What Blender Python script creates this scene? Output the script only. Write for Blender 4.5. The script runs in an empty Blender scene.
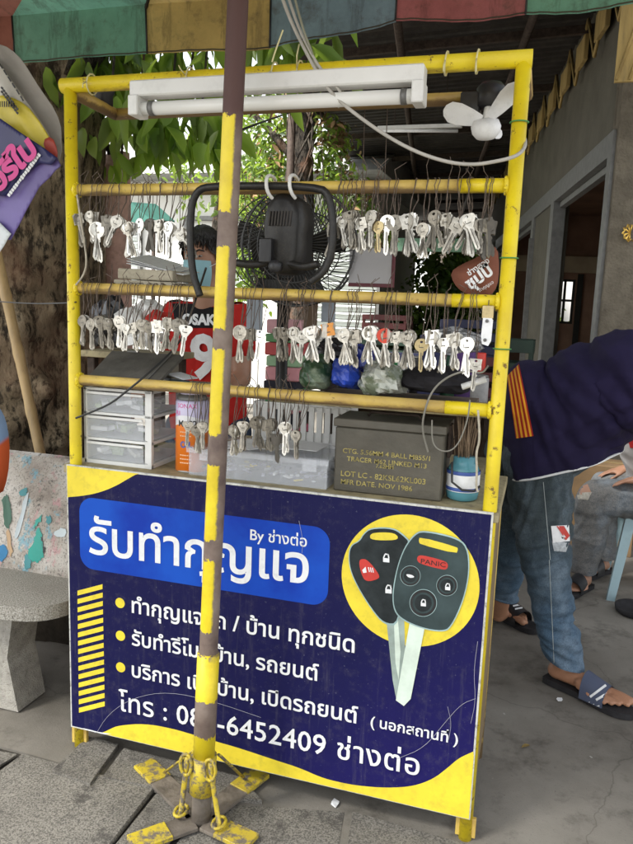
import bpy, bmesh, math, random
from mathutils import Vector, Matrix, noise
from mathutils.bvhtree import BVHTree
random.seed(7)
R = math.radians
sc = bpy.context.scene
# ------------------------------------------------------------------ camera
CAM = Vector((1.285, -1.773, 1.376)); YAW, PIT, ROL, FPX = -.295, -.158, .037, 732.9
fw = Vector((math.sin(YAW)*math.cos(PIT), math.cos(YAW)*math.cos(PIT), math.sin(PIT)))
r0 = Vector((math.cos(YAW), -math.sin(YAW), 0)); u0 = r0.cross(fw)
rt = r0*math.cos(ROL) + u0*math.sin(ROL); up = u0*math.cos(ROL) - r0*math.sin(ROL)
cd = bpy.data.cameras.new('camera'); cam = bpy.data.objects.new('camera', cd); sc.collection.objects.link(cam)
cam.matrix_world = Matrix(((rt.x, up.x, -fw.x, CAM.x), (rt.y, up.y, -fw.y, CAM.y), (rt.z, up.z, -fw.z, CAM.z), (0, 0, 0, 1)))
cd.sensor_fit = 'VERTICAL'; cd.sensor_height = 24; cd.lens = 24*FPX/844; cd.clip_end = 500; cd.clip_start = .05
sc.camera = cam
# ------------------------------------------------------------------ world, sun, exposure
SUN_EL, SUN_AZ = 50, 222            # azimuth from +Y clockwise: sun behind the camera's left shoulder, veiled
w = bpy.data.worlds.new('World'); sc.world = w; w.use_nodes = True
nt = w.node_tree; bg = nt.nodes['Background']; bg.inputs[1].default_value = .14
sk = nt.nodes.new('ShaderNodeTexSky'); sk.sky_type = 'NISHITA'; sk.sun_disc = False
sk.sun_elevation = R(SUN_EL); sk.sun_rotation = R(SUN_AZ); sk.dust_density = 1.2; sk.air_density = 1.2; sk.ozone_density = .6
hs = nt.nodes.new('ShaderNodeHueSaturation'); hs.inputs['Saturation'].default_value = .22
nt.links.new(sk.outputs[0], hs.inputs['Color']); nt.links.new(hs.outputs[0], bg.inputs[0])
sl = bpy.data.lights.new('sun', 'SUN'); sl.energy = 4.5; sl.angle = R(10); sl.color = (1, .96, .9)
so = bpy.data.objects.new('sun', sl); sc.collection.objects.link(so)
sdir = Vector((math.sin(R(SUN_AZ))*math.cos(R(SUN_EL)), math.cos(R(SUN_AZ))*math.cos(R(SUN_EL)), math.sin(R(SUN_EL))))
so.rotation_euler = sdir.to_track_quat('Z', 'Y').to_euler(); so.location = (0, 0, 20)
sc.view_settings.view_transform = 'Standard'; sc.view_settings.look = 'None'
sc.view_settings.exposure = 1.36; sc.view_settings.gamma = 1; sc.view_settings.use_curve_mapping = False
sc.cycles.max_bounces = 8; sc.cycles.transparent_max_bounces = 12

# ------------------------------------------------------------------ helpers
def ray(px, py): return fw*FPX + rt*(px-316.5) + up*(422-py)
def at(px, py, y):                                       # the point of plane Y=y seen at a photograph pixel
    d = ray(px, py); return CAM + d*((y-CAM.y)/d.y)
def atz(px, py, z=0):
    d = ray(px, py); return CAM + d*((z-CAM.z)/d.z)
V = Vector
ORG = {}
def tag(o, label=None, cat=None, group=None, kind=None):
    if label: o['label'] = label
    if cat: o['category'] = cat
    if group: o['group'] = group
    if kind: o['kind'] = kind
    return o
def thing(name, loc, label, cat, group=None):
    o = bpy.data.objects.new(name, None); sc.collection.objects.link(o); o.location = loc
    o.empty_display_size = .1
    ORG[o.name] = V(loc); return tag(o, label, cat, group)
def link(name, me, m, parent=None):
    org = ORG[parent.name] if parent else V((0, 0, 0))
    if parent:
        me.transform(Matrix.Translation(-org))
    else:                                                # origin at the base of the thing
        xs = [v.co for v in me.vertices]
        if xs:
            lo = V([min(c[i] for c in xs) for i in range(3)]); hi = V([max(c[i] for c in xs) for i in range(3)])
            org = V(((lo.x+hi.x)/2, (lo.y+hi.y)/2, lo.z)); me.transform(Matrix.Translation(-org))
    o = bpy.data.objects.new(name, me); sc.collection.objects.link(o)
    if m is not None and not me.materials:
        for mm in (m if isinstance(m, (list, tuple)) else [m]): me.materials.append(mm)
    if parent: o.parent = parent
    else: o.location = org
    ORG[o.name] = org
    return o

class MB:
    def __init__(s): s.v = []; s.f = []; s.mi = []; s.sm = []
    def add(s, vs, fs, mi=0, smooth=False):
        n = len(s.v); s.v += [tuple(v) for v in vs]; s.f += [tuple(i+n for i in f) for f in fs]
        s.mi += [mi]*len(fs); s.sm += [smooth]*len(fs); return s
    def box(s, c, d, rz=0, mat=None, mi=0, ry=0, rx=0):
        hx, hy, hz = d[0]/2, d[1]/2, d[2]/2
        M = Matrix.Rotation(rz, 3, 'Z') @ Matrix.Rotation(ry, 3, 'Y') @ Matrix.Rotation(rx, 3, 'X')
        b = min(hx, hy, hz)*.18; b = min(b, .004)
        bm = bmesh.new(); bmesh.ops.create_cube(bm, size=1)
        for v in bm.verts: v.co = V((v.co.x*d[0], v.co.y*d[1], v.co.z*d[2]))
        bmesh.ops.bevel(bm, geom=bm.edges[:], offset=b, segments=1, affect='EDGES')
        s.add([M @ v.co + V(c) for v in bm.verts], [[v.index for v in f.verts] for f in bm.faces], mi); bm.free(); return s
    def bx(s, x0, x1, y0, y1, z0, z1, mi=0): return s.box(((x0+x1)/2, (y0+y1)/2, (z0+z1)/2), (abs(x1-x0), abs(y1-y0), abs(z1-z0)), mi=mi)
    def tube(s, pts, r, n=10, mi=0, closed=False, caps=True, flat=1.0):
        pts = [V(p) for p in pts]; N = len(pts); rr = r if isinstance(r, (list, tuple)) else [r]*N
        prev = None; vs = []
        for i, p in enumerate(pts):
            a = pts[(i-1) % N] if (closed or i > 0) else p; b = pts[(i+1) % N] if (closed or i < N-1) else p
            t = (b-a).normalized() if (b-a).length > 1e-9 else V((0, 0, 1))
            if prev is None:
                h = V((0, 0, 1)) if abs(t.z) < .9 else V((0, 1, 0)); nrm = t.cross(h).normalized()
            else:
                nrm = prev - t*prev.dot(t)
                nrm = nrm.normalized() if nrm.length > 1e-6 else t.orthogonal().normalized()
            prev = nrm; bn = t.cross(nrm)
            for k in range(n):
                an = 2*math.pi*k/n; vs.append(p + (nrm*math.cos(an) + bn*math.sin(an)*flat)*rr[i])
        fs = []
        for i in range(N if closed else N-1):
            for k in range(n):
                j = (i+1) % N; fs.append((i*n+k, i*n+(k+1) % n, j*n+(k+1) % n, j*n+k))
        if caps and not closed: fs.append(tuple(range(n-1, -1, -1))); fs.append(tuple((N-1)*n+k for k in range(n)))
        return s.add(vs, fs, mi, True)
    def lathe(s, c, prof, n=24, mi=0, M=None):
        vs = []; M = M or Matrix.Identity(3)
        for (r, z) in prof:
            for k in range(n):
                a = 2*math.pi*k/n; vs.append(M @ V((r*math.cos(a), r*math.sin(a), z)) + V(c))
        fs = [(i*n+k, i*n+(k+1) % n, (i+1)*n+(k+1) % n, (i+1)*n+k) for i in range(len(prof)-1) for k in range(n)]
        fs.append(tuple(range(n-1, -1, -1))); fs.append(tuple((len(prof)-1)*n+k for k in range(n)))
        return s.add(vs, fs, mi, True)
    def ball(s, c, r, n=12, mi=0):
        rx, ry, rz = r if isinstance(r, (tuple, list)) else (r, r, r)
        vs = []; m = n//2
        for i in range(1, m):
            t = math.pi*i/m
            for k in range(n):
                a = 2*math.pi*k/n; vs.append((c[0]+rx*math.sin(t)*math.cos(a), c[1]+ry*math.sin(t)*math.sin(a), c[2]+rz*math.cos(t)))
        fs = [(i*n+k, (i+1)*n+k, (i+1)*n+(k+1) % n, i*n+(k+1) % n) for i in range(m-2) for k in range(n)]
        T = len(vs); vs += [(c[0], c[1], c[2]+rz), (c[0], c[1], c[2]-rz)]
        fs += [(T, k, (k+1) % n) for k in range(n)] + [(T+1, (m-2)*n+(k+1) % n, (m-2)*n+k) for k in range(n)]
        return s.add(vs, fs, mi, True)
    def prism(s, poly, off, mi=0):                        # polygon (3-D points) extruded by a vector
        n = len(poly); off = V(off); a = [V(p) for p in poly]; b = [p+off for p in a]
        return s.add(a+b, [tuple(range(n)), tuple(range(2*n-1, n-1, -1))]+[(i, i+n, (i+1) % n+n, (i+1) % n) for i in range(n)], mi)
    def grid(s, fn, nu, nv, mi=0, th=0):
        vs = [V(fn(i/nu, j/nv)) for j in range(nv+1) for i in range(nu+1)]
        fs = [(j*(nu+1)+i, j*(nu+1)+i+1, (j+1)*(nu+1)+i+1, (j+1)*(nu+1)+i) for j in range(nv) for i in range(nu)]
        return s.add(vs, fs, mi, True)
    def mesh(s, name='m'):
        me = bpy.data.meshes.new(name); me.from_pydata(s.v, [], s.f); me.update()
        me.polygons.foreach_set('material_index', s.mi); me.polygons.foreach_set('use_smooth', s.sm); me.validate()
        return me
    def build(s, name, m, parent=None): return link(name, s.mesh(name), m, parent)

MC = {}
def mat(name, col, rough=.6, metal=0, var=.12, scale=8, bump=.0, bscale=60, col2=None, fac=(.45, .6), alpha=None, trans=0, stretch=None, spec=None, dirt=0):
    if name in MC: return MC[name]
    m = bpy.data.materials.new(name); m.use_nodes = True; t = m.node_tree; N = t.nodes; L = t.links
    b = N['Principled BSDF']; b.inputs['Roughness'].default_value = rough; b.inputs['Metallic'].default_value = metal
    b.inputs['Specular IOR Level'].default_value = spec if spec is not None else (.25 if rough > .55 else .5)
    tc = N.new('ShaderNodeTexCoord'); mp = N.new('ShaderNodeMapping'); L.new(tc.outputs['Object'], mp.inputs[0])
    if stretch: mp.inputs['Scale'].default_value = stretch
    nz = N.new('ShaderNodeTexNoise'); nz.inputs['Scale'].default_value = scale; nz.inputs['Detail'].default_value = 6; nz.inputs['Roughness'].default_value = .6
    L.new(mp.outputs[0], nz.inputs['Vector'])
    c = V(col[:3]); rmp = N.new('ShaderNodeValToRGB'); L.new(nz.outputs['Fac'], rmp.inputs[0])
    e = rmp.color_ramp.elements
    if col2:
        e[0].position, e[1].position = fac; e[0].color = (*c, 1); e[1].color = (*col2, 1)
    else:
        e[0].position, e[1].position = .3, .7; e[0].color = (*(c*(1-var)), 1); e[1].color = (*[min(1, q*(1+var)) for q in c], 1)
    out = rmp.outputs[0]
    if dirt:
        n2 = N.new('ShaderNodeTexNoise'); n2.inputs['Scale'].default_value = scale*3.1; n2.inputs['Detail'].default_value = 8; n2.inputs['Roughness'].default_value = .7
        L.new(mp.outputs[0], n2.inputs['Vector'])
        r2 = N.new('ShaderNodeValToRGB'); r2.color_ramp.elements[0].position = .5; r2.color_ramp.elements[1].position = .72
        r2.color_ramp.elements[0].color = (0, 0, 0, 1); r2.color_ramp.elements[1].color = (dirt, dirt, dirt, 1); L.new(n2.outputs['Fac'], r2.inputs[0])
        mx = N.new('ShaderNodeMix'); mx.data_type = 'RGBA'; L.new(r2.outputs[0], mx.inputs[0]); L.new(out, mx.inputs[6]); mx.inputs[7].default_value = (.09, .075, .055, 1); out = mx.outputs[2]
    L.new(out, b.inputs['Base Color'])
    if bump:
        n3 = N.new('ShaderNodeTexNoise'); n3.inputs['Scale'].default_value = bscale; n3.inputs['Detail'].default_value = 5; L.new(mp.outputs[0], n3.inputs['Vector'])
        bp = N.new('ShaderNodeBump'); bp.inputs['Strength'].default_value = bump; bp.inputs['Distance'].default_value = .01
        L.new(n3.outputs['Fac'], bp.inputs['Height']); L.new(bp.outputs[0], b.inputs['Normal'])
    if trans: b.inputs['Transmission Weight'].default_value = trans
    if alpha is not None: b.inputs['Alpha'].default_value = alpha
    MC[name] = m; return m
def ramp(N, L, src, stops, const=False):
    r = N.new('ShaderNodeValToRGB'); e = r.color_ramp.elements
    if const: r.color_ramp.interpolation = 'CONSTANT'
    while len(e) < len(stops): e.new(.5)
    for k, (p, c) in enumerate(stops): e[k].position = p; e[k].color = (*(c if isinstance(c, tuple) else (c, c, c)), 1)
    L.new(src, r.inputs[0]); return r.outputs[0]
def mathn(N, L, op, a, b=None, c=None):
    n = N.new('ShaderNodeMath'); n.operation = op
    for i, q in enumerate((a, b, c)):
        if q is None: continue
        if isinstance(q, (int, float)): n.inputs[i].default_value = q
        else: L.new(q, n.inputs[i])
    return n.outputs[0]
def mixn(N, L, f, a, b):
    n = N.new('ShaderNodeMix'); n.data_type = 'RGBA'
    if isinstance(f, (int, float)): n.inputs[0].default_value = f
    else: L.new(f, n.inputs[0])
    for i, q in ((6, a), (7, b)):
        if isinstance(q, tuple): n.inputs[i].default_value = (*q, 1)
        else: L.new(q, n.inputs[i])
    return n.outputs[2]
def base(name, rough=.6, metal=0):
    m = bpy.data.materials.new(name); m.use_nodes = True; t = m.node_tree; b = t.nodes['Principled BSDF']
    b.inputs['Roughness'].default_value = rough; b.inputs['Metallic'].default_value = metal
    tc = t.nodes.new('ShaderNodeTexCoord'); MC[name] = m
    if rough > .55: b.inputs['Specular IOR Level'].default_value = .25
    return m, t.nodes, t.links, b, tc.outputs['Object']
def nz(N, L, vec, scale, detail=6, rough=.6, sc3=None):
    if sc3:
        mp = N.new('ShaderNodeMapping'); mp.inputs['Scale'].default_value = sc3; L.new(vec, mp.inputs[0]); vec = mp.outputs[0]
    n = N.new('ShaderNodeTexNoise'); n.inputs['Scale'].default_value = scale; n.inputs['Detail'].default_value = detail; n.inputs['Roughness'].default_value = rough
    L.new(vec, n.inputs['Vector']); return n.outputs['Fac']
def bumpn(N, L, b, h, st=.5, dist=.01):
    n = N.new('ShaderNodeBump'); n.inputs['Strength'].default_value = st; n.inputs['Distance'].default_value = dist; L.new(h, n.inputs['Height']); L.new(n.outputs[0], b.inputs['Normal'])

# ------------------------------------------------------------------ materials
# yellow enamel, worn on the rails: rust and bare metal where it has rubbed off
def paint(name, c1, c2, rust, lo, hi, under=0):
    m, N, L, b, o = base(name, .42)
    a = nz(N, L, o, 9, 4); wear = nz(N, L, o, 38, 9, .72)
    fine = nz(N, L, o, 160, 4)
    col = mixn(N, L, ramp(N, L, a, [(.35, 0.), (.65, 1.)]), c1, c2)
    k = ramp(N, L, wear, [(lo, 0.), (hi, 1.)])
    if under:
        gm = N.new('ShaderNodeNewGeometry'); sx = N.new('ShaderNodeSeparateXYZ'); L.new(gm.outputs['Normal'], sx.inputs[0])
        q = mathn(N, L, 'ADD', mathn(N, L, 'MULTIPLY', sx.outputs[2], -.5), mathn(N, L, 'MULTIPLY', nz(N, L, o, 30, 6, .7, (.3, 1, 1)), .9))
        k = mathn(N, L, 'MAXIMUM', k, ramp(N, L, q, [(under, 0.), (under+.22, .85)]))
    L.new(mixn(N, L, k, col, rust), b.inputs['Base Color'])
    L.new(ramp(N, L, k, [(0, .4), (1, .85)]), b.inputs['Roughness'])
    bumpn(N, L, b, mathn(N, L, 'ADD', mathn(N, L, 'MULTIPLY', k, -1.), fine), .25, .002)
    return m
M_post = paint('yellow_enamel', (.82, .65, .014), (.66, .49, .012), (.20, .12, .03), .585, .64, .78)
M_rail = paint('worn_yellow_enamel', (.68, .49, .10), (.50, .33, .09), (.12, .07, .04), .60, .72, .52)
M_board = mat('counter_board', (.34, .29, .17), .7, var=.25, scale=14, bump=.2, dirt=.7)
M_whitep = mat('white_plastic', (.72, .72, .70), .4, var=.05, scale=6, dirt=.15)
M_white = mat('white_ink', (.80, .81, .82), .5, var=.06, scale=14, dirt=.22)
M_yink = mat('yellow_ink', (.81, .64, .04), .5, var=.10, scale=12, dirt=.25)
M_black = mat('black_plastic', (.018, .018, .020), .42, var=.3, scale=30, bump=.08)
M_blackm = mat('black_metal', (.020, .019, .018), .45, metal=.3, var=.3, scale=40, bump=.1, dirt=.3)
M_str = mat('dark_string', (.13, .10, .08), .8, var=.5, scale=80)
M_strl = mat('pale_string', (.42, .38, .30), .8, var=.3, scale=80)
M_concrete = mat('bench_concrete', (.36, .34, .30), .85, var=.25, scale=20, bump=.6, bscale=220, dirt=.5)
M_glass = mat('clear_plastic', (.80, .83, .88), .2, var=.04, scale=10, alpha=.24)
M_skin = mat('skin', (.36, .19, .12), .5, var=.1, scale=14, bump=.1, bscale=120)
M_skin2 = mat('tanned_skin', (.38, .19, .11), .5, var=.12, scale=18, bump=.15, bscale=140)
M_hair = mat('hair', (.012, .010, .009), .5, var=.4, scale=60, bump=.7, bscale=120, stretch=(1, 1, .3))

# navy print with the artwork's own shift towards violet blue at the lower right
def banner_base():
    m, N, L, b, o = base('navy_print', .5)
    sx = N.new('ShaderNodeSeparateXYZ'); L.new(o, sx.inputs[0])
    g = mathn(N, L, 'ADD', mathn(N, L, 'MULTIPLY', sx.outputs[0], .6), mathn(N, L, 'MULTIPLY', sx.outputs[2], -.55))
    n = nz(N, L, o, 5, 3)
    g = mathn(N, L, 'ADD', g, mathn(N, L, 'MULTIPLY', n, .25))
    c = ramp(N, L, g, [(.0, (.010, .010, .060)), (.35, (.014, .011, .095)), (.75, (.030, .019, .27))])
    sp = nz(N, L, o, 210, 3, .5); sc_ = nz(N, L, o, 30, 10, .8)
    k = ramp(N, L, sp, [(.72, 0.), (.76, .35)])
    c = mixn(N, L, k, c, (.35, .36, .42))
    k2 = ramp(N, L, sc_, [(.52, 0.), (.78, .4)])
    c = mixn(N, L, k2, c, (.11, .10, .12))
    k3 = ramp(N, L, nz(N, L, o, 60, 6, .7, (1, 1, .06)), [(.56, 0.), (.72, .22)]); c = mixn(N, L, k3, c, (.14, .13, .14))
    k4 = ramp(N, L, nz(N, L, o, 150, 3, .6), [(.68, 0.), (.74, .28)]); c = mixn(N, L, k4, c, (.30, .30, .34))
    bumpn(N, L, b, nz(N, L, o, 4.5, 4, .5), .35, .02)
    L.new(c, b.inputs['Base Color']); b.inputs['Specular IOR Level'].default_value = .12; L.new(ramp(N, L, sc_, [(.3, .42), (.7, .6)]), b.inputs['Roughness']); return m
M_navy = banner_base()
M_blue = mat('royal_blue_print', (.008, .040, .36), .45, var=.1, scale=3, col2=(.012, .085, .50), fac=(.4, .62), spec=.15)
M_fob = mat('fob_print_charcoal', (.026, .032, .034), .45, var=.35, scale=30, spec=.15)
M_fob2 = mat('fob_print_green_grey', (.045, .066, .068), .45, var=.3, scale=12, spec=.15)
M_edge = mat('fob_print_highlight', (.35, .50, .50), .45, var=.2, scale=12)
M_red = mat('red_print', (.55, .04, .03), .45, var=.15, scale=30)
M_blade = mat('key_blade_print', (.62, .72, .62), .45, var=.15, scale=18)
M_blade2 = mat('key_blade_print_dim', (.30, .37, .33), .45, var=.25, scale=18)

# concrete floor, worn smooth, stained
def floor_mat():
    m, N, L, b, o = base('floor_concrete', .62)
    a = nz(N, L, o, 1.3, 8, .62); c = nz(N, L, o, 11, 10, .7); f = nz(N, L, o, 170, 4, .6); d = nz(N, L, o, 4.2, 10, .75)
    col = ramp(N, L, a, [(.3, (.10, .092, .078)), (.5, (.185, .170, .145)), (.72, (.28, .262, .228))])
    col = mixn(N, L, ramp(N, L, d, [(.51, 0.), (.64, .8)]), col, (.07, .062, .052))
    col = mixn(N, L, ramp(N, L, c, [(.35, .0), (.8, .45)]), col, (.27, .25, .22))
    col = mixn(N, L, ramp(N, L, f, [(.64, 0.), (.7, .5)]), col, (.04, .036, .03))
    vo = N.new('ShaderNodeTexVoronoi'); vo.feature = 'DISTANCE_TO_EDGE'; vo.inputs['Scale'].default_value = 1.1; wn = N.new('ShaderNodeMix'); wn.data_type = 'RGBA'; wn.inputs[0].default_value = .12; L.new(o, wn.inputs[6]); nn_ = N.new('ShaderNodeTexNoise'); nn_.inputs['Scale'].default_value = 7; nn_.inputs['Detail'].default_value = 8; L.new(o, nn_.inputs['Vector']); L.new(nn_.outputs['Color'], wn.inputs[7]); L.new(wn.outputs[2], vo.inputs['Vector'])
    col = mixn(N, L, ramp(N, L, vo.outputs['Distance'], [(.001, .4), (.004, 0.)]), col, (.04, .035, .03))
    sp = nz(N, L, o, 26, 2, .4)
    col = mixn(N, L, ramp(N, L, sp, [(.765, 0.), (.78, .7)]), col, (.42, .41, .37))
    L.new(col, b.inputs['Base Color']); L.new(ramp(N, L, a, [(.3, .5), (.7, .8)]), b.inputs['Roughness'])
    bumpn(N, L, b, mathn(N, L, 'ADD', c, mathn(N, L, 'MULTIPLY', f, .25)), .5, .006); return m
M_floor = floor_mat()
def paver_mat():
    m, N, L, b, o = base('paver_stone', .85)
    a = nz(N, L, o, 3, 8, .65); f = nz(N, L, o, 210, 5, .7); d = nz(N, L, o, 14, 6, .7)
    col = ramp(N, L, a, [(.3, (.17, .158, .138)), (.7, (.31, .29, .25))])
    col = mixn(N, L, ramp(N, L, f, [(.42, .75), (.55, 0.)]), col, (.055, .05, .045))
    col = mixn(N, L, ramp(N, L, f, [(.6, 0.), (.72, .6)]), col, (.38, .36, .33))
    col = mixn(N, L, ramp(N, L, d, [(.54, 0.), (.66, .8)]), col, (.06, .055, .05))
    L.new(col, b.inputs['Base Color']); bumpn(N, L, b, mathn(N, L, 'ADD', f, mathn(N, L, 'MULTIPLY', a, 2.)), .6, .004); return m
M_paver = paver_mat()
def bark(name, c1, c2, c3, s=1.0):
    m, N, L, b, o = base(name, .9)
    a = nz(N, L, o, 5*s, 10, .7, (1, 1, .45)); f = nz(N, L, o, 26*s, 10, .75, (1, 1, .35)); g = nz(N, L, o, 2.3*s, 4, .6)
    col = ramp(N, L, a, [(.32, c1), (.5, c2), (.68, c3)])
    col = mixn(N, L, ramp(N, L, f, [(.42, .95), (.53, 0.)]), col, tuple(q*.18 for q in c1))
    col = mixn(N, L, ramp(N, L, g, [(.5, 0.), (.65, .5)]), col, (.24, .12, .07))
    L.new(col, b.inputs['Base Color']); bumpn(N, L, b, mathn(N, L, 'ADD', f, a), 1., .03); return m
M_bark = bark('tree_bark', (.10, .075, .045), (.27, .205, .13), (.52, .42, .28))
M_bark2 = bark('slim_tree_bark', (.045, .04, .032), (.09, .075, .06), (.15, .13, .10), 2)
M_bark3 = mat('smooth_pinkish_bark', (.52, .33, .27), .8, var=.25, scale=9, bump=.3, bscale=40, dirt=.5)
def leafm(name, c1, c2):
    m, N, L, b, o = base(name, .45)
    a = nz(N, L, o, 3, 2); c = mixn(N, L, ramp(N, L, a, [(.4, 0.), (.6, 1.)]), c1, c2); L.new(c, b.inputs['Base Color'])
    tr = N.new('ShaderNodeBsdfTranslucent'); L.new(mixn(N, L, .5, c, (.52, .72, .08)), tr.inputs[0])
    ms = N.new('ShaderNodeMixShader'); ms.inputs[0].default_value = .55; out = N['Material Output']
    L.new(b.outputs[0], ms.inputs[1]); L.new(tr.outputs[0], ms.inputs[2]); L.new(ms.outputs[0], out.inputs[0]); return m
M_leaf = leafm('mango_leaf', (.06, .13, .02), (.12, .20, .03))
M_leafb = leafm('bright_leaf', (.13, .25, .03), (.22, .34, .05))
M_leaf2 = leafm('pale_leaf', (.10, .16, .05), (.17, .23, .06))
M_leaf3 = leafm('dark_leaf', (.02, .05, .015), (.04, .08, .02))
def cloth(name, col, col2=None, weave=500, rough=.85, dark=.25):
    m, N, L, b, o = base(name, rough)
    a = nz(N, L, o, 6, 5); f = nz(N, L, o, weave, 2); c = ramp(N, L, a, [(.3, tuple(q*(1-dark) for q in col)), (.7, tuple(min(1, q*(1+dark*.6)) for q in (col2 or col)))])
    L.new(c, b.inputs['Base Color']); b.inputs['Specular IOR Level'].default_value = .2
    bumpn(N, L, b, mathn(N, L, 'ADD', mathn(N, L, 'MULTIPLY', f, .3), nz(N, L, o, 22, 3)), .35, .006); return m
M_navyshirt = cloth('navy_jersey', (.016, .012, .042), dark=.3)
def denim(name, c_up, c_dn, zlo, zhi):
    m, N, L, b, o = base(name, .85)
    sx = N.new('ShaderNodeSeparateXYZ'); L.new(o, sx.inputs[0])
    a = nz(N, L, o, 9, 6, .6, (1, 1, .5)); f = nz(N, L, o, 420, 2, .5, (1, 1, .35))
    mr = N.new('ShaderNodeMapRange'); L.new(sx.outputs[2], mr.inputs[0]); mr.inputs[1].default_value = zlo; mr.inputs[2].default_value = zhi
    c = mixn(N, L, mr.outputs[0], c_dn, c_up)
    c = mixn(N, L, ramp(N, L, a, [(.45, 0.), (.72, .6)]), c, (.24, .31, .38)); c = mixn(N, L, ramp(N, L, nz(N, L, o, 30, 8, .75, (1, 1, 1.6)), [(.48, 0.), (.68, .5)]), c, (.015, .022, .035))
    c = mixn(N, L, ramp(N, L, f, [(.4, .35), (.6, 0.)]), c, (.02, .03, .05))
    L.new(c, b.inputs['Base Color']); bumpn(N, L, b, mathn(N, L, 'ADD', mathn(N, L, 'MULTIPLY', f, .3), a), .4, .006); return m
M_jeans = denim('blue_denim', (.058, .076, .080), (.075, .130, .195), .28, .62)
M_jeans2 = denim('dark_denim', (.03, .045, .075), (.03, .055, .11), .2, .8)
M_jeansg = denim('grey_denim', (.22, .215, .20), (.19, .185, .175), .2, .8)
M_rubber = mat('black_rubber', (.025, .024, .026), .7, var=.3, scale=40, bump=.2)
M_greywall = mat('grey_plaster', (.095, .088, .070), .85, var=.22, scale=4, bump=.4, bscale=60, dirt=.35)
M_pillar = mat('rough_cement', (.15, .13, .10), .9, var=.3, scale=7, bump=.9, bscale=70, dirt=.7)
M_alu = mat('dull_aluminium', (.17, .17, .165), .5, metal=.4, var=.2, scale=20)
M_dark = mat('dark_interior', (.018, .015, .014), .8, var=.4, scale=3)
M_roof = mat('dark_corrugated_sheet', (.040, .035, .032), .7, var=.35, scale=5, bump=.2, dirt=.4)
M_steel = mat('rusty_steel', (.055, .04, .032), .7, metal=.3, var=.4, scale=30, bump=.3)
M_timber = mat('tan_timber', (.34, .24, .09), .75, var=.3, scale=14, bump=.3, stretch=(1, 1, .2), dirt=.4)
M_render = mat('white_render', (.78, .77, .74), .8, var=.06, scale=3)

# ================================================================== SETTING
def ground():
    n = 60
    def g(u, v):
        x = -3 + 7*u; y = -1.6 + 9*v; return (x, y, 0)
    me = MB(); me.add([(-60, -40, -.012), (60, -40, -.012), (60, 90, -.012), (-60, 90, -.012)], [(0, 1, 2, 3)])
    o = me.build('ground', mat('earth_and_asphalt', (.20, .19, .17), .9, var=.25, scale=1.5, bump=.3)); tag(o, kind='structure')
    f = MB()
    # floor slab, starts behind the kerb stones and runs to the front on the right
    P = [atz(-60, 775), atz(20, 752), atz(112, 776), atz(122, 742), atz(360, 800), atz(330, 860), atz(900, 1400)]
    pts = [(-3, P[0].y+.05), (P[1].x, P[1].y), (P[2].x, P[2].y)]
    e = [V((-3, -.012, 0)), V((-.127, -.07, 0)), V((.25, -.088, 0)), V((.62, -.088, 0)), V((.80, -1.9, 0)), V((4.5, -1.9, 0)), V((4.5, 9, 0)), V((-3, 9, 0))]
    f.prism(e, (0, 0, -.011)); tag(f.build('floor', M_floor), kind='structure')
ground()
# kerb stones and paving blocks along the front of the stall
pav = []
def px_block(pts, lift=.0, jit=.0):
    pav.append([atz(a, b, 0) + V((0, 0, lift)) for a, b in pts])
px_block([(-40, 762), (-6, 770), (18, 755), (-60, 741)], -.002)
px_block([(22, 756), (154, 791), (108, 850), (60, 905), (-150, 830), (0, 773)], .004)
px_block([(-160, 836), (56, 912), (20, 1010), (-300, 960)], .001)
px_block([(160, 790), (203, 803), (120, 900), (68, 905)], .0)
px_block([(208, 803), (345, 812), (330, 905), (128, 905)], -.003)
px_block([(352, 812), (520, 860), (530, 905), (337, 905)], -.002)
pm = MB()
for b in pav:
    c = sum(b, V())/len(b)
    n = len(b); top = [p + (c-p)*.012 + V((0, 0, .005)) for p in b]; low = [V((p.x, p.y, -.004)) for p in b]; mid = [V((p.x, p.y, p.z)) for p in b]
    pm.add(top+mid+low, [tuple(range(n))]+[(i, i+n, (i+1) % n+n, (i+1) % n) for i in range(n)]+[(i+n, i+2*n, (i+1) % n+2*n, (i+1) % n+n) for i in range(n)])
o = pm.build('pavement', M_paver); tag(o, kind='structure')
jm = MB(); jm.prism([(-3, -1.9, -.0085), (.9, -1.9, -.0085), (.9, -.05, -.0085), (-3, .02, -.0085)], (0, 0, -.003))
tag(jm.build('paving_bed', mat('dark_grit', (.05, .045, .038), .95, var=.4, scale=30, bump=.5)), kind='structure')
k = MB()                                                          # loose kerb stones under the sign
for q, z in (([(88, 736), (118, 744), (90, 783), (52, 770)], .018), ([(124, 748), (240, 776), (262, 800), (160, 788), (103, 776)], .014)):
    P_ = [atz(a, b, z) for a, b in q]; k.prism(P_, (0, 0, -z-.004))
tag(k.build('kerb', M_paver), kind='structure')

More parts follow.
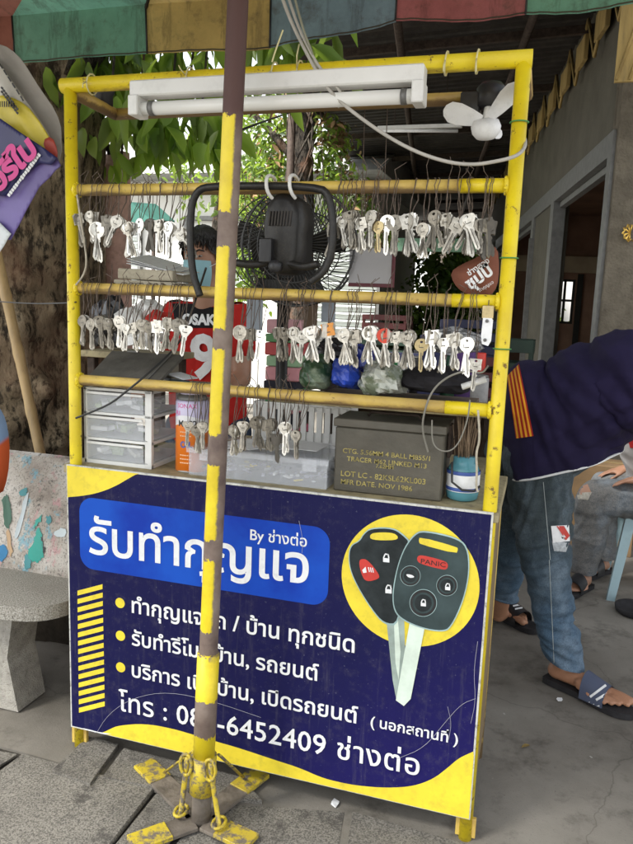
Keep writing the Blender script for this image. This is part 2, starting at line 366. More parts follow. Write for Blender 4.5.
# ================================================================== THE KEY STALL
stall = thing('key_stall', (.6, .2, 0), 'yellow tubular key cutting stall with a navy signboard across its front', 'stall')
W, H = 1.2, 1.95
def tubeobj(name, pts, r, m, parent, n=14): return MB().tube(pts, r, n).build(name, m, parent)
PR = .0172
for x in (0.012, W-.008):
    tubeobj('front_post', [(x, .022, .0), (x, .022, 1.93)], PR, M_post, stall, 18)
RAILZ = [1.663, 1.399, 1.141]
tubeobj('top_rail', [(-.012, .022, 1.935), (W+.010, .022, 1.935)], .0195, M_post, stall, 18)
tubeobj('top_rail', [(.012, .24, 1.915), (W-.01, .24, 1.915)], .017, M_rail, stall, 12)
for x in (.012, W-.008): tubeobj('side_rail', [(x, .03, 1.922), (x, .24, 1.915)], .017, M_rail, stall, 12)
for z in RAILZ:
    m = MB(); m.tube([(.02, .022, z), (1.07, .022, z)], .0155, 14)
    m.build('key_rail', M_rail, stall)
    MB().tube([(1.068, .022, z), (W-.02, .022, z)], .0165, 14).build('key_rail', M_post, stall)
for x in (.012, W-.008):
    s = 1 if x < .5 else -1
    for z in RAILZ:
        m = MB(); m.tube([(x+s*.013, .022, z), (x+s*.018, .022, z), (x+s*.023, .022, z)], [.020, .0215, .017], 16)
        for k in range(14): a = k*.449; m.ball((x+s*.019, .022+.0185*math.cos(a), z+.0185*math.sin(a)), random.uniform(.0028, .0048), 6)
        m.build('weld_joint', M_post, stall)
for x in (.014, W-.012): tubeobj('rear_leg', [(x, .40, 0), (x, .40, .865)], .018, M_rail, stall)
for x in (.012, W-.008): MB().box((x, .022, .035), (.052, .012, .055)).build('foot_plate', M_rail, stall)
# counter
c = MB(); c.bx(-.02, 1.215, .006, .44, .868, .893); c.build('counter', M_board, stall)
c = MB(); c.bx(0, 1.2, .41, .43, .10, .864); c.bx(-.004, .01, .05, .40, .10, .864); c.bx(1.19, 1.204, .05, .40, .10, .864); c.build('back_panel', mat('plywood', (.22, .16, .09), .8, var=.2, scale=6, stretch=(1, 1, 8), dirt=.4), stall)
# shallow shelves behind the rails
MB().bx(.03, .40, .045, .25, 1.122, 1.134).build('shelf', M_board, stall)
MB().bx(.60, 1.17, .045, .27, 1.118, 1.130).build('shelf', M_board, stall)
MB().bx(.08, .50, .06, .25, 1.385, 1.394).build('shelf', M_board, stall)
# ---- sign
ZT, ZB = .893, .076
def bp(px, py, y=0):
    p = at(px, py, 0); return V((min(max(p.x, 0), W), y, min(max(p.z, ZB), ZT)))
sign = MB().bx(-.003, W+.003, -.004, .004, ZB-.003, ZT+.003)
sign = sign.build('signboard', mat('sign_white_edge', (.6, .6, .56), .6, var=.15, scale=20, dirt=.8), stall)
def spoly(pts, lvl, m, name='sign_print', world=False):
    P = [V((p.x, -.004-.0006*lvl, p.z)) for p in (pts if world else [bp(*q) for q in pts])]
    mb = MB(); mb.add(P, [tuple(range(len(P)))]); me = mb.mesh()
    bm = bmesh.new(); bm.from_mesh(me); bmesh.ops.triangulate(bm, faces=bm.faces[:])
    for f in bm.faces:
        if f.normal.y > 0: f.normal_flip()
    bm.to_mesh(me); bm.free(); return link(name, me, m, sign)
def smooth(pts, k=2, closed=True):
    for _ in range(k):
        o = []; n = len(pts)
        for i in range(n if closed else n-1):
            a, b = pts[i], pts[(i+1) % n]; o.append(tuple(.75*p+.25*q for p, q in zip(a, b))); o.append(tuple(.25*p+.75*q for p, q in zip(a, b)))
        if not closed: o = [pts[0]]+o+[pts[-1]]
        pts = o
    return pts
def shift(pts, sc_, ox, oy): return [(ox+x/sc_, oy+y/sc_) for x, y in pts]
# navy ground
spoly([V((0.002, 0, ZT-.002)), V((W-.002, 0, ZT-.002)), V((W-.002, 0, ZB+.002)), V((.002, 0, ZB+.002))], 1, M_navy, 'navy_ground', True)
cv = smooth([(136, 474.5), (128, 479), (118, 485), (104, 491), (88, 495), (66, 497)], 2, False)
spoly([(60, 455), (140, 465)]+cv, 2, M_yink, 'yellow_corner')
sw = [(66, 728), (82, 740), (100, 736)] and None
up_ = smooth([(86, 741)]+shift([(180, 450), (210, 438), (300, 431), (400, 449), (480, 473), (545, 489)], 3.517, 60, 600)+shift([(60, 475), (150, 500), (300, 550), (400, 582)], 3.956, 200, 620)+shift([(0, 407), (60, 424), (140, 439), (240, 446), (330, 440), (400, 414), (450, 375), (490, 340), (540, 318)], 3.517, 320, 660), 2, False)
spoly(up_+[(500, 760), (480, 840), (330, 800), (110, 750)], 2, M_yink, 'yellow_wave')
spoly([(84, 727), (100, 731), (113, 733), (106, 737), (88, 738)], 3, M_white, 'torn_patch')
# rounded royal blue plate
A, B, C_, D = bp(81.5, 496), bp(331, 528), bp(328, 606), bp(80, 567)
rr = .045; q = []
x0, x1, z1, z0 = (A.x+D.x)/2, (B.x+C_.x)/2, (A.z+B.z)/2, (C_.z+D.z)/2
for cx, cz, a0 in ((x1-rr, z1-rr, 0), (x0+rr, z1-rr, 90), (x0+rr, z0+rr, 180), (x1-rr, z0+rr, 270)):
    for k in range(9): a = R(a0+k*90/8); q.append(V((cx+rr*math.cos(a), 0, cz+rr*math.sin(a))))
spoly(q, 2, M_blue, 'blue_plate', True)
# stripes
for i in range(15):
    yl = 592.5+i*8.35; yr = 586.0+i*8.35
    o = 0
    f = i/14; xl, xr = 78.5+1.5*f, 103.5+2.2*f
    spoly([(xl, yl-2.4), (xr, yr-2.4), (xr, yr+2.4), (xl, yl+2.4)], 2, M_yink, 'yellow_stripe')
# bullets
for cx, cy in ((121, 602.3), (121.4, 635), (121.6, 666.5)):
    c = bp(cx, cy); spoly([c+V((.0155*math.cos(a*.26179), 0, .0155*math.sin(a*.26179))) for a in range(24)], 2, M_yink, 'bullet', True)
# yellow disc
L_, R_, T_, B_ = bp(342, 577), bp(480, 585), bp(405, 513.5), bp(413, 646)
cx = (L_.x+R_.x)/2; cz = (T_.z+B_.z)/2; rx = (R_.x-L_.x)/2; rz = (T_.z-B_.z)/2
spoly([V((cx+rx*math.cos(a*math.pi/36), 0, cz+rz*math.sin(a*math.pi/36))) for a in range(72)], 2, M_yink, 'yellow_disc', True)
Z3 = lambda pts, k=2: shift(smooth(pts, k), 3.517, 330, 490)
ZB3 = lambda pts: shift(pts, 3.52, 330, 480)
# dim blade and front blade
spoly(ZB3([(198, 470), (262, 470), (266, 600), (250, 760), (236, 775), (222, 700)]), 3, M_blade2, 'printed_key_blade')
spoly(ZB3([(226, 480), (240, 480), (250, 600), (243, 700), (232, 640)]), 4, M_blade, 'printed_key_blade')
fa = [(70, 225), (78, 192), (108, 178), (122, 152), (148, 133), (222, 133), (256, 155), (285, 185), (250, 300), (245, 465), (192, 465), (148, 412), (100, 335), (74, 275)]
def grow(pts, s):
    cx = sum(p[0] for p in pts)/len(pts); cy = sum(p[1] for p in pts)/len(pts); return [(cx+(x-cx)*s, cy+(y-cy)*s) for x, y in pts]
spoly(Z3(grow(fa, 1.035)), 5, M_edge, 'printed_fob_rim'); spoly(Z3(fa), 6, M_fob, 'printed_fob')
spoly(Z3([(142, 155), (160, 146), (222, 146), (243, 160), (236, 174), (146, 173)]), 7, M_yink, 'fob_slot')
spoly(Z3([(104, 250), (112, 238), (136, 242), (178, 296), (172, 310), (128, 320), (112, 290)]), 7, M_red, 'panic_button')
spoly(ZB3([(282, 500), (338, 500), (286, 765), (262, 790), (234, 770)]), 7, M_blade, 'printed_key_blade')
fb = [(300, 155), (330, 142), (440, 165), (482, 195), (490, 280), (470, 380), (425, 478), (395, 490), (330, 480), (262, 452), (230, 420), (224, 360), (240, 270), (266, 200)]
spoly(Z3(grow(fb, 1.03)), 8, M_edge, 'printed_fob_rim'); spoly(Z3(fb), 9, M_fob2, 'printed_fob')
spoly(Z3([(318, 160), (448, 196), (452, 204), (446, 220), (320, 187), (314, 176)], 1), 10, M_yink, 'fob_slot')
spoly(Z3([(310, 228), (326, 224), (404, 244), (418, 256), (414, 274), (398, 276), (322, 256), (308, 244)]), 10, M_red, 'panic_button')
for bx_, by_, br_ in ((285, 297, 35), (413, 331, 36), (330, 392, 47)):
    for s, l, m in ((1.04, 10, M_edge), (1, 10.5, M_black), (.80, 11, M_fob2), (.64, 12, M_fob)):
        spoly(Z3([(bx_+br_*s*math.cos(a*math.pi/8), by_+br_*s*math.sin(a*math.pi/8)) for a in range(16)], 1), l, m, 'fob_button')
def lock(x, y, s, l):                                           # padlock pictogram
    spoly(Z3([(x-s*.5, y), (x+s*.5, y+s*.1), (x+s*.5, y+s*.75), (x-s*.5, y+s*.65)], 0), l, M_white, 'lock_symbol')
    for a, b in (((-.42, 0), (-.2, -.55)), ((-.2, -.62), (.35, -.5)), ((.3, -.6), (.42, .08))):
        dx, dy = b[0]-a[0], b[1]-a[1]; n = math.hypot(dx, dy); ex, ey = -dy/n*.1, dx/n*.1
        spoly(Z3([(x+s*(a[0]+ex), y+s*(a[1]+ey)), (x+s*(b[0]+ex), y+s*(b[1]+ey)), (x+s*(b[0]-ex), y+s*(b[1]-ey)), (x+s*(a[0]-ex), y+s*(a[1]-ey))], 0), l, M_white, 'lock_symbol')
lock(200, 235, 22, 7); lock(208, 344, 22, 7); lock(416, 334, 18, 13); lock(331, 390, 18, 13)
spoly(Z3([(268, 290), (290, 292), (302, 302), (280, 304)], 1), 13, M_white, 'boot_symbol')
spoly(Z3([(116, 278), (128, 266), (132, 286), (120, 288)], 0), 8, M_white, 'horn_symbol')
for k in range(3): spoly(Z3([(136+k*7, 268+k), (139+k*7, 267+k), (143+k*7, 284+k), (140+k*7, 285+k)], 0), 8, M_white, 'horn_symbol')

for pts_ in ([(96, 735), (110, 712), (135, 696), (170, 690), (215, 700), (262, 716)], [(398, 757), (425, 746), (446, 720), (462, 702), (476, 697)], [(448, 705), (452, 722), (449, 738)], [(478, 640), (474, 670), (476, 700), (471, 722)], [(300, 520), (304, 540), (303, 552)]):
    P_ = [bp(*q) for q in smooth(pts_, 2, False)]; MB().tube([V((p.x, -.0082, p.z)) for p in P_], .0005, 4).build('scratch', mat('pale_scratch', (.42, .42, .48), .6), sign)
# ---- lettering
def text_mesh(s, bold=.0, res=3, spacing=1.0, font=None):
    cu = bpy.data.curves.new('t', 'FONT'); cu.body = s; cu.size = 1; cu.offset = bold; cu.resolution_u = res; cu.space_character = spacing
    ob = bpy.data.objects.new('t', cu); sc.collection.objects.link(ob)
    dg = bpy.context.evaluated_depsgraph_get(); me = bpy.data.meshes.new_from_object(ob.evaluated_get(dg)); bpy.data.objects.remove(ob); bpy.data.curves.remove(cu)
    return me
def place_text(s, fn, m, parent, name='lettering', bold=.0, ysc=None, spacing=1.0):
    """fn(u, v, aspect) maps unit text space (u 0..1 along the line, v up from the baseline in units of line length) to 3-D"""
    me = text_mesh(s, bold, spacing=spacing)
    xs = [v.co.x for v in me.vertices]; x0, x1 = min(xs), max(xs); Lw = x1-x0
    for v in me.vertices: v.co = fn((v.co.x-x0)/Lw, v.co.y/Lw)
    me.update(); return link(name, me, m, parent)
def sign_text(s, a, b, hs=1.0, bold=.012, lvl=5, m=None, spacing=1.0):
    A, B = bp(*a), bp(*b); Lw = B.x-A.x
    zf = (A.z+B.z)/2; dz = (B.z-A.z)*.5
    place_text(s, lambda u, v: V((A.x+u*Lw, -.004-.0006*lvl, zf+(u-.5)*dz+v*Lw*hs)), m or M_white, sign, 'lettering', bold, spacing=spacing)
sign_text('รับทำกุญแจ', (90.3, 553), (309, 582), 1.0, .014, 4)
sign_text('By ช่างต่อ', (251, 539), (307.5, 546), 1.0, .012, 4)
sign_text('ทำกุญแจรถ / บ้าน ทุกชนิด', (133, 611), (355, 652), 1.0, .016)
sign_text('รับทำรีโมทบ้าน, รถยนต์', (133, 643.5), (319, 680), 1.0, .016)
sign_text('บริการ เปิดบ้าน, เปิดรถยนต์', (133, 675), (358, 722.5), 1.0, .016)
sign_text('( นอกสถานที่ )', (371, 724.5), (458, 743), 1.0, .016)
sign_text('โทร : 081-6452409 ช่างต่อ', (120, 709), (419.5, 774), 1.0, .010, spacing=1.04)
sign_text('PANIC', (421.5, 561.5), (446, 566.5), .8, .0, 11, M_fob)

# ================================================================== PARASOL: pole, base, striped canopy
PB = V((.425, -.185, 0)); PT = V((.555, -.17, 0))
def polept(z): a, b = V((.522, -.17, .15)), V((.582, -.17, 2.05)); return a+(b-a)*((z-.15)/1.9)
def pole_mat():
    m, N, L, b, o = base('chipped_yellow_over_brown', .55)
    sx = N.new('ShaderNodeSeparateXYZ'); L.new(o, sx.inputs[0])
    n = nz(N, L, o, 45, 6, .7); n1 = nz(N, L, o, 14, 5, .6)
    zz = mathn(N, L, 'ADD', sx.outputs[2], mathn(N, L, 'MULTIPLY', mathn(N, L, 'SUBTRACT', n, .5), .05))
    zn = mathn(N, L, 'DIVIDE', zz, 2.0)
    st = [(0, 1.), (.131, 0.), (.1805, 1.), (.2425, 0.), (.274, 1.), (.3695, 0.), (.395, 1.), (.4915, 0.), (.528, 1.), (.629, 0.), (.655, 1.), (.7475, 0.), (.7865, 1.), (.891, 0.)]
    band = ramp(N, L, zn, st, True)
    side = mathn(N, L, 'ADD', sx.outputs[0], mathn(N, L, 'MULTIPLY', mathn(N, L, 'SUBTRACT', n, .5), .010))
    lean = mathn(N, L, 'MULTIPLY', mathn(N, L, 'SUBTRACT', sx.outputs[2], .15), .0316)
    side = mathn(N, L, 'SUBTRACT', side, lean)
    sm = ramp(N, L, mathn(N, L, 'ADD', mathn(N, L, 'MULTIPLY', side, 20), .5), [(.68, 1.), (.76, 0.)])
    lowz = ramp(N, L, zn, [(.240, 1.), (.246, 0.)])
    sm = mathn(N, L, 'MAXIMUM', sm, lowz)
    k = mathn(N, L, 'MULTIPLY', band, sm)
    br = ramp(N, L, n1, [(.3, (.11, .075, .065)), (.5, (.19, .14, .115)), (.7, (.25, .20, .165))])
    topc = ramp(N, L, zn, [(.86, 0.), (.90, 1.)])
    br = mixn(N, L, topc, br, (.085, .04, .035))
    ye = ramp(N, L, n1, [(.35, (.66, .50, .015)), (.6, (.80, .63, .02))])
    L.new(mixn(N, L, k, br, ye), b.inputs['Base Color'])
    L.new(ramp(N, L, k, [(0, .65), (1, .42)]), b.inputs['Roughness'])
    bumpn(N, L, b, mathn(N, L, 'ADD', k, n), .4, .003); return m
M_pole = pole_mat()
para = thing('parasol', (.525, -.17, 0), 'multicoloured striped market parasol on a chipped brown and yellow pole in front of the sign', 'parasol')
# the pole mesh keeps z from the ground and x from the pole axis, so its paint bands sit where they belong
MB().tube([polept(z) for z in (.06, .3, .6, .9, 1.2, 1.5, 1.8, 2.1, 2.4, 2.72)], .0235, 18).build('pole', M_pole, para)
MB().tube([polept(.185), polept(.49)], .0285, 20).build('pole_sleeve', M_pole, para)
M_yb = paint('base_yellow', (.60, .46, .03), (.48, .36, .04), (.15, .125, .10), .48, .58)
M_dusty = mat('dusty_steel', (.17, .145, .12), .8, metal=.1, var=.35, scale=16, bump=.4, dirt=.6)
MB().tube([polept(.10), polept(.205)], .034, 20).build('collar', M_yb, para)
MB().tube([polept(.0), polept(.12)], .026, 20).build('hub', M_dusty, para)
hub = V((.517, -.17, 0))
for tx, ty in ((150, 838), (236, 836), (152, 772), (250, 781)):
    t = atz(tx, ty, .015)
    d = (t-hub); d.z = 0; L_ = d.length; d.normalize(); a = math.atan2(d.y, d.x)
    L_ = L_ if ty > 800 else L_
    mid = hub+d*(L_*.5+.02); MB().box((mid.x, mid.y, .014), (L_, .062, .010), rz=a).build('foot', M_dusty, para)
    e = hub+d*(L_+.0); MB().box((e.x, e.y, .0165), (.10, .064, .012), rz=a).build('foot_tip', M_yb, para)
def ring(c, r, t, M, ob, m=None): pass
for tx, ty, s in ((181, 812, -1), (219, 824, 1)):
    e = atz(tx, ty, .03); st = polept(.19)+V((s*.034, -.03, 0))
    m = MB(); m.tube([st+V((0, 0, .02)), st, st.lerp(e, .5), e, e+V((s*.008, -.01, -.01))], .0075, 8, flat=.6)
    n_ = [st+V((math.cos(a*.5236)*.016, -.004, math.sin(a*.5236)*.030)) for a in range(12)]; m.tube(n_, .0045, 7, closed=True)
    n_ = [e+V((math.cos(a*.5236)*.016, math.sin(a*.5236)*.024, .004)) for a in range(12)]; m.tube(n_, .0045, 7, closed=True)
    m.build('brace', M_yb, para)
for tx, ty, s in ((165, 772, -1), (243, 777, 1)):
    e = atz(tx, ty, .03); st = polept(.20)+V((s*.034, .02, 0)); MB().tube([st, e], .006, 8, flat=.6).build('brace', M_yb, para)
# canopy: square rim, stripes running to the apex, a flap hanging from the rim
APX = polept(2.72)+V((0, 0, .02)); CW, CD = 1.18, .92
def canvas(name, c):
    m, N, L, b, o = base(name, .9)
    a = nz(N, L, o, 4, 8, .7); f = nz(N, L, o, 600, 2, .5); s = nz(N, L, o, 15, 8, .75)
    col = ramp(N, L, a, [(.3, tuple(q*.65 for q in c)), (.7, tuple(q*1.15 for q in c))])
    col = mixn(N, L, ramp(N, L, s, [(.52, 0.), (.72, .6)]), col, (.10, .08, .06)); s2 = nz(N, L, o, 5, 8, .7, (3, 1, .5)); col = mixn(N, L, ramp(N, L, s2, [(.53, 0.), (.60, .35), (.66, 0.)]), col, (.06, .05, .04))
    L.new(col, b.inputs['Base Color']); bumpn(N, L, b, mathn(N, L, 'ADD', mathn(N, L, 'MULTIPLY', f, .4), s), .4, .006)
    tr = N.new('ShaderNodeBsdfTranslucent'); L.new(col, tr.inputs[0]); ms = N.new('ShaderNodeMixShader'); ms.inputs[0].default_value = .35
    L.new(b.outputs[0], ms.inputs[1]); L.new(tr.outputs[0], ms.inputs[2]); L.new(ms.outputs[0], N['Material Output'].inputs[0]); return m
CC = {'red_brown': canvas('red_brown_canvas', (.40, .16, .12)), 'green': canvas('green_canvas', (.22, .47, .35)), 'tan': canvas('tan_canvas', (.66, .48, .18)), 'blue': canvas('blue_grey_canvas', (.27, .38, .44)), 'red': canvas('red_canvas', (.52, .18, .18))}
RZ, FL = 2.265, .165
YB = .75
seams = [at(-130, 40, YB).x, at(13, 40, YB).x, at(146, 40, YB).x, at(270, 40, YB).x, at(396, 20, YB).x, at(526, 10, YB).x, at(650, 0, YB).x]
lowy = [63, 62, 53, 50, 21, 17, 4]
cols = ['tan', 'red_brown', 'green', 'tan', 'blue', 'red', 'green', 'tan', 'blue', 'red', 'green', 'tan', 'red_brown', 'blue', 'green', 'tan', 'red', 'blue', 'green', 'red_brown', 'tan', 'green', 'blue', 'red']
rim = []
xs0, xs1 = seams[0]-.12, seams[-1]+.05
rimb = [V((x, YB, 0)) for x in [xs0-.0]+seams+[xs1]]
def rimz(x):                                    # the back rim climbs to the right as in the photograph
    ks = [(at(-130, 63, YB).x, 63), (at(13, 62, YB).x, 62), (at(146, 53, YB).x, 53), (at(270, 48, YB).x, 48), (at(396, 22, YB).x, 22), (at(526, 16, YB).x, 16), (at(650, 2, YB).x, 2)]
    if x <= ks[0][0]: return at(-130, 63, YB).z
    for (a, pa), (b, pb) in zip(ks, ks[1:]):
        if x <= b:
            t = (x-a)/(b-a); za, zb = at(0, 0, YB).z, 0
            # interpolate in pixel height, then read the world height in the rim plane
            px = {ks[i][0]: p for i, p in enumerate((-130, 13, 146, 270, 396, 526, 650))}
            return at(px[a]+(px[b]-px[a])*t, pa+(pb-pa)*t, YB).z
    return at(650, 2, YB).z
corner = [V((seams[0], YB, 0)), V((seams[-1], YB, 0)), V((seams[-1], -1.15, 0)), V((seams[0], -1.15, 0))]
pts = []
for i, x in enumerate(seams): pts.append(V((x, YB, rimz(x)+FL)))
zr = pts[-1].z; zl = pts[0].z
for k in range(1, 5): pts.append(V((seams[-1], YB-(YB+1.15)*k/4, zr)))
for k in range(1, 6): pts.append(V((seams[-1]+(seams[0]-seams[-1])*k/5, -1.15, zr+(zl-zr)*k/5)))
for k in range(1, 4): pts.append(V((seams[0], -1.15+(YB+1.15)*k/4, zl)))
apex = V((APX.x, -.17, 2.78))
for i in range(len(pts)):
    a, b = pts[i], pts[(i+1) % len(pts)]
    cn = cols[(i+1) % len(cols)] if i >= 0 else 'tan'
    m = MB()
    def top(u, v, a=a, b=b):
        p = a.lerp(b, u); q = p.lerp(apex, v); q.z -= .09*math.sin(math.pi*v)*math.sin(math.pi*u); return q
    m.grid(top, 8, 8)
    outw = V((0, 0, 0)); mid = (a+b)/2
    outw = V((0, 1, 0)) if i < len(seams)-1 else (V((1, 0, 0)) if i < len(seams)+3 else (V((0, -1, 0)) if i < len(seams)+8 else V((-1, 0, 0))))
    def flap(u, v, a=a, b=b, i=i):
        p = a.lerp(b, u); d = FL*v
        if i < len(seams)-1: d = (p.z-rimz(p.x))*v
        p = p+V((0, 0, -d-.006*v*math.sin(u*3.14))); return p+outw*(.012*math.sin(u*6.28+i)*v + .003*math.sin(u*31)*v)
    m.grid(flap, 16, 5)
    cp = m.build('canopy_panel', CC[cn], para)
    MB().tube([V(flap(0, 0))+outw*-.003, V(flap(0, .5))+outw*-.003, V(flap(0, 1))+outw*-.003], .0035, 5).build('seam', M_black, cp)
    MB().tube([V(flap(q/16, .97))+outw*-.004 for q in range(17)], .0022, 4).build('hem', mat('dark_hem_thread', (.09, .08, .06), .9), cp)
for i in range(0, len(pts), 2):
    MB().tube([pts[i]+V((0, 0, -.012)), pts[i].lerp(apex, .98)+V((0, 0, -.02))], .006, 6).build('rib', M_steel, para)
    q = pts[i].lerp(apex, .5)+V((0, 0, -.03)); MB().tube([q, V((APX.x, -.17, 2.25))], .005, 6).build('strut', M_steel, para)
MB().tube([V((APX.x-.0, -.17, 2.22)), V((APX.x, -.17, 2.29))], .034, 14).build('runner', M_black, para)

# ================================================================== KEYS
KM = {'bright': mat('bright_nickel', (.74, .72, .67), .3, metal=.75, var=.22, scale=90, bump=.1),
      'steel': mat('worn_nickel', (.42, .395, .345), .34, metal=.8, var=.35, scale=70, bump=.15, dirt=.2),
      'dull': mat('dull_steel', (.22, .20, .165), .42, metal=.75, var=.45, scale=60, bump=.2, dirt=.4),
      'brass': mat('dull_brass', (.50, .40, .21), .42, metal=.6, var=.2, scale=60, dirt=.25),
      'red': mat('red_key_head', (.62, .06, .03), .4, var=.1, scale=30), 'orange': mat('orange_key_head', (.72, .30, .06), .45, var=.15, scale=30),
      'dark': mat('dark_key', (.10, .09, .075), .5, metal=.4, var=.3, scale=50)}
M_groove_shade = mat('key_groove_shade', (.10, .092, .078), .5, metal=.4)
kcache = {}
def key_mesh(kind, mk, var=0):
    if (kind, mk, var) in kcache: return kcache[(kind, mk, var)]
    rnd = random.Random(hash(kind) % 1000+var*7 if False else len(kind)*13+var*7)
    L_, bw, t = .052, .0055, .0011
    n = 24; out = []; inn = []
    for k in range(n):
        a = 2*math.pi*k/n+math.pi/2; c, s = math.cos(a), math.sin(a)
        if kind == 'round': x, z = .0160*c, .0155*s
        elif kind == 'square':
            q = max(abs(c), abs(s)); x, z = .0145*c/q*min(1, .92+.08*abs(c*s)*2), .0125*s/q
            x *= .95
        elif kind == 'trefoil': rr_ = .0135*(1+.16*math.cos(3*(a-math.pi/2)+math.pi)); x, z = rr_*1.12*c, rr_*s
        else:
            x, z = .0165*c*(.78+.22*(s*.5+.5)), .0145*s
        out.append((x, z)); inn.append((.0033*c, .0075+.0028*s))
    m = MB()
    vs = []
    for y in (-t, t):
        vs += [(x, y, z) for x, z in out]; vs += [(x, y, z) for x, z in inn]
    fs = []
    for k in range(n):
        j = (k+1) % n
        fs.append((k, j, n+j, n+k)); fs.append((2*n+k, 3*n+k, 3*n+j, 2*n+j)); fs.append((k, 2*n+k, 2*n+j, j)); fs.append((n+k, n+j, 3*n+j, 3*n+k))
    zoff = -.0075
    m.add([(x, y, z+zoff) for x, y, z in vs], fs)
    prof = [(-bw, -.018), (bw, -.018)]; zb = -.021
    right = [(bw, zb)]; z = zb-.006
    while z > -.018-L_+.012:
        d = rnd.choice((.0, .0018, .0032, .001)); right += [(bw-d, z), (bw-d, z-.0028)]; z -= .0052
    tip = [(bw*.6, -.018-L_+.003), (0, -.018-L_), (-bw, -.018-L_+.006)]
    poly = [(-bw*1.25, -.0155), (bw*1.25, -.0155), (bw*1.25, -.021)]+right+tip+[(-bw, -.021), (-bw*1.25, -.021)]
    m.prism([(x, -t*.9, z) for x, z in poly], (0, t*1.8, 0))
    m.bx(-.0016, .0006, -t*1.15, t*1.15, -.064, -.024, 1); m.bx(.0018, .0026, -t*1.15, t*1.15, -.058, -.026, 1)  # raised dark strips: groove shade put into the colour, nothing is cut
    m.bx(-.0045, .0045, -t*1.15, -t*1.02, -.0135, -.0115, 1); m.bx(-.0062, -.0050, -t*1.15, -t*1.02, -.0130, -.006, 1)
    me = m.mesh('key'); me.materials.append(KM[mk]); me.materials.append(M_groove_shade)
    if mk in ('red', 'orange'):
        me.materials.append(KM['bright'])
        for p_ in me.polygons:
            if p_.center.z < -.019 and p_.material_index == 0: p_.material_index = 2
    me.polygons.foreach_set('use_smooth', [False]*len(me.polygons)); kcache[(kind, mk, var)] = me; return me
def bunch(x, zh, rail, n, spec, label, group, tilt=0., yoff=0., size=1.0, pale=False):
    """n keys on a wire loop over a rail; zh = height of the key ring hole"""
    rz = rail; y0 = -.004+yoff
    t = thing('key_bunch', (x, y0, zh), label, 'key bunch' if n > 1 else 'key', group)
    hp = V((x, y0, zh)); xo = x+random.uniform(-.01, .01)
    r = .019; wob = random.uniform(-.004, .004)
    s = MB()
    strands = 1 if n < 3 else 2
    for q in range(strands):
        xx = xo+q*random.uniform(-.012, .014)
        arc = [V((xx+wob*math.sin(k), .022-r*math.cos(k*.35), rz+r*math.sin(k*.35))) for k in range(0, 10)]
        pts_ = [hp, hp.lerp(V((xx, .022-r, rz)), .5)+V((random.uniform(-.006, .006), -.002, 0))]+arc+[V((xx+.004, .022+r*.5, rz-.03)), hp.lerp(V((xx+.006, .02, rz)), .35)+V((.003, .006, 0)), hp+V((.001, .004, 0))]
        s.tube(pts_, .0010, 5)
        if random.random() < .6:
            h = random.uniform(.015, .055); a = V((xx, .022-r*.3, rz+r)); s.tube([a, a+V((random.uniform(-.012, .012), -.004, h*.5)), a+V((random.uniform(-.022, .022), random.uniform(-.01, .01), h))], .0009, 5)
    s.build('string', M_strl if pale else M_str, t)
    org = ORG[t.name]
    for k in range(n):
        kind, mk = spec if isinstance(spec, tuple) else spec[k % len(spec)]
        o = bpy.data.objects.new('key', key_mesh(kind, mk, k % 3)); sc.collection.objects.link(o); o.parent = t
        f = (k-(n-1)/2)
        o.location = (f*.0022*random.uniform(.6, 1.3), .0035*k, random.uniform(-.003, .002)*(1 if k else 0))
        o.rotation_euler = (R(random.uniform(-5, 5)), R(tilt+(f*random.uniform(4, 9) if n > 1 else random.uniform(-3, 3))), R((random.uniform(-25, 25) if k == 0 else random.uniform(-60, 60))))
        sz = size*random.uniform(.94, 1.06); o.scale = (sz, sz, sz)
    return t
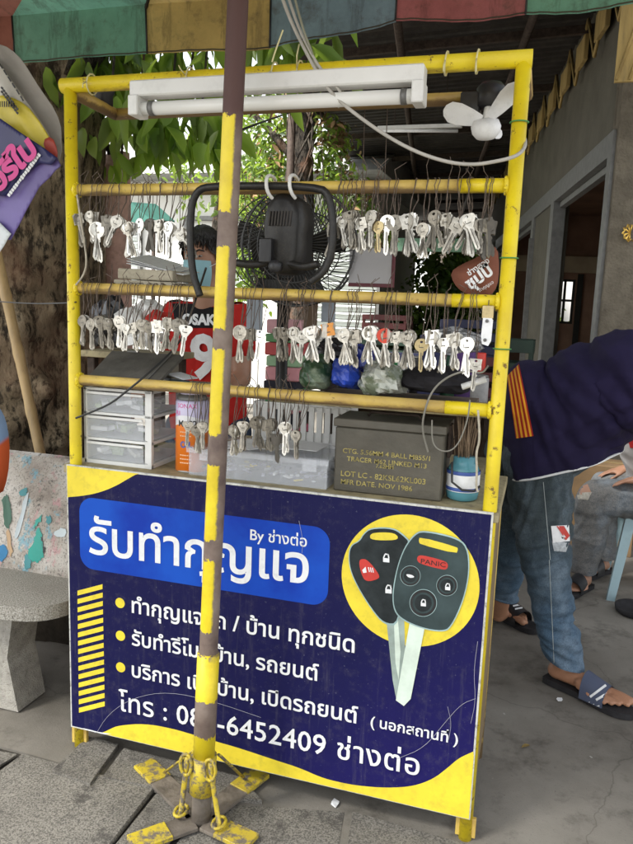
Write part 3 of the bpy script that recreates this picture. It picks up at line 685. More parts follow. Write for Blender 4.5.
rows = {
 0: [  # px, py(head), n, shape, metal, word, tilt, size
  (79, 216, 5, 'square', 'dull', 0, 1.15), (90, 214, 4, 'bow', 'steel', -6, 1.1), (97, 226, 2, 'round', 'bright', 0, 1.35), (108, 218, 4, 'square', 'dull', 5, 1.1), (118, 219, 3, 'bow', 'steel', 30, 1.1),
  (128, 225, 5, 'trefoil', 'steel', 2, 1.2), (140, 222, 2, 'round', 'bright', 0, 1.15), (150, 222, 3, 'bow', 'dark', 0, 1.1), (160, 222, 4, 'square', 'steel', 3, 1.15), (169, 225, 2, 'bow', 'bright', 0, 1.25), (180, 231, 3, 'square', 'steel', -32, 1.1),
  (334, 226, 5, 'square', 'dull', 6, 1.2), (342, 219, 3, 'bow', 'steel', -8, 1.0), (351, 213, 5, 'trefoil', 'dull', 0, 1.15), (362, 220, 5, 'square', 'steel', 6, 1.1), (372, 214, 5, 'bow', 'steel', 3, 1.2), (379, 224, 2, 'bow', 'brass', 0, 1.0),
  (387.5, 219, 1, 'round', 'bright', 0, 1.25), (396, 219, 3, 'round', 'dull', 2, 1.2), (409.5, 217, 6, 'square', 'steel', 0, 1.25), (424, 226, 5, 'bow', 'steel', 4, 1.05), (436, 214, 6, 'bow', 'dull', 5, 1.2), (446, 216, 3, 'square', 'steel', -4, 1.1),
  (460, 222, 3, 'square', 'steel', 30, 1.15), (470, 217, 7, 'trefoil', 'steel', 0, 1.25), (481, 222, 2, 'bow', 'dull', 0, 1.0), (489, 221, 5, 'square', 'dark', 2, 1.2)],
 1: [
  (83, 318, 3, 'bow', 'dull', 3, 1.1), (91, 321, 2, 'bow', 'steel', 0, 1.1), (99, 319, 4, 'round', 'dull', -3, 1.15), (109, 321, 3, 'square', 'dull', 0, 1.1), (119, 319, 2, 'bow', 'bright', 0, 1.15), (126, 326, 2, 'trefoil', 'bright', 5, 1.0), (133, 325, 3, 'square', 'steel', -10, 1.0),
  (142, 322, 4, 'bow', 'steel', 4, 1.05), (149, 325, 3, 'round', 'dull', 0, 1.0), (157, 323, 2, 'square', 'bright', 0, 1.15), (168, 320, 3, 'square', 'steel', 8, 1.15), (179, 322, 4, 'bow', 'dull', 14, 1.2), (186, 327, 1, 'trefoil', 'bright', 6, 1.1),
  (240.5, 329, 2, 'round', 'steel', 0, 1.2), (251, 331, 2, 'square', 'dull', 0, 1.1), (260, 332, 1, 'trefoil', 'bright', 0, 1.15), (278, 330, 3, 'square', 'dull', -5, 1.1), (285, 331, 4, 'bow', 'dull', 5, 1.1), (294, 330, 5, 'bow', 'steel', 4, 1.15), (303, 334, 3, 'round', 'steel', 8, 1.05),
  (312.5, 329, 7, 'trefoil', 'bright', 0, 1.2), (328.5, 326, 3, 'square', 'orange', 0, 1.3), (346, 332, 7, 'bow', 'steel', 0, 1.2), (355, 333, 5, 'square', 'steel', 3, 1.2), (370, 330, 6, 'bow', 'bright', 0, 1.25),
  (385, 332, 4, 'bow', 'red', 0, 1.25), (396, 334, 3, 'square', 'steel', -4, 1.05), (408, 334, 6, 'trefoil', 'steel', 2, 1.25), (421.5, 342, 1, 'round', 'brass', 0, 1.1), (433, 333, 3, 'square', 'bright', 2, 1.25), (444, 340, 2, 'trefoil', 'bright', 0, 1.15),
  (455, 336, 4, 'square', 'bright', 0, 1.15), (467.5, 341, 2, 'bow', 'bright', 0, 1.2), (476, 361, 1, 'square', 'steel', 0, 1.1)],
 2: [
  (188, 423, 1, 'trefoil', 'steel', 0, 1.0), (197, 428, 3, 'bow', 'dull', 0, 1.0), (203, 424, 2, 'trefoil', 'steel', 3, 1.05), (233, 428, 3, 'bow', 'steel', -4, 1.1), (243.5, 423, 2, 'trefoil', 'steel', 5, 1.1), (257, 420, 5, 'round', 'dull', -2, 1.15),
  (269, 422, 5, 'square', 'dull', 0, 1.1), (277, 436, 2, 'square', 'dark', 0, 1.0), (285.5, 425, 3, 'trefoil', 'bright', 2, 1.1), (296.5, 433, 2, 'bow', 'steel', 0, 1.0)],
}
ordn = 'first second third fourth fifth sixth seventh eighth ninth tenth eleventh twelfth thirteenth fourteenth fifteenth sixteenth seventeenth eighteenth nineteenth'.split()
rname = ['top key rail', 'middle key rail', 'lowest key rail']
mw = {'bright': 'bright silver', 'steel': 'silvery', 'dull': 'dull grey', 'brass': 'brassy', 'red': 'silver and red-headed', 'orange': 'silver and orange-headed', 'dark': 'dark'}
sw_ = {'round': 'round-headed', 'square': 'square-headed', 'bow': 'oval-headed', 'trefoil': 'three-lobed'}
for row, L_ in rows.items():
    half = [[q for q in L_ if q[0] < 215], [q for q in L_ if q[0] >= 215]]
    for hi_, hh in enumerate(half):
        for i, (px, py, n, sh, mk, tilt, size) in enumerate(hh):
            zr = RAILZ[row]; p = at(px, py, -.004)
            side = 'from the left post' if hi_ == 0 else ('from the parasol pole rightwards')
            lab = '%s %s %s, %s %s on the %s' % (mw[mk], sh and sw_[sh], 'keys' if n > 1 else 'key', ordn[i] if i < 19 else str(i), side, rname[row])
            spec = (sh, mk)
            if n > 1: n += 1
            if mk in ('red', 'orange'): spec = [(sh, mk), (sh, 'bright'), (sh, 'bright'), (sh, 'steel')]
            elif n > 3: o2 = {'bright': 'steel', 'steel': 'bright', 'dull': 'steel', 'brass': 'steel', 'dark': 'dull'}[mk]; spec = [(sh, mk), ('bow', mk), (sh, o2), ('square', mk)]
            bunch(p.x, p.z, zr, n, spec, lab, 'key bunches hanging from the '+rname[row], tilt, 0, size, False)
# bare wires left on the rails: no key on them

# ================================================================== LARGE STRUCTURE BEHIND
VD = V((-.159, 1, 0)).normalized(); WN = V((-VD.y, VD.x, 0))      # the shop wall runs away along VD
W0 = at(612, 200, 3.0); W0.z = 0
def onwall(px, py):
    d = ray(px, py); t = (W0-CAM).dot(WN)/d.dot(WN); p = CAM+d*t; return (p-W0).dot(VD), p.z
def wbox(m, s0, s1, z0, z1, th=.14, off=0, mi=0):
    a = W0+VD*s0-WN*off; b = W0+VD*s1-WN*off; n = -WN*th
    P_ = [V((a.x, a.y, z0)), V((b.x, b.y, z0)), V((b.x, b.y, z1)), V((a.x, a.y, z1))]
    m.prism(P_, n, mi)
sA = onwall(599, 300)[0]; sB = onwall(547, 300)[0]; sC = onwall(528, 300)[0]; sD = onwall(503, 300)[0]
zh = onwall(593, 172)[1]; ZE = 3.27
shop = thing('shop_building', W0+VD*3, 'grey plastered shop wall with two tall openings running back on the right', 'building')
m = MB(); wbox(m, 0.0, sA, 0, ZE+.3); wbox(m, sA, sD+1.5, zh+.12, ZE+.3); wbox(m, sB+.1, sC-.1, 0, zh+.12); wbox(m, sD+1.5, sD+7, 0, ZE+.3); wbox(m, sB+.1, sD+1.5, 0, .3, .12)
m.build('wall', M_greywall, shop)
m = MB()
for s0, s1 in ((sA-.05, sA+.05), (sB-.06, sB+.10), (sC-.10, sC+.06), (sD+1.4, sD+1.5)): wbox(m, s0, s1, 0, zh+.0, .10, -.02)
wbox(m, sA-.05, sD+1.5, zh, zh+.14, .10, -.02); wbox(m, sA+.02, sD+1.4, zh-.05, zh-.005, .05, .03)
m.build('door_frame', M_alu, shop)
m = MB(); wbox(m, sC-.12, sC-.09, 0, zh-.2, .05, -.05); m.build('door_edge', M_alu, shop)
m = MB(); P0 = W0+V((0, 0, 0)); m.prism([P0-VD*.01, P0-VD*.01+V((2.6, .1, 0)), P0-VD*.01+V((2.6, .1, ZE+.3)), P0-VD*.01+V((0, 0, ZE+.3))], VD*.16)
m.build('pillar', M_pillar, shop)
SE = sD+1.5
def onend(px, py):                                               # offset from the shop front and height on the room's end wall
    q = W0+VD*SE; d = ray(px, py); t = (q-CAM).dot(VD)/d.dot(VD); p = CAM+d*t; return -(p-q).dot(WN), p.z
def ebox(m, o0, o1, z0, z1, th=.08, off=0):
    a = W0+VD*(SE+off)-WN*o0; b = W0+VD*(SE+off)-WN*o1; m.prism([V((a.x, a.y, z0)), V((b.x, b.y, z0)), V((b.x, b.y, z1)), V((a.x, a.y, z1))], VD*th)
m = MB()                                                         # the room behind the openings
wbox(m, .3, SE, .02, .04, 2.6, .16); wbox(m, .3, SE, 2.85, 2.9, 2.6, .16); wbox(m, .3, SE, .04, 2.85, .08, 2.7)
ox0, zt_ = onend(556, 279); ox1, zb_ = onend(572, 324)
zt_, zb_ = max(zt_, zb_), min(zt_, zb_)
ebox(m, .16, ox0, .04, 2.85); ebox(m, ox1, 2.7, .04, 2.85); ebox(m, ox0, ox1, .04, zb_); ebox(m, ox0, ox1, zt_, 2.85)
m.build('room', mat('brown_interior', (.20, .12, .085), .8, var=.3, scale=2), shop)
m = MB(); ebox(m, .2, 2.6, zt_+.10, zt_+.34, .05, -.06); m.build('beam', mat('beige_lintel', (.34, .28, .20), .8, var=.15, scale=4), shop)
m = MB(); oc = onend(547, 300)[0]; oc1 = onend(553, 300)[0]; ebox(m, oc, oc1, .04, 2.8, .10, -.18); m.build('tan_column', mat('tan_column', (.32, .25, .15), .8, var=.15), shop)
m = MB(); t_ = .035; om = (ox0+ox1)/2
for z in (zb_, (zb_+zt_)/2, zt_-t_): ebox(m, ox0, ox1, z, z+t_, .04, .01)
for o_ in (ox0, om-.015, ox1-t_): ebox(m, o_, o_+t_, zb_, zt_, .03, .016)
for o_ in (ox0-.1, ox1+.02): ebox(m, o_, o_+.08, .04, zt_+.08, .03, -.04)
m.build('window_frame', mat('dark_window_frame', (.02, .02, .018), .6), shop)
# gold emblem on the pillar
m = MB(); c = at(630, 233, 2.965)
for k in range(6):
    a = R(80+k*37); m.tube([c, c+V((math.cos(a)*.03, -.012, math.sin(a)*.045)), c+V((math.cos(a+.6)*.042, -.006, math.sin(a+.5)*.05)), c+V((math.cos(a+1.1)*.03, -.01, math.sin(a+1.0)*.035))], [.004, .007, .006, .002], 8)
em = m.build('wall_ornament', mat('gold_metal', (.75, .50, .12), .3, metal=.8, var=.2, scale=60)); tag(em, 'small gold ornament fixed on the cement pillar', 'ornament')
# little white fixings on the pillar
# ---- roof
roof = thing('lean_to_roof', (1.0, 6, 0), 'dark corrugated lean-to roof on thin steel purlins over the yard', 'roof')
def rl(y): # left edge of the roof at height
    a, b = atz(312, 105, ZE), atz(392, 238, ZE); return a.x+(b.x-a.x)*(y-a.y)/(b.y-a.y)
def rr_(y): return (W0+VD*((y-3)/VD.y)).x+.3
m = MB(); ny = 620; ya, yb = .95, 20
vs = []; fs = []
for j in range(ny+1):
    y = ya+(yb-ya)*j/ny; z = ZE+.10+.018*math.sin(j*math.pi/2.0+.6)
    for i in range(5):
        x = rl(y)+(rr_(y)-rl(y))*i/4; vs.append((x, y, z+.10*(i/4)))
for j in range(ny):
    for i in range(4): fs.append((j*5+i, j*5+i+1, (j+1)*5+i+1, (j+1)*5+i))
m.add(vs, fs); m.build('roof_sheet', M_roof, roof)
for k in range(14):
    y = 1.3+k*1.35; MB().box(((rl(y)+rr_(y))/2, y, ZE+.045), (rr_(y)-rl(y), .04, .06), ry=-.03).build('purlin', M_steel, roof)
for f_ in (.02, .36, .7):
    y0, y1 = 1.0, 19.9; a = V((rl(y0)+(rr_(y0)-rl(y0))*f_, y0, ZE-.02)); b = V((rl(y1)+(rr_(y1)-rl(y1))*f_, y1, ZE-.02))
    MB().tube([a, b], .03, 6).build('rafter', M_steel, roof)
for y in (4.2, 8.8): MB().tube([(rl(y)+.03, y, 0), (rl(y)+.03, y, ZE)], .035, 8).build('post', M_steel, roof)
# zig-zag tan bracket along the wall top
m = MB()
zt = onwall(612, 22)[1]
for k in range(16):
    s = -.9+k*.62; p = W0+VD*s+WN*.05; q = W0+VD*(s+.31)+WN*.05
    m.box((p+VD*.14+V((0, 0, ZE-.06))), (.03, .30, .17), rz=.158)
    m.tube([p+V((0, 0, ZE+.12)), q+V((0, 0, ZE-.22)), q+VD*.31+V((0, 0, ZE+.12))], .012, 6)
m.build('eave_lattice', M_timber, roof)
m = MB(); a = at(620, 20, 2.4); b = at(620, 82, 2.4); m.bx(a.x, a.x+.5, 2.4, 2.42, b.z, a.z+.3)
for k in range(7): m.tube([(a.x+.01+k*.06, 2.395, b.z+.01), (a.x+.16+k*.06, 2.395, a.z+.28)], .008, 5)
o = m.build('eave_panel', M_timber); tag(o, 'tan slatted timber panel high up by the pillar', 'panel')
# far yard lamp under the roof
lt = thing('batten_lamp', at(420, 127, 4.5), 'unlit white batten lamp far back under the dark roof', 'lamp')
a, b = at(378, 127, 4.5), at(462, 127, 4.5); MB().box((a+b)/2, ((b-a).length, .05, .03)).build('housing', M_whitep, lt)
MB().tube([a+V((.03, 0, -.03)), b+V((-.03, 0, -.03))], .013, 8).build('tube', M_white, lt)
for q in (.2, .8): p = a.lerp(b, q); MB().tube([p, V((p.x, p.y, ZE+.04))], .004, 5).build('hanger', M_steel, lt)

# ---- pale house across the lane
hs_ = thing('white_house', (-3, 8.2, 0), 'white rendered house with louvred windows across the lane behind the stall', 'house')
MB().bx(-9.5, -1.1, 8.0, 12, 0, 3.1).build('wall', M_render, hs_)
m = MB(); m.prism([(-9.9, 7.4, 3.05), (-9.9, 10, 4.1), (-9.9, 12.6, 3.05)], (9.1, 0, 0)); m.build('roof', mat('grey_roof_tile', (.30, .30, .29), .8, var=.2, scale=8), hs_)
for x0 in (-7.4, -5.5, -3.7, -1.9):
    m = MB()
    for k in range(14): m.box((x0+.5, 7.97, 1.05+k*.1), (1.0, .05, .075), rx=.5)
    wnd = m.build('louvre_window', mat('pale_louvre', (.62, .66, .64), .5, var=.05), hs_)
    m = MB(); m.bx(x0-.05, x0, 7.93, 8.0, .95, 2.5); m.bx(x0+1.0, x0+1.05, 7.93, 8.0, .95, 2.5); m.bx(x0-.05, x0+1.05, 7.93, 8.0, 2.5, 2.56); m.bx(x0-.05, x0+1.05, 7.93, 8.0, .90, .95); m.build('window_frame', M_alu, wnd)
m = MB()
for k in range(27): m.box((-9.3+k*.27, 7.05, .72), (.14, .03, 1.3))
m.box((-5.85, 7.09, .3), (7.3, .03, .06)); m.box((-5.85, 7.09, 1.1), (7.3, .03, .06))
o = m.build('picket_fence', mat('pale_grey_paint', (.55, .55, .52), .7, var=.15, scale=5)); tag(o, 'pale slatted fence in front of the white house', 'fence')
a, b, c_, d_ = at(131, 202, 5.0), at(151, 220, 5.0), at(150, 229, 5.0), at(131, 228, 5.0)
m = MB(); m.prism([a, b, c_, d_], (0, .5, .05)); o = m.build('awning', mat('teal_tarpaulin', (.05, .16, .13), .6, var=.2, scale=4)); tag(o, 'small teal awning in the lane seen through the top left keys', 'awning')
MB and None
tube_ = MB(); tube_.tube([(b.x, 5.05, 0), (b.x, 5.05, b.z-.01)], .02, 8); o = tube_.build('awning_pole', M_steel); tag(o, 'thin steel pole under the teal awning', 'pole')
# green sign band, dark hedge and pale wall at the far end of the yard
a, b = at(398, 238, 7.5), at(464, 252, 7.5); MB
o = MB().bx(a.x, b.x+.3, 7.5, 7.56, b.z, a.z).build('sign_board', mat('pale_green_board', (.20, .36, .26), .6, var=.1)); tag(o, 'long pale green board hung under the far end of the roof', 'board')
o = MB().bx(-2.2, 1.5, 21, 21.2, 0, 3.5).build('far_wall', mat('brown_render', (.09, .075, .06), .9, var=.3, scale=2)); tag(o, 'plain dark wall at the far end of the yard', 'wall')

# ================================================================== TREES
def leafmesh(mb, p, L_, wd, dirn, nrm, mi=0, fold=.25, droop=.25):
    t = dirn.normalized(); s = t.cross(nrm).normalized(); n = s.cross(t)
    st = [(0, .05), (.18, .62), (.45, 1), (.75, .7), (1, .02)]
    vs = []
    for u, ww in st:
        c = p+t*L_*u+V((0, 0, -droop*L_*u*u)); vs += [c-s*wd*ww*.5+n*fold*wd*ww, c, c+s*wd*ww*.5+n*fold*wd*ww]
    fs = []
    for k in range(4):
        a = k*3; fs += [(a, a+1, a+4, a+3), (a+1, a+2, a+5, a+4)]
    mb.add(vs, fs, mi, True)
def crown(parent, spots, n, L_, wd, mats, seed=1, hang=.6, clump=.25, name='crown', perclump=8):
    rnd = random.Random(seed); mb = MB()
    for _ in range(n//perclump):
        c, r = rnd.choice(spots)
        while True:
            d = V((rnd.uniform(-1, 1), rnd.uniform(-1, 1), rnd.uniform(-1, 1)))
            if d.length < 1: break
        p = V((c[0]+d.x*r[0], c[1]+d.y*r[1], c[2]+d.z*r[2]))
        mi = rnd.randrange(len(mats)); ln = rnd.uniform(.7, 1.2)
        for k in range(perclump):
            q = p+V((rnd.gauss(0, clump), rnd.gauss(0, clump), rnd.gauss(0, clump)))*.5
            dd = V((rnd.gauss(0, 1), rnd.gauss(0, 1), rnd.gauss(0, .5)-hang*1.6))
            leafmesh(mb, q, L_*ln*rnd.uniform(.7, 1.2), wd*ln, dd, V((rnd.gauss(0, 1), rnd.gauss(0, 1), .6)), mi if rnd.random() < .8 else rnd.randrange(len(mats)))
    return mb.build(name, mats, parent)
def trunk(parent, pts, rad, m, amp=.1, n=40, seg=60, bumps=(), name='trunk'):
    pts = [V(p) for p in pts]; mb = MB(); vs = []
    for j in range(seg+1):
        f = j/seg*(len(pts)-1); i = min(int(f), len(pts)-2); p = pts[i].lerp(pts[i+1], f-i); r = rad[i]+(rad[i+1]-rad[i])*(f-i)
        for k in range(n):
            a = 2*math.pi*k/n; d = V((math.cos(a), math.sin(a), 0))
            q = p+d*r; nn = noise.fractal(V((q.x*3, q.y*3, q.z*1.1)), 1.0, 2.0, 4)
            rid = abs(noise.noise(V((a*3.2, p.z*1.3, 3.3))))
            rr2 = r*(1+amp*nn+amp*.8*(rid-.3)+amp*.35*noise.fractal(V((q.x*14, q.y*14, q.z*5)), 1.0, 2.0, 4))
            q = p+d*rr2
            for bc, br, bh in bumps:
                dist = (q-V(bc)).length; q += d*bh*math.exp(-(dist/br)**2)
            vs.append(q)
    fs = [(j*n+k, j*n+(k+1) % n, (j+1)*n+(k+1) % n, (j+1)*n+k) for j in range(seg) for k in range(n)]
    mb.add(vs, fs, 0, True); return mb.build(name, m, parent)
big = thing('street_tree', (-1.1, 1.15, 0), 'thick knobbly tree trunk with long drooping leaves at the left of the stall', 'tree')
def onbig(px, py):
    best = None
    for k in range(80):
        y_ = .6+k*.01; p = at(px, py, y_)
        if (p.x+1.08)**2+(y_-1.15)**2 < .365**2: return p
    return at(px, py, .85)
kb = [(onbig(a_, b_), r_, h_) for a_, b_, r_, h_ in ((46, 388, .05, .085), (12, 424, .055, .10), (14, 388, .04, .06), (62, 352, .04, .05), (45, 250, .06, .05), (22, 330, .06, .05), (56, 440, .05, .07), (52, 308, .045, .05), (30, 282, .045, .05), (34, 410, .035, .05), (64, 262, .04, .04))]
trunk(big, [(-1.12, 1.15, -.05), (-1.09, 1.15, .5), (-1.05, 1.15, 1.2), (-1.03, 1.15, 2.0), (-1.05, 1.2, 3.0), (-1.15, 1.3, 4.2)], [.50, .40, .35, .34, .28, .2], M_bark, .13, 160, 330, kb)
rb = random.Random(5)
m = MB(); m.ball((-.62, .95, .0), (.62, .40, .26), 28)
m.v = [(V(q)+V((0, 0, .09*noise.fractal(V(q)*5, 1.0, 2.0, 4)))) for q in m.v]; m.build('shade_root', mat('shade_dark_root', (.03, .024, .017), .95, var=.5, scale=14, bump=1., bscale=30), big)  # added root flare, near black to stand for the shade behind the bench
m = MB()
m.tube([(-.85, 1.1, 2.2), (-.4, 1.2, 2.75), (.1, 1.35, 2.95), (.5, 1.3, 2.9)], [.07, .05, .03, .015], 8)
m.tube([(-.9, 1.1, 2.6), (-.9, .9, 3.2), (-.5, .8, 3.6)], [.08, .05, .02], 8); m.tube([(-1.0, 1.2, 3.4), (-1.6, 1.3, 4.0), (-2.1, 1.4, 4.4)], [.1, .06, .02], 8)
for px, py, y in ((140, 100, 1.25), (170, 120, 1.3), (200, 130, 1.35), (110, 120, 1.1), (190, 80, 1.3)):
    p = at(px, py, y); m.tube([V((p.x+rb.uniform(-.1, .1), y, 2.8)), p.lerp(V((p.x, y, 2.8)), .5)+V((.03, 0, 0)), p], .006, 6)
m.build('branch', M_bark2, big)
sp = []
for px, py, y, r in ((128, 150, 1.2, .10), (150, 140, 1.25, .12), (172, 155, 1.3, .08), (195, 150, 1.35, .09), (208, 140, 1.3, .10), (140, 118, 1.2, .14), (170, 110, 1.4, .14), (200, 118, 1.3, .12), (118, 122, 1.1, .09)):
    p = at(px, py, y); sp.append(((p.x, p.y, p.z+.08), (r, .15, r)))
crown(big, sp, 126, .15, .072, [M_leafb, M_leaf2, M_leafb], 3, 1.1, .13, 'drooping_leaves', 3)
sp = []
for px, py, y, r in ((90, 62, 1.3, .12), (120, 66, 1.3, .13), (150, 60, 1.4, .12), (185, 64, 1.4, .10), (215, 60, 1.5, .10), (250, 66, 1.5, .10), (285, 60, 1.6, .10), (75, 90, 1.2, .1)):
    p = at(px, py, y); sp.append(((p.x, p.y, p.z+.12), (r, .25, r)))
sp += [((-.6, 1.0, 3.3), (.9, .7, .45)), ((-1.3, 1.3, 3.8), (1.0, .9, .6)), ((.0, 1.2, 3.3), (.6, .5, .3))]
shade = [((-1.5, -2.3, 4.5), (1.9, 1.9, .35)), ((-.6, -1.2, 4.4), (1.2, 1.2, .3)), ((-2.6, -1.0, 4.5), (1.2, 1.6, .4))]  # unseen crown and bough added overhead to keep the sun off the stall
m2 = MB(); m2.tube([(-1.15, 1.3, 4.1), (-1.3, .2, 4.5), (-1.4, -1.2, 4.6), (-1.6, -2.6, 4.6)], [.16, .12, .09, .04], 8); m2.tube([(-1.35, -.4, 4.5), (-.7, -1.2, 4.5), (0, -1.9, 4.5)], [.07, .05, .02], 8); m2.build('added_shade_bough', M_bark2, big)
crown(big, shade, 4200, .26, .10, [M_leaf, M_leaf3], 14, .1, .35, 'added_shade_crown')
crown(big, sp, 420, .16, .058, [M_leaf, M_leaf3, M_leaf2], 4, .7, .25)
# smooth pinkish trunk behind the keys
pk = thing('slender_tree', (at(117, 300, 1.6).x, 1.6, 0), 'smooth pinkish trunk standing behind the keys at the top left', 'tree')
xk = at(114, 230, 1.6).x
trunk(pk, [(xk+.0, 1.6, 0), (xk, 1.6, 1.0), (xk-.01, 1.6, 1.7), (xk, 1.6, 2.02), (xk+.02, 1.62, 2.1)], [.11, .095, .088, .082, .05], M_bark3, .10, 24, 40)
m = MB()
for k in range(9): a = V((xk+rb.uniform(-.05, .05), 1.58, 1.98)); m.tube([a, a+V((rb.uniform(-.12, .08), -.05, rb.uniform(.15, .4))), a+V((rb.uniform(-.25, .15), -.1, rb.uniform(.35, .7)))], [.008, .005, .003], 5)
m.build('branch', M_bark2, pk)
crown(pk, [((xk-.05, 1.65, 2.5), (.25, .2, .25))], 90, .16, .045, [M_leaf3, M_leaf], 9, .7, .15)
# tree in the middle distance, with creepers
mt = thing('creeper_tree', (at(303, 300, 5).x, 5, 0), 'slim dark trunk wrapped in creepers beside the roof edge', 'tree')
a = at(300, 60, 5.0); b = at(303, 180, 5.0)
trunk(mt, [(b.x+.02, 5, 0), (b.x, 5, b.z), (a.x-.02, 5, a.z), (a.x-.1, 5.1, a.z+1.6)], [.14, .105, .10, .07], M_bark2, .15, 20, 50)
m = MB()
for k in range(7):
    z0_ = rb.uniform(.5, 2.5); pts_ = [V((b.x+.13*math.sin(j*.9+k*1.7), 4.96-.13*abs(math.cos(j*.9+k)), z0_+j*.22)) for j in range(9)]; m.tube(pts_, .010, 5)
m.build('creeper', M_bark2, mt)
for ex, ez in ((-.9, .9), (.2, 1.2), (-.5, 1.5)): MB().tube([V((b.x, 5, b.z+.1)), V((b.x+ex*.5, 5.1, b.z+ez*.6)), V((b.x+ex, 5.3, b.z+ez))], [.05, .03, .01], 6).build('branch', M_bark2, mt)
sp = []
for px, py, r in ((265, 125, .25), (255, 160, .25), (275, 175, .22), (335, 170, .18), (345, 195, .22), (355, 215, .2), (330, 135, .15), (290, 105, .3), (250, 200, .25), (370, 232, .15), (268, 205, .22)):
    p = at(px, py, 5.2); sp.append(((p.x, 5.3, p.z), (r, .5, r)))
crown(mt, sp, 2600, .085, .035, [M_leaf, M_leaf2, M_leaf3, mat('dry_leaf', (.22, .14, .07), .8, var=.3)], 6, .3, .12)
ft = thing('yard_tree', (-.2, 10.9, 0), 'dark leafy tree beyond the end of the yard roof', 'tree')
trunk(ft, [(-.2, 10.9, 0), (-.25, 10.9, 1.4), (-.2, 10.9, 2.4)], [.16, .12, .08], M_bark2, .1, 14, 20)
crown(ft, [((-.25, 10.9, 2.2), (.6, .4, .5)), ((-.5, 10.9, 1.6), (.5, .4, .5))], 1400, .13, .06, [M_leaf3, M_leaf3, M_leaf], 8, .2, .2)
bt = thing('lane_tree', (-2.6, 6.3, 0), 'pale green bushy tree by the white house behind the parasol pole', 'tree')
trunk(bt, [(-2.6, 6.3, 0), (-2.55, 6.3, 1.6), (-2.4, 6.3, 2.8)], [.10, .08, .05], M_bark2, .1, 14, 20)
crown(bt, [((-2.5, 6.3, 3.1), (.9, .6, .7)), ((-1.8, 6.3, 2.7), (.6, .4, .5)), ((-2.0, 6.2, 1.7), (.35, .3, .35))], 1500, .11, .045, [M_leaf2, M_leaf, M_leaf2], 12, .3, .2)

# ================================================================== THINGS ON AND AROUND THE STALL
CZ = .893
# ---- twin batten light under the top rail
fx = thing('fluorescent_fixture', (.61, -.03, 1.84), 'white twin fluorescent batten strapped under the front top rail', 'lamp')
MB().bx(.238, .982, -.055, -.008, 1.878, 1.916).build('housing', M_whitep, fx)
for x in (.238, .957): MB().bx(x, x+.027, -.062, -.004, 1.832, 1.880).build('end_cap', M_whitep, fx)
MB().tube([(.262, -.033, 1.852), (.96, -.033, 1.852)], .0165, 16).build('tube', mat('frosted_tube', (.80, .80, .77), .25, var=.03), fx)
for x in (.285, .93): MB().tube([(x, -.033, 1.852), (x+.014, -.033, 1.852)], .018, 16).build('tube_cap', M_alu, fx)
# zip ties on the top rail
def tie(x, tail, mcol, z=1.935, name='cable_tie'):
    t = MB(); t.tube([(x+.002*math.sin(a), .022+.0255*math.cos(a), z+.0255*math.sin(a)) for a in [k*.5236 for k in range(12)]], .0022, 5, closed=True)
    t.tube([(x, -.003, z), (x+tail[0]*.5, -.02, z+tail[1]*.5), (x+tail[0], -.02, z+tail[1])], .0018, 4)
    return t.build(name, mcol, stall)
M_tie = mat('pale_nylon', (.72, .66, .35), .4, var=.1)
for x, tl in ((.37, (-.012, .02)), (.60, (-.05, -.05)), (.665, (.01, .05)), (1.02, (.0, -.03)), (1.09, (.003, -.035)), (.08, (.0, -.02))): tie(x, tl, M_tie)
m = MB(); x = 1.192
for z in (1.80, 1.5, 1.29): m.tube([(x+.0205*math.cos(a), .022+.0205*math.sin(a), z) for a in [k*.5236 for k in range(12)]], .0016, 5, closed=True)
m.build('cable_tie', mat('green_nylon', (.05, .25, .06), .5), stall)
# ---- small ceiling fan on the rear rail
mf = thing('mini_fan', (1.105, .2, 1.8), 'small white three-bladed fan hanging at the top right corner of the frame', 'fan')
hc = at(486, 125, .17)
MB().lathe(hc, [(.004, -.034), (.024, -.031), (.034, -.019), (.037, -.004), (.031, .010), (.010, .015)], 24, M=Matrix.Rotation(R(28), 3, 'X')).build('hub', M_white, mf)
def blade(c, d, L_, w_):
    m = MB(); d = V(d).normalized(); s = V((-d.z, 0, d.x)); s = (s+V((0, .35, 0))).normalized()
    st = [(0.015, .012), (.05, .020), (.09, .026), (.12, .024), (.137, .013), (.142, .002)]
    top = []; bot = []
    P_ = [c+d*(u*L_/.142)-s*w for u, w in st]+[c+d*(u*L_/.142)+s*w for u, w in reversed(st)]
    m.prism(P_, (0, .004, 0)); return m
blade(hc+V((0, .0, .008)), (.66, -.1, .75), .112, 1).build('blade', M_white, mf)
blade(hc+V((0, .0, .008)), (-.96, 0, .28), .112, 1).build('blade', M_white, mf)
blade(hc+V((0, .0, .008)), (.25, .95, -.1), .12, 1).build('blade', M_white, mf)
MB().tube([hc+V((0, .01, .01)), hc+V((.004, .03, .07))], .012, 10).build('neck', M_whitep, mf)
MB().lathe(hc+V((.004, .035, .045)), [(.02, 0), (.034, .006), (.036, .05), (.026, .062), (.01, .066)], 18).build('motor', M_black, mf)
q = at(460, 98, .22); MB().box(hc+V((-.045, .04, .05)), (.05, .04, .075)).build('bracket', M_black, mf)
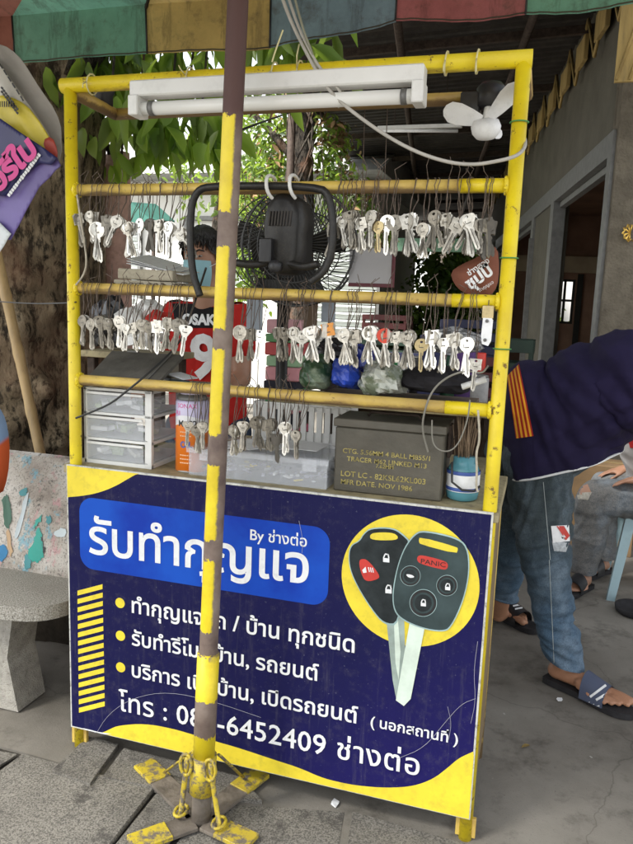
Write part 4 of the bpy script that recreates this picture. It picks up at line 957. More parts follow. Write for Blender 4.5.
# ---- cables: from the canopy, over the top rail, under the lamp, round the right post
def cable(name, pts, r, m, label=None, parent=None, closed=False):
    P_ = [V(p) for p in smooth([tuple(p) for p in pts], 3, False)]
    o = MB().tube(P_, r, 7).build(name, m, parent)
    if label: tag(o, label, 'cable')
    return o
M_cab = mat('grey_white_cable', (.42, .40, .36), .5, var=.15, scale=20)
M_cabb = mat('black_cable', (.02, .02, .02), .5)
y = -.045
cb = [at(276, -20, y), at(290, 20, y), at(306, 52, y), at(318, 74, y), at(330, 92, y), at(352, 112, y), at(392, 140, y), at(430, 158, y), at(468, 166, y), at(505, 160, y), at(521, 154, y), at(527, 142, .03), at(519, 130, .05)]
cable('lamp_cable', cb, .0042, M_cab, 'long grey white cable sagging from the canopy to the right post')
cable('lamp_cable', [at(283, -20, y), at(296, 22, y), at(309, 50, y), at(321, 70, y), at(338, 88, y), at(345, 100, -.03), at(338, 107, -.02)], .0034, M_cab, 'short thin grey cable dropping beside the long one to the lamp')
cable('lamp_cable', [at(290, -20, y-.01), at(303, 30, y-.01), at(312, 52, y), at(316, 68, y), at(338, 82, -.02), at(343, 92, 0)], .0028, mat('olive_cable', (.25, .25, .18), .5), 'thin olive cable twisted with the grey ones above the top rail')
o = cable('tied_wire', [at(283, 30, y-.02), at(275, 52, y-.02), at(272, 62, y-.02)], .002, M_tie, 'thin pale yellow wire end sticking out of the cable bundle')
# black clamp lamp socket on left of the rear rail
m = MB(); c = at(104, 97, .2); m.lathe(c+V((0, 0, -.03)), [(.018, 0), (.026, .004), (.026, .035), (.03, .04), (.03, .055), (.02, .06)], 18)
o = m.build('lamp_socket', M_black); tag(o, 'black lamp socket clipped at the left end of the rear top rail', 'socket')
cable('thin_wire', [at(-20, 300, .6), at(30, 304, .4), at(70, 303, .06), at(76, 302, .0)], .0022, M_cabb, 'thin black wire running from the left post across the trunk')
cable('thin_wire', [at(236, 132, .3), at(262, 122, 1.0), at(298, 110, 3.0), at(330, 96, 4.0)], .004, M_cabb, 'thin black wire slung from the parasol towards the creeper tree')
# pale cord looped down the left post
cable('pale_cord', [at(77, 195, -.01), at(80, 215, -.02), at(84, 240, -.02), at(87, 262, -.02), at(84, 275, -.015), at(76, 285, -.005)], .0026, M_strl, 'pale cord curling down beside the left post')
# ---- industrial fan hung from the top key rail
ff = thing('industrial_fan', (.59, .05, 1.35), 'black floor fan hung by its tube stand from the top key rail', 'fan')
pt = [at(200, 296, -.02), at(191, 268, -.02), at(190, 210, -.02), at(197, 190, -.02), at(212, 186, -.02), at(318, 186, -.02), at(331, 197, -.02), at(334, 240, -.02), at(327, 270, -.02), at(310, 282, -.02)]
P_ = [pt[0]]
pts_ = smooth([tuple(p) for p in pt], 2, False)
MB().tube([V(p) for p in pts_], .0095, 12).build('tube_stand', M_blackm, ff)
MB().tube([V(p) for p in smooth([tuple(at(232, 262, -.01)), tuple(at(255, 266, .0)), tuple(at(278, 258, .03)), tuple(at(300, 268, .0)), tuple(at(318, 264, -.01))], 2, False)], .010, 10).build('support_bar', M_blackm, ff)
mcn = at(288, 235, .06)
m = MB(); n = 24; vs = []
secs = [(-.055, .036, .080), (-.048, .047, .096), (.0, .052, .102), (.06, .052, .098), (.07, .04, .08)]
def mshape(a, hx, hz):
    c, s = math.cos(a), math.sin(a); z = hz*(s if s > 0 else s*1.0); x = hx*c*(1.0 if s > 0 else .92)
    k = 1/max(abs(c)**4+abs(s)**4, 1e-6)**.25 if s < 0 else 1/max(abs(c)**2.6+abs(s)**2.6, 1e-6)**(1/2.6)
    return x*k, z*k
for y_, hx, hz in secs:
    for k_ in range(n): xx, zz = mshape(2*math.pi*k_/n, hx, hz); vs.append((mcn.x+xx, mcn.y+y_, mcn.z+zz))
fs = [(j*n+k_, j*n+(k_+1) % n, (j+1)*n+(k_+1) % n, (j+1)*n+k_) for j in range(len(secs)-1) for k_ in range(n)]+[tuple(range(n-1, -1, -1)), tuple((len(secs)-1)*n+k_ for k_ in range(n))]
m.add(vs, fs, 0, True); m.build('motor_housing', M_blackm, ff)
m = MB()
for k_ in range(8): m.box((mcn.x-.030+k_*.008, mcn.y-.057, mcn.z+.035), (.004, .006, .036), ry=.1)
m.build('vent_slots', mat('dust_grey', (.055, .05, .046), .9, var=.3), ff)
m = MB(); m.box((mcn.x-.034, mcn.y-.06, mcn.z-.045), (.032, .03, .06)); m.lathe((mcn.x+.0, mcn.y-.075, mcn.z-.085), [(.0, 0), (.016, 0), (.016, .02), (.004, .022)], 12, M=Matrix.Rotation(R(90), 3, 'X')); m.build('switch_box', M_black, ff)
fc = at(297, 246, .24); FR = .168
m = MB()
for r_, yo in ((FR, 0), (FR*.985, .045), (FR*.62, -.04), (FR*.62, .085), (FR*.3, -.05)):
    m.tube([fc+V((r_*math.cos(a*.1745), yo, r_*math.sin(a*.1745))) for a in range(36)], .0035 if r_ > .16 else .002, 6, closed=True)
for k_ in range(64):
    a = k_*2*math.pi/64; d = V((math.cos(a), 0, math.sin(a))); a2 = a+.25; d2 = V((math.cos(a2), 0, math.sin(a2)))
    m.tube([fc+d*.03+V((0, -.052, 0)), fc+d*FR*.62+V((0, -.04, 0)), fc+d2*FR], .0013, 4, caps=False)
    m.tube([fc+d2*FR+V((0, .0, 0)), fc+d2*FR*.99+V((0, .045, 0)), fc+d*FR*.62+V((0, .085, 0)), fc+d*.03+V((0, .095, 0))], .0013, 4, caps=False)
m.build('cage', mat('cage_wire', (.07, .07, .07), .4, metal=.5), ff)
for k_ in range(4):
    a = .25+k_*math.pi/2; d = V((math.cos(a), 0, math.sin(a))); s = V((-d.z, .45, d.x)).normalized(); c = fc+V((0, .02, 0))
    m = MB(); m.prism([c+d*.02-s*.018, c+d*.08-s*.046, c+d*.135-s*.052, c+d*.148, c+d*.135+s*.046, c+d*.08+s*.035, c+d*.02+s*.018], (0, .003, 0)); m.build('blade', M_blackm, ff)
MB().lathe(fc+V((0, .0, 0)), [(.03, -.03), (.035, 0), (.03, .03), (.01, .05)], 16, M=Matrix.Rotation(R(-90), 3, 'X')).build('hub', M_blackm, ff)
for px in (268, 291):
    p = at(px, 186, -.02); x = p.x
    MB().tube([V(q) for q in smooth([(x-.008, .048, 1.66), (x-.004, .046, 1.680), (x, .02, 1.689), (x+.002, -.018, 1.688), (x+.002, -.038, 1.678), (x+.004, -.042, 1.655), (x+.008, -.034, 1.640), (x+.012, -.02, 1.632)], 2, False)], .0045, 8).build('hook', M_whitep, ff)
# stand of a second dark body behind the fan
m = MB(); a = at(300, 300, .34); m.box((a.x-.05, .34, 1.42), (.15, .10, .06)); m.tube([(a.x-.05, .34, 1.40), (a.x-.04, .36, 0.02)], .014, 8); m.lathe((a.x-.04, .37, 0), [(.16, 0), (.16, .015), (.03, .03)], 24)
o = m.build('fan_base', M_blackm); tag(o, 'dark grey machine head standing behind the middle key rail', 'machine')

# ---- drawer unit
du = thing('drawer_unit', (.13, .18, CZ), 'white plastic drawer unit with three clear drawers at the left end of the counter', 'drawers')
m = MB()
X0, X1, Y0, Y1, ZB_, ZT_ = .018, .24, .055, .30, CZ, 1.118
m.bx(X0, X1, Y0, Y1, ZT_-.008, ZT_); m.bx(X0, X1, Y0, Y1, ZB_+.0, ZB_+.012); m.bx(X0, X0+.007, Y0, Y1, ZB_, ZT_)
for z in (.967, 1.043): m.bx(X0, X1, Y0, Y1, z-.004, z+.004)
m.bx(X1-.022, X1, Y0, Y0+.014, ZB_, ZT_); m.bx(X0, X0+.012, Y0, Y0+.014, ZB_, ZT_); m.bx(X1-.006, X1, Y1-.014, Y1, ZB_, ZT_)
m.build('frame', M_whitep, du)
for z0_, z1_ in ((.905, .963), (.971, 1.039), (1.047, 1.110)):
    m = MB(); m.bx(X0+.012, X1-.024, Y0-.004, Y0-.001, z0_+.003, z1_-.003); m.bx(X0+.012, X1-.012, Y0, Y1-.02, z0_+.001, z0_+.004); m.bx(X1-.010, X1-.008, Y0+.01, Y1-.02, z0_+.003, z1_-.012)
    dr = m.build('drawer', M_glass, du)
    MB().bx(X0+.012, X1-.024, Y0-.010, Y0-.004, z1_-.010, z1_-.003).build('handle', M_whitep, dr)
    m = MB()
    for k_ in range(16): m.box((X0+.03+rb.random()*.15, Y0+.02+rb.random()*.12, z0_+.010+rb.random()*.022), (.03+rb.random()*.03, .02, .012), rz=rb.random()*3, ry=rb.uniform(-.3, .3), mi=rb.randrange(3))
    m.build('contents', [mat('mixed_grey_parts', (.40, .40, .36), .6, var=.3), mat('pale_green_parts', (.38, .46, .26), .6, var=.2), M_white], dr)
o = MB().bx(.05, .21, .08, .27, ZT_+.0005, ZT_+.0045).build('lid', M_whitep, du)
# ---- spray can
sp_ = thing('spray_can', (.345, .09, CZ), 'orange and lilac spray lubricant can beside the white drawer unit', 'can')
def can_mat():
    m, N, L, b, o = base('can_print', .3)
    sx = N.new('ShaderNodeSeparateXYZ'); L.new(o, sx.inputs[0])
    z = mathn(N, L, 'ADD', sx.outputs[2], mathn(N, L, 'MULTIPLY', mathn(N, L, 'MULTIPLY', sx.outputs[0], sx.outputs[0]), 6.))
    c = ramp(N, L, mathn(N, L, 'MULTIPLY', z, 4.), [(0, (.62, .60, .58)), (.03, (.70, .17, .01)), (.56, (.70, .70, .72)), (.66, (.52, .48, .66)), (.9, (.55, .50, .68))], True)
    L.new(c, b.inputs['Base Color']); b.inputs['Coat Weight'].default_value = .3; return m
cx, cy = .345, .10
MB().lathe((cx, cy, CZ), [(.040, 0), (.0465, .004), (.0465, .200), (.044, .206)], 40).build('body', can_mat(), sp_)
MB().lathe((cx, cy, CZ+.206), [(.043, 0), (.044, .004), (.040, .012), (.030, .020)], 32).build('shoulder', M_alu, sp_)
MB().lathe((cx, cy, CZ+.219), [(.033, 0), (.034, .004), (.033, .018), (.024, .022)], 32).build('cap', mat('lilac_plastic', (.55, .50, .68), .4), sp_)
def cyl_text(s, z, h, a0, a1, m, parent, r=.0468, bold=.01):
    me = text_mesh(s, bold); xs = [v.co.x for v in me.vertices]; x0, x1 = min(xs), max(xs); hh = .73
    for v in me.vertices:
        a = a0+(a1-a0)*(v.co.x-x0)/(x1-x0); v.co = V((cx+r*math.sin(a), cy-r*math.cos(a), CZ+z+h*v.co.y/hh))
    me.update(); return link('lettering', me, m, parent)
cyl_text('SONAX', .186, .013, -.55, .75, mat('pink_ink', (.62, .10, .32), .5), sp_)
cyl_text('RI', .165, .013, -.75, -.35, mat('pink_ink', (.62, .10, .32), .5), sp_)
cyl_text('MoS2', .134, .018, -.45, .75, M_black, sp_, bold=.02)
cyl_text('OIL', .074, .018, -.3, .5, mat('blue_ink', (.05, .10, .35), .5), sp_, bold=.05)
m = MB()
for k_ in range(9):
    z = .030+k_*.011
    if .062 < z < .098: continue
    for a in (-.25, -.1, .05, .2, .35): m.box((cx+.0467*math.sin(a), cy-.0467*math.cos(a), CZ+z), (.005, .0015, .003), rz=a)
m.build('small_print', mat('pale_orange_ink', (.8, .55, .35), .5), sp_)
# ---- clear plastic box
cbx = thing('storage_box', (.565, .15, CZ), 'shallow clear plastic box with lid full of small parts at the middle of the counter', 'box')
x0, x1, y0, y1 = .362, .766, .048, .235
m = MB(); zt_ = .968
m.bx(x0, x1, y0, y0+.003, CZ, zt_); m.bx(x0, x1, y1-.003, y1, CZ, zt_); m.bx(x0, x0+.003, y0+.003, y1-.003, CZ, zt_); m.bx(x1-.003, x1, y0+.003, y1-.003, CZ, zt_); m.bx(x0+.003, x1-.003, y0+.003, y1-.003, CZ+.0005, CZ+.003)
m.build('tray', M_glass, cbx)
m = MB(); m.bx(x0-.005, x1+.005, y0-.006, y1+.005, zt_+.001, zt_+.008); m.bx(x0-.005, x1+.005, y0-.008, y0-.005, zt_-.010, zt_+.004); m.build('lid', M_glass, cbx)
for x in (.50, .635): MB().bx(x, x+.003, y0+.004, y1-.004, CZ+.004, zt_-.006).build('divider', M_glass, cbx)
for x in (.40, .70): MB().bx(x, x+.04, y0-.013, y0-.009, zt_-.028, zt_+.005).build('clip', M_glass, cbx)
m = MB()
for k_ in range(70): m.box((rb.uniform(x0+.02, x1-.02), rb.uniform(y0+.015, y1-.02), CZ+.008+rb.random()*.022), (rb.uniform(.008, .035), rb.uniform(.006, .012), rb.uniform(.002, .008)), rz=rb.random()*3, mi=rb.choice((0, 0, 1, 2, 3)))
m.build('contents', [mat('lilac_grey_parts', (.38, .38, .46), .6, var=.2), M_alu, M_white, M_yink], cbx)
# papers on the lid
m = MB()
for k_ in range(7): m.box((.47+k_*.035+rb.uniform(-.01, .01), .13+rb.uniform(-.02, .03), zt_+.011+k_*.0016), (.09, .12, .0012), rz=rb.uniform(-.6, .6))
o = m.build('paper_slips', M_white); tag(o, 'loose white paper slips lying on the clear box lid', 'paper')
# ---- white slotted rack behind it
m = MB(); x0_, x1_ = .47, .765; zz0, zz1 = CZ+.0, 1.085
for k_ in range(12): xx = x0_+k_*(x1_-x0_)/12; m.bx(xx, xx+.0165, .262, .268, zz0+.005, zz1-.005)
m.bx(x0_, x1_, .2685, .275, zz0, zz0+.11); m.bx(x0_, x1_, .2685, .275, zz1-.02, zz1); m.bx(x0_-.004, x0_, .26, .35, zz0, zz1); m.bx(x1_, x1_+.004, .26, .35, zz0, zz1)
o = m.build('slotted_rack', M_whitep); tag(o, 'white plastic rack with tall slots behind the clear box', 'rack')
# ---- ammunition box
ab = thing('ammo_box', (.93, .13, CZ), 'large olive grey steel ammunition box with yellow stencilled writing', 'box')
M_olive = mat('olive_grey_steel', (.088, .080, .062), .5, metal=.2, var=.25, scale=9, bump=.15, dirt=.5)
X0, X1, Y0, Y1, Z0, Z1 = .783, 1.068, .052, .20, CZ, 1.088
MB().bx(X0, X1, Y0, Y1, Z0, Z1-.022).build('body', M_olive, ab)
m = MB(); m.bx(X0-.004, X1+.004, Y0-.005, Y1+.005, Z1-.0215, Z1); m.build('lid', M_olive, ab)
m = MB(); m.tube([(X0+.07, Y0+.07, Z1+.002), (X0+.08, Y0+.07, Z1+.012), (X1-.08, Y0+.07, Z1+.012), (X1-.07, Y0+.07, Z1+.002)], .004, 6); m.build('handle', M_steel, ab)
m = MB(); m.bx(X1+.002, X1+.010, .10, .15, 1.0, Z1-.004); m.tube([(X1+.012, .10, 1.03), (X1+.016, .10, 1.05), (X1+.016, .15, 1.05), (X1+.012, .15, 1.03)], .002, 5); m.build('latch', M_steel, ab)
M_sten = mat('yellow_stencil', (.36, .30, .10), .7, var=.4, scale=60, dirt=.9)
def front_text(s, x0, x1, z, y, m, parent, bold=.0, hs=1.0):
    Lw = x1-x0; return place_text(s, lambda u, v: V((x0+u*Lw, y, z+v*Lw*hs)), m, parent, 'lettering', bold)
def fx_(px, y=.052): return at(px, 460, y).x
for s, a, b, zpx in (('CTG. 5.56MM 4 BALL M855/1', 343, 430, 451), ('TRACER M62 LINKED M13', 347, 427, 459), ('7.62MM', 376, 394, 466), ('LOT LC - 82KSL62KL003', 341, 427, 474), ('MFR DATE. NOV 1986', 341, 414, 482)):
    pa = at(a, zpx, .052); front_text(s, pa.x, fx_(b), pa.z-.004*(1), .0505, M_sten, ab, .012, .95)
# ---- jar with blue label and a bundle of brushes
jr = thing('glass_jar', (1.115, .12, CZ), 'small jar with a white and blue label at the right end of the counter', 'jar')
jx, jy = at(463, 480, .11).x, .11
MB().lathe((jx, jy, CZ+.0), [(.030, 0), (.040, .006), (.042, .02), (.042, .075), (.036, .09), (.028, .098), (.028, .112)], 28).build('body', mat('teal_tinted_plastic', (.10, .30, .36), .2, var=.2, alpha=.85), jr)
MB().lathe((jx, jy, CZ+.026), [(.0426, 0), (.0428, .001), (.0428, .052), (.0426, .053)], 28).build('label', M_white, jr)
for z in (.028, .070): MB().lathe((jx, jy, CZ+z), [(.0429, 0), (.0432, .001), (.0432, .008), (.0429, .009)], 28).build('label_stripe', mat('blue_ink', (.05, .10, .35), .5), jr)
br_ = MB()
for k_ in range(34):
    a = rb.random()*6.28; r_ = rb.random()*.024; s_ = V((jx+r_*math.cos(a), jy+r_*math.sin(a), CZ+.10)); br_.tube([s_, s_+V((rb.uniform(-.02, .02), rb.uniform(-.01, .01), rb.uniform(.08, .16)))], .0012, 4)
o = br_.build('wire_bundle', mat('brown_wire', (.24, .17, .11), .6, var=.3, scale=60)); tag(o, 'bundle of brown wires and picks standing in the jar', 'wires')
m = MB(); m.tube([at(452, 462, .06), at(452, 482, .055), at(462, 490, .052), at(474, 491, .052), at(480, 486, .055)], .003, 6); o = m.build('cable_offcut', M_cabb); tag(o, 'short black cable offcut curling round the foot of the jar', 'cable')
# keys on a cord on the right post
cable('hanging_cord', [at(478, 410, -.01), at(480, 440, -.012), at(476, 452, -.012), at(477, 470, -.012), at(476, 486, -.01), at(478, 492, -.01)], .0028, M_strl, 'pale frayed cord hanging down inside the right post')
cable('grey_cord', [at(428, 452, .035), at(422, 430, .02), at(424, 412, .0), at(432, 390, -.005), at(448, 376, -.005), at(468, 370, -.005), at(482, 374, .0), at(488, 366, .03)], .0026, mat('dirty_grey_cable', (.22, .21, .18), .6), 'grey cord looped over the lowest rail near the jar')
cable('grey_cord', [at(432, 420, -.008), at(432, 446, -.008), at(446, 453, -.008), at(458, 446, -.008), at(468, 420, -.008), at(470, 400, .0)], .0018, mat('dirty_grey_cable', (.22, .21, .18), .6), 'thin grey cord hanging in a bow below the lowest rail')
cable('black_cord', [at(76, 418, .0), at(92, 412, -.01), at(112, 403, -.012), at(128, 390, -.014), at(143, 378, -.01), at(172, 352, .1), at(184, 335, .12), at(206, 268, .0)], .003, M_cabb, 'black cord running from the left post up past the folder to the fan')
# knife/white tag by the right post
wt = thing('white_tag', at(487, 345, -.005), 'long white plastic key tag with two screws hanging beside the right post', 'tag')
m = MB(); c = [at(483, 318, -.006), at(490, 316, -.006), at(493, 320, -.006), at(491, 341, -.006), at(488, 346, -.006), at(482, 344, -.006), at(481, 336, -.006)]; m.prism(c, (0, .006, 0)); m.build('body', M_white, wt)
for q in ((487, 321), (485, 340)): MB().lathe(at(q[0], q[1], -.007), [(.004, 0), (.004, .002), (.001, .003)], 10, M=Matrix.Rotation(R(90), 3, 'X')).build('screw', M_alu, wt)
MB().tube([at(488, 318, -.003), at(489, 300, .0)], .0013, 5).build('string', M_str, wt)
o = MB().box(at(488, 312, .0), (.026, .012, .03)).build('brass_clip', KM['brass']); tag(o, 'small brass clip above the white tag', 'clip')
o = MB().box(at(481, 362, .03), (.022, .02, .045)).build('red_tag', M_red); tag(o, 'small red plastic tag behind the rightmost hanging key', 'tag')
# ---- folder (flat dark case) lying tilted over the drawers, on the left shelf
fo = thing('flat_case', (.14, .12, 1.134), 'scuffed flat dark grey case lying on the shelf above the drawer unit', 'case')
M_case = mat('scuffed_grey_vinyl', (.105, .098, .085), .6, var=.3, scale=18, bump=.15, dirt=.4)
p0, p1, p2, p3 = at(84, 382, .02), at(154, 385, .02), at(184, 352, .20), at(112, 349, .20)
p0.z = p1.z = 1.139; p2.z = p3.z = 1.215
m = MB(); n_ = V((0, .0, -.010)); m.prism([p0, p1, p2, p3], n_); m.build('panel', M_case, fo)
e = p1.lerp(p2, .0); m = MB(); a_, b_ = p0.lerp(p1, .83), p3.lerp(p2, .83); m.prism([a_+V((0, 0, .003)), a_+V((.004, 0, .003)), b_+V((.004, 0, .003)), b_+V((0, 0, .003))], (0, 0, -.002)); m.build('seam', mat('pale_seam', (.13, .125, .115), .6), fo)
m = MB(); m.box(p3.lerp(p2, .35)+V((0, -.02, .003)), (.035, .012, .004)); m.build('badge', M_alu, fo)
m = MB(); m.bx(.06, .24, .17, .22, 1.135, 1.200); o = m.build('cardboard_block', mat('dull_card', (.25, .22, .17), .9)); tag(o, 'low cardboard block propping up the back of the flat case', 'block')
# white leaflets between the case and the can
for k_, (px, py, w_, r_) in enumerate(((172, 380, .08, .2), (182, 376, .07, -.3))):
    o = MB().box(at(px, py, .16), (w_, .06, .004), rz=r_, ry=.15).build('leaflet', M_white); tag(o, ('white leaflet lying left of the number shirt, lower of the two' if k_ == 0 else 'white leaflet lying at the case corner, upper of the two'), 'leaflet', 'leaflets behind the lowest rail')
o = MB().box(at(177, 383, .12), (.06, .05, .014), rz=.2).build('booklet', mat('dark_teal_card', (.04, .10, .12), .5)); tag(o, 'dark teal booklet tucked behind the lowest rail near the can', 'booklet')
# ---- newspapers and board on the little shelf behind the middle rail
for k_, (px0, px1, py, th, mm) in enumerate(((124, 184, 281, .014, 'a'), (128, 182, 276, .010, 'b'))):
    a, b = at(px0, py, .12), at(px1, py, .12)
    o = MB().box(((a.x+b.x)/2, .14, 1.411+k_*.031), (b.x-a.x, .15, .029), ry=.02).build('old_ledger', mat('yellowed_paper', (.42, .38, .29), .9, var=.2, scale=30, dirt=.3)); tag(o, ('bottom yellowed ledger of the pile behind the middle rail', 'second yellowed ledger under the loose white sheets')[k_], 'book', 'ledgers on the upper shelf')
m = MB()
for k_ in range(3):
    a = at(130+k_*4, 264-k_*2, .10+k_*.02); b = at(187-k_*5, 272-k_*2, .10+k_*.02)
    m.prism([V((a.x, .08, a.z-.0)), V((b.x, .08, b.z-.01)), V((b.x-.02, .22, b.z+.004+k_*.004)), V((a.x-.01, .22, a.z+.012+k_*.004))], (0, 0, .0012))
o = m.build('paper_sheets', M_white); tag(o, 'loose white sheets on top of the yellowed ledgers', 'paper')
# ---- brown cap / pennant with lettering
pn = thing('brown_pennant', at(470, 285, .12), 'reddish brown cloth pennant with white hand lettering at the right end of the top row', 'pennant')
M_pen = cloth('brown_canvas', (.26, .10, .065))
pts_ = [(450, 272), (462, 264), (478, 257), (489, 249), (497, 246), (499, 268), (497, 286), (490, 296), (474, 297), (462, 292), (454, 284)]
P_ = [at(a, b, .10) for a, b in smooth(pts_, 1)]
m = MB(); n_ = len(P_); cen = sum(P_, V())/n_+V((0, -.025, 0))
m.add(P_+[cen]+[p+V((0, .02, 0)) for p in P_], [(i, (i+1) % n_, n_) for i in range(n_)]+[(i+n_+1, (i+1) % n_+n_+1, (i+1) % n_, i) for i in range(n_)]+[tuple(range(n_+1, 2*n_+1))], 0, True); m.build('cloth', M_pen, pn)
def px_text(s, a, b, y, m, parent, bold=.02, lift=0, hs=1.0):
    A, B = at(*a, y), at(*b, y); d = B-A; d.y = 0; u_ = V((-d.z, 0, d.x)); return place_text(s, lambda u, v: A+d*u+u_*v*hs, m, parent, 'lettering', bold)
px_text('ช่างสอง', (469, 276), (490, 262), .068, M_white, pn, .02)
px_text('ซุปปี้', (470, 290), (494, 273), .068, M_white, pn, .04)
px_text('ทำกุญแจ', (480, 292), (494, 283), .072, M_white, pn, .0)
# ---- whiteboard with red frame
wb = thing('white_board', at(371, 268, .26), 'small grey white board with a dark red frame behind the top row keys', 'board')
a, b = at(350, 248, .26), at(391, 284, .26)
MB().bx(a.x, b.x, .258, .263, b.z, a.z).build('panel', mat('greyish_white', (.50, .50, .52), .6, var=.06), wb)
m = MB(); m.bx(a.x, b.x+.008, .255, .268, b.z-.010, b.z); m.bx(b.x, b.x+.008, .255, .268, b.z, a.z+.01); m.build('frame', mat('maroon_paint', (.12, .02, .03), .5), wb)
MB().tube([(a.x+.03, .26, a.z), (a.x+.03, .24, 1.90)], .0012, 4).build('string', M_str, wb)
MB().tube([(b.x-.03, .26, a.z), (b.x-.03, .24, 1.90)], .0012, 4).build('string', M_str, wb)

# ================================================================== LEFT SIDE: bench, banner, bamboo
bn = thing('concrete_bench', (-.65, .2, 0), 'paint-splashed concrete bench with a curved backrest at the foot of the big trunk', 'bench')
def bench_mat():
    m, N, L, b, o = base('painted_terrazzo', .8)
    f = nz(N, L, o, 230, 3, .7); a = nz(N, L, o, 6, 6, .6)
    c = ramp(N, L, f, [(.35, (.10, .09, .08)), (.47, (.30, .28, .24)), (.6, (.42, .40, .36)), (.7, (.62, .6, .56))])
    c = mixn(N, L, ramp(N, L, a, [(.4, 0.), (.7, .5)]), c, (.20, .18, .15))
    L.new(c, b.inputs['Base Color']); bumpn(N, L, b, f, .5, .004); return m
def back_mat():
    m, N, L, b, o = base('paint_splashed_back', .7)
    a = nz(N, L, o, 5, 8, .7); d = nz(N, L, o, 13, 8, .75, (1, 1, .6)); f = nz(N, L, o, 19, 9, .75, (1.2, 1, .5)); h = nz(N, L, o, 150, 4)
    c = ramp(N, L, a, [(.32, (.22, .18, .15)), (.5, (.42, .38, .33)), (.66, (.60, .57, .53))])
    e = nz(N, L, o, 8, 9, .8, (1.3, 1, .5)); g = nz(N, L, o, 34, 9, .8)
    c = mixn(N, L, ramp(N, L, d, [(.56, 0.), (.60, .8)]), c, (.16, .36, .44))
    c = mixn(N, L, ramp(N, L, f, [(.57, 0.), (.62, .75)]), c, (.50, .27, .28))
    c = mixn(N, L, ramp(N, L, e, [(.33, .85), (.40, 0.)]), c, (.72, .72, .70))
    c = mixn(N, L, ramp(N, L, e, [(.585, 0.), (.63, .8)]), c, (.13, .115, .10))
    c = mixn(N, L, ramp(N, L, g, [(.36, .85), (.42, 0.)]), c, (.05, .05, .045))
    c = mixn(N, L, ramp(N, L, h, [(.38, .6), (.46, 0.)]), c, (.12, .11, .10))
    L.new(c, b.inputs['Base Color']); bumpn(N, L, b, mathn(N, L, 'ADD', f, h), .4, .004); return m
M_ter = bench_mat()
XR = -.085
m = MB()                                                   # seat slab, rounded right end and front lip
out = [(-1.25, .0), (-.30, .0), (-.17, .015), (-.10, .07), (-.075, .16), (-.08, .34), (-1.25, .36)]
out = smooth(out, 2); m.prism([(x, y+.0, .375) for x, y in out], (0, 0, .047))
m.build('seat', M_ter, bn)
def backf(u, v):
    x = -1.25+(1.25+XR)*u; z = .415+v*.385
    k = max(0, (x-(XR-.10))/.10); z = .415+v*(.385-.03*k*k*3 if v > .5 else .385)
    return (x, .27+.13*v*v+.02*v, z)
m = MB(); m.grid(backf, 40, 14); m.grid(lambda u, v: V(backf(1-u, v))+V((0, .045, -.0)), 40, 14)
m.add([V(backf(0, 1)), V(backf(1, 1)), V(backf(1, 1))+V((0, .045, 0)), V(backf(0, 1))+V((0, .045, 0))], [(0, 1, 2, 3)])
e0 = [V(backf(1, k/14)) for k in range(15)]; e1 = [p+V((0, .045, 0)) for p in e0]; m.add(e0+e1, [(k, k+1, k+16, k+15) for k in range(14)])
m.build('backrest', back_mat(), bn)
for cxl in (-.455, -1.1):                                    # pedestal with an oval hole: a ring of quads
    m = MB(); n = 32; fr = []; bk = []
    for k in range(n):
        a = 2*math.pi*k/n; c, s = math.cos(a), math.sin(a); q = max(abs(c), abs(s)); ox, oz = c/q, s/q
        hw = .125+.035*max(0, -oz)+.03*max(0, oz)
        O = (cxl+ox*hw*1.08, .19+oz*.185); I = (cxl-.035+c*.045, .20+s*.08)
        fr.append((O, I))
    vs = []
    for yy in (.10, .24):
        vs += [(o_[0], yy, o_[1]) for o_, _ in fr]+[(i_[0], yy, i_[1]) for _, i_ in fr]
    fs = []
    for k in range(n):
        j = (k+1) % n; fs += [(k, j, n+j, n+k), (2*n+k, 3*n+k, 3*n+j, 2*n+j), (k, 2*n+k, 2*n+j, j), (n+k, n+j, 3*n+j, 3*n+k)]
    m.add(vs, fs); m.build('leg', M_concrete, bn)
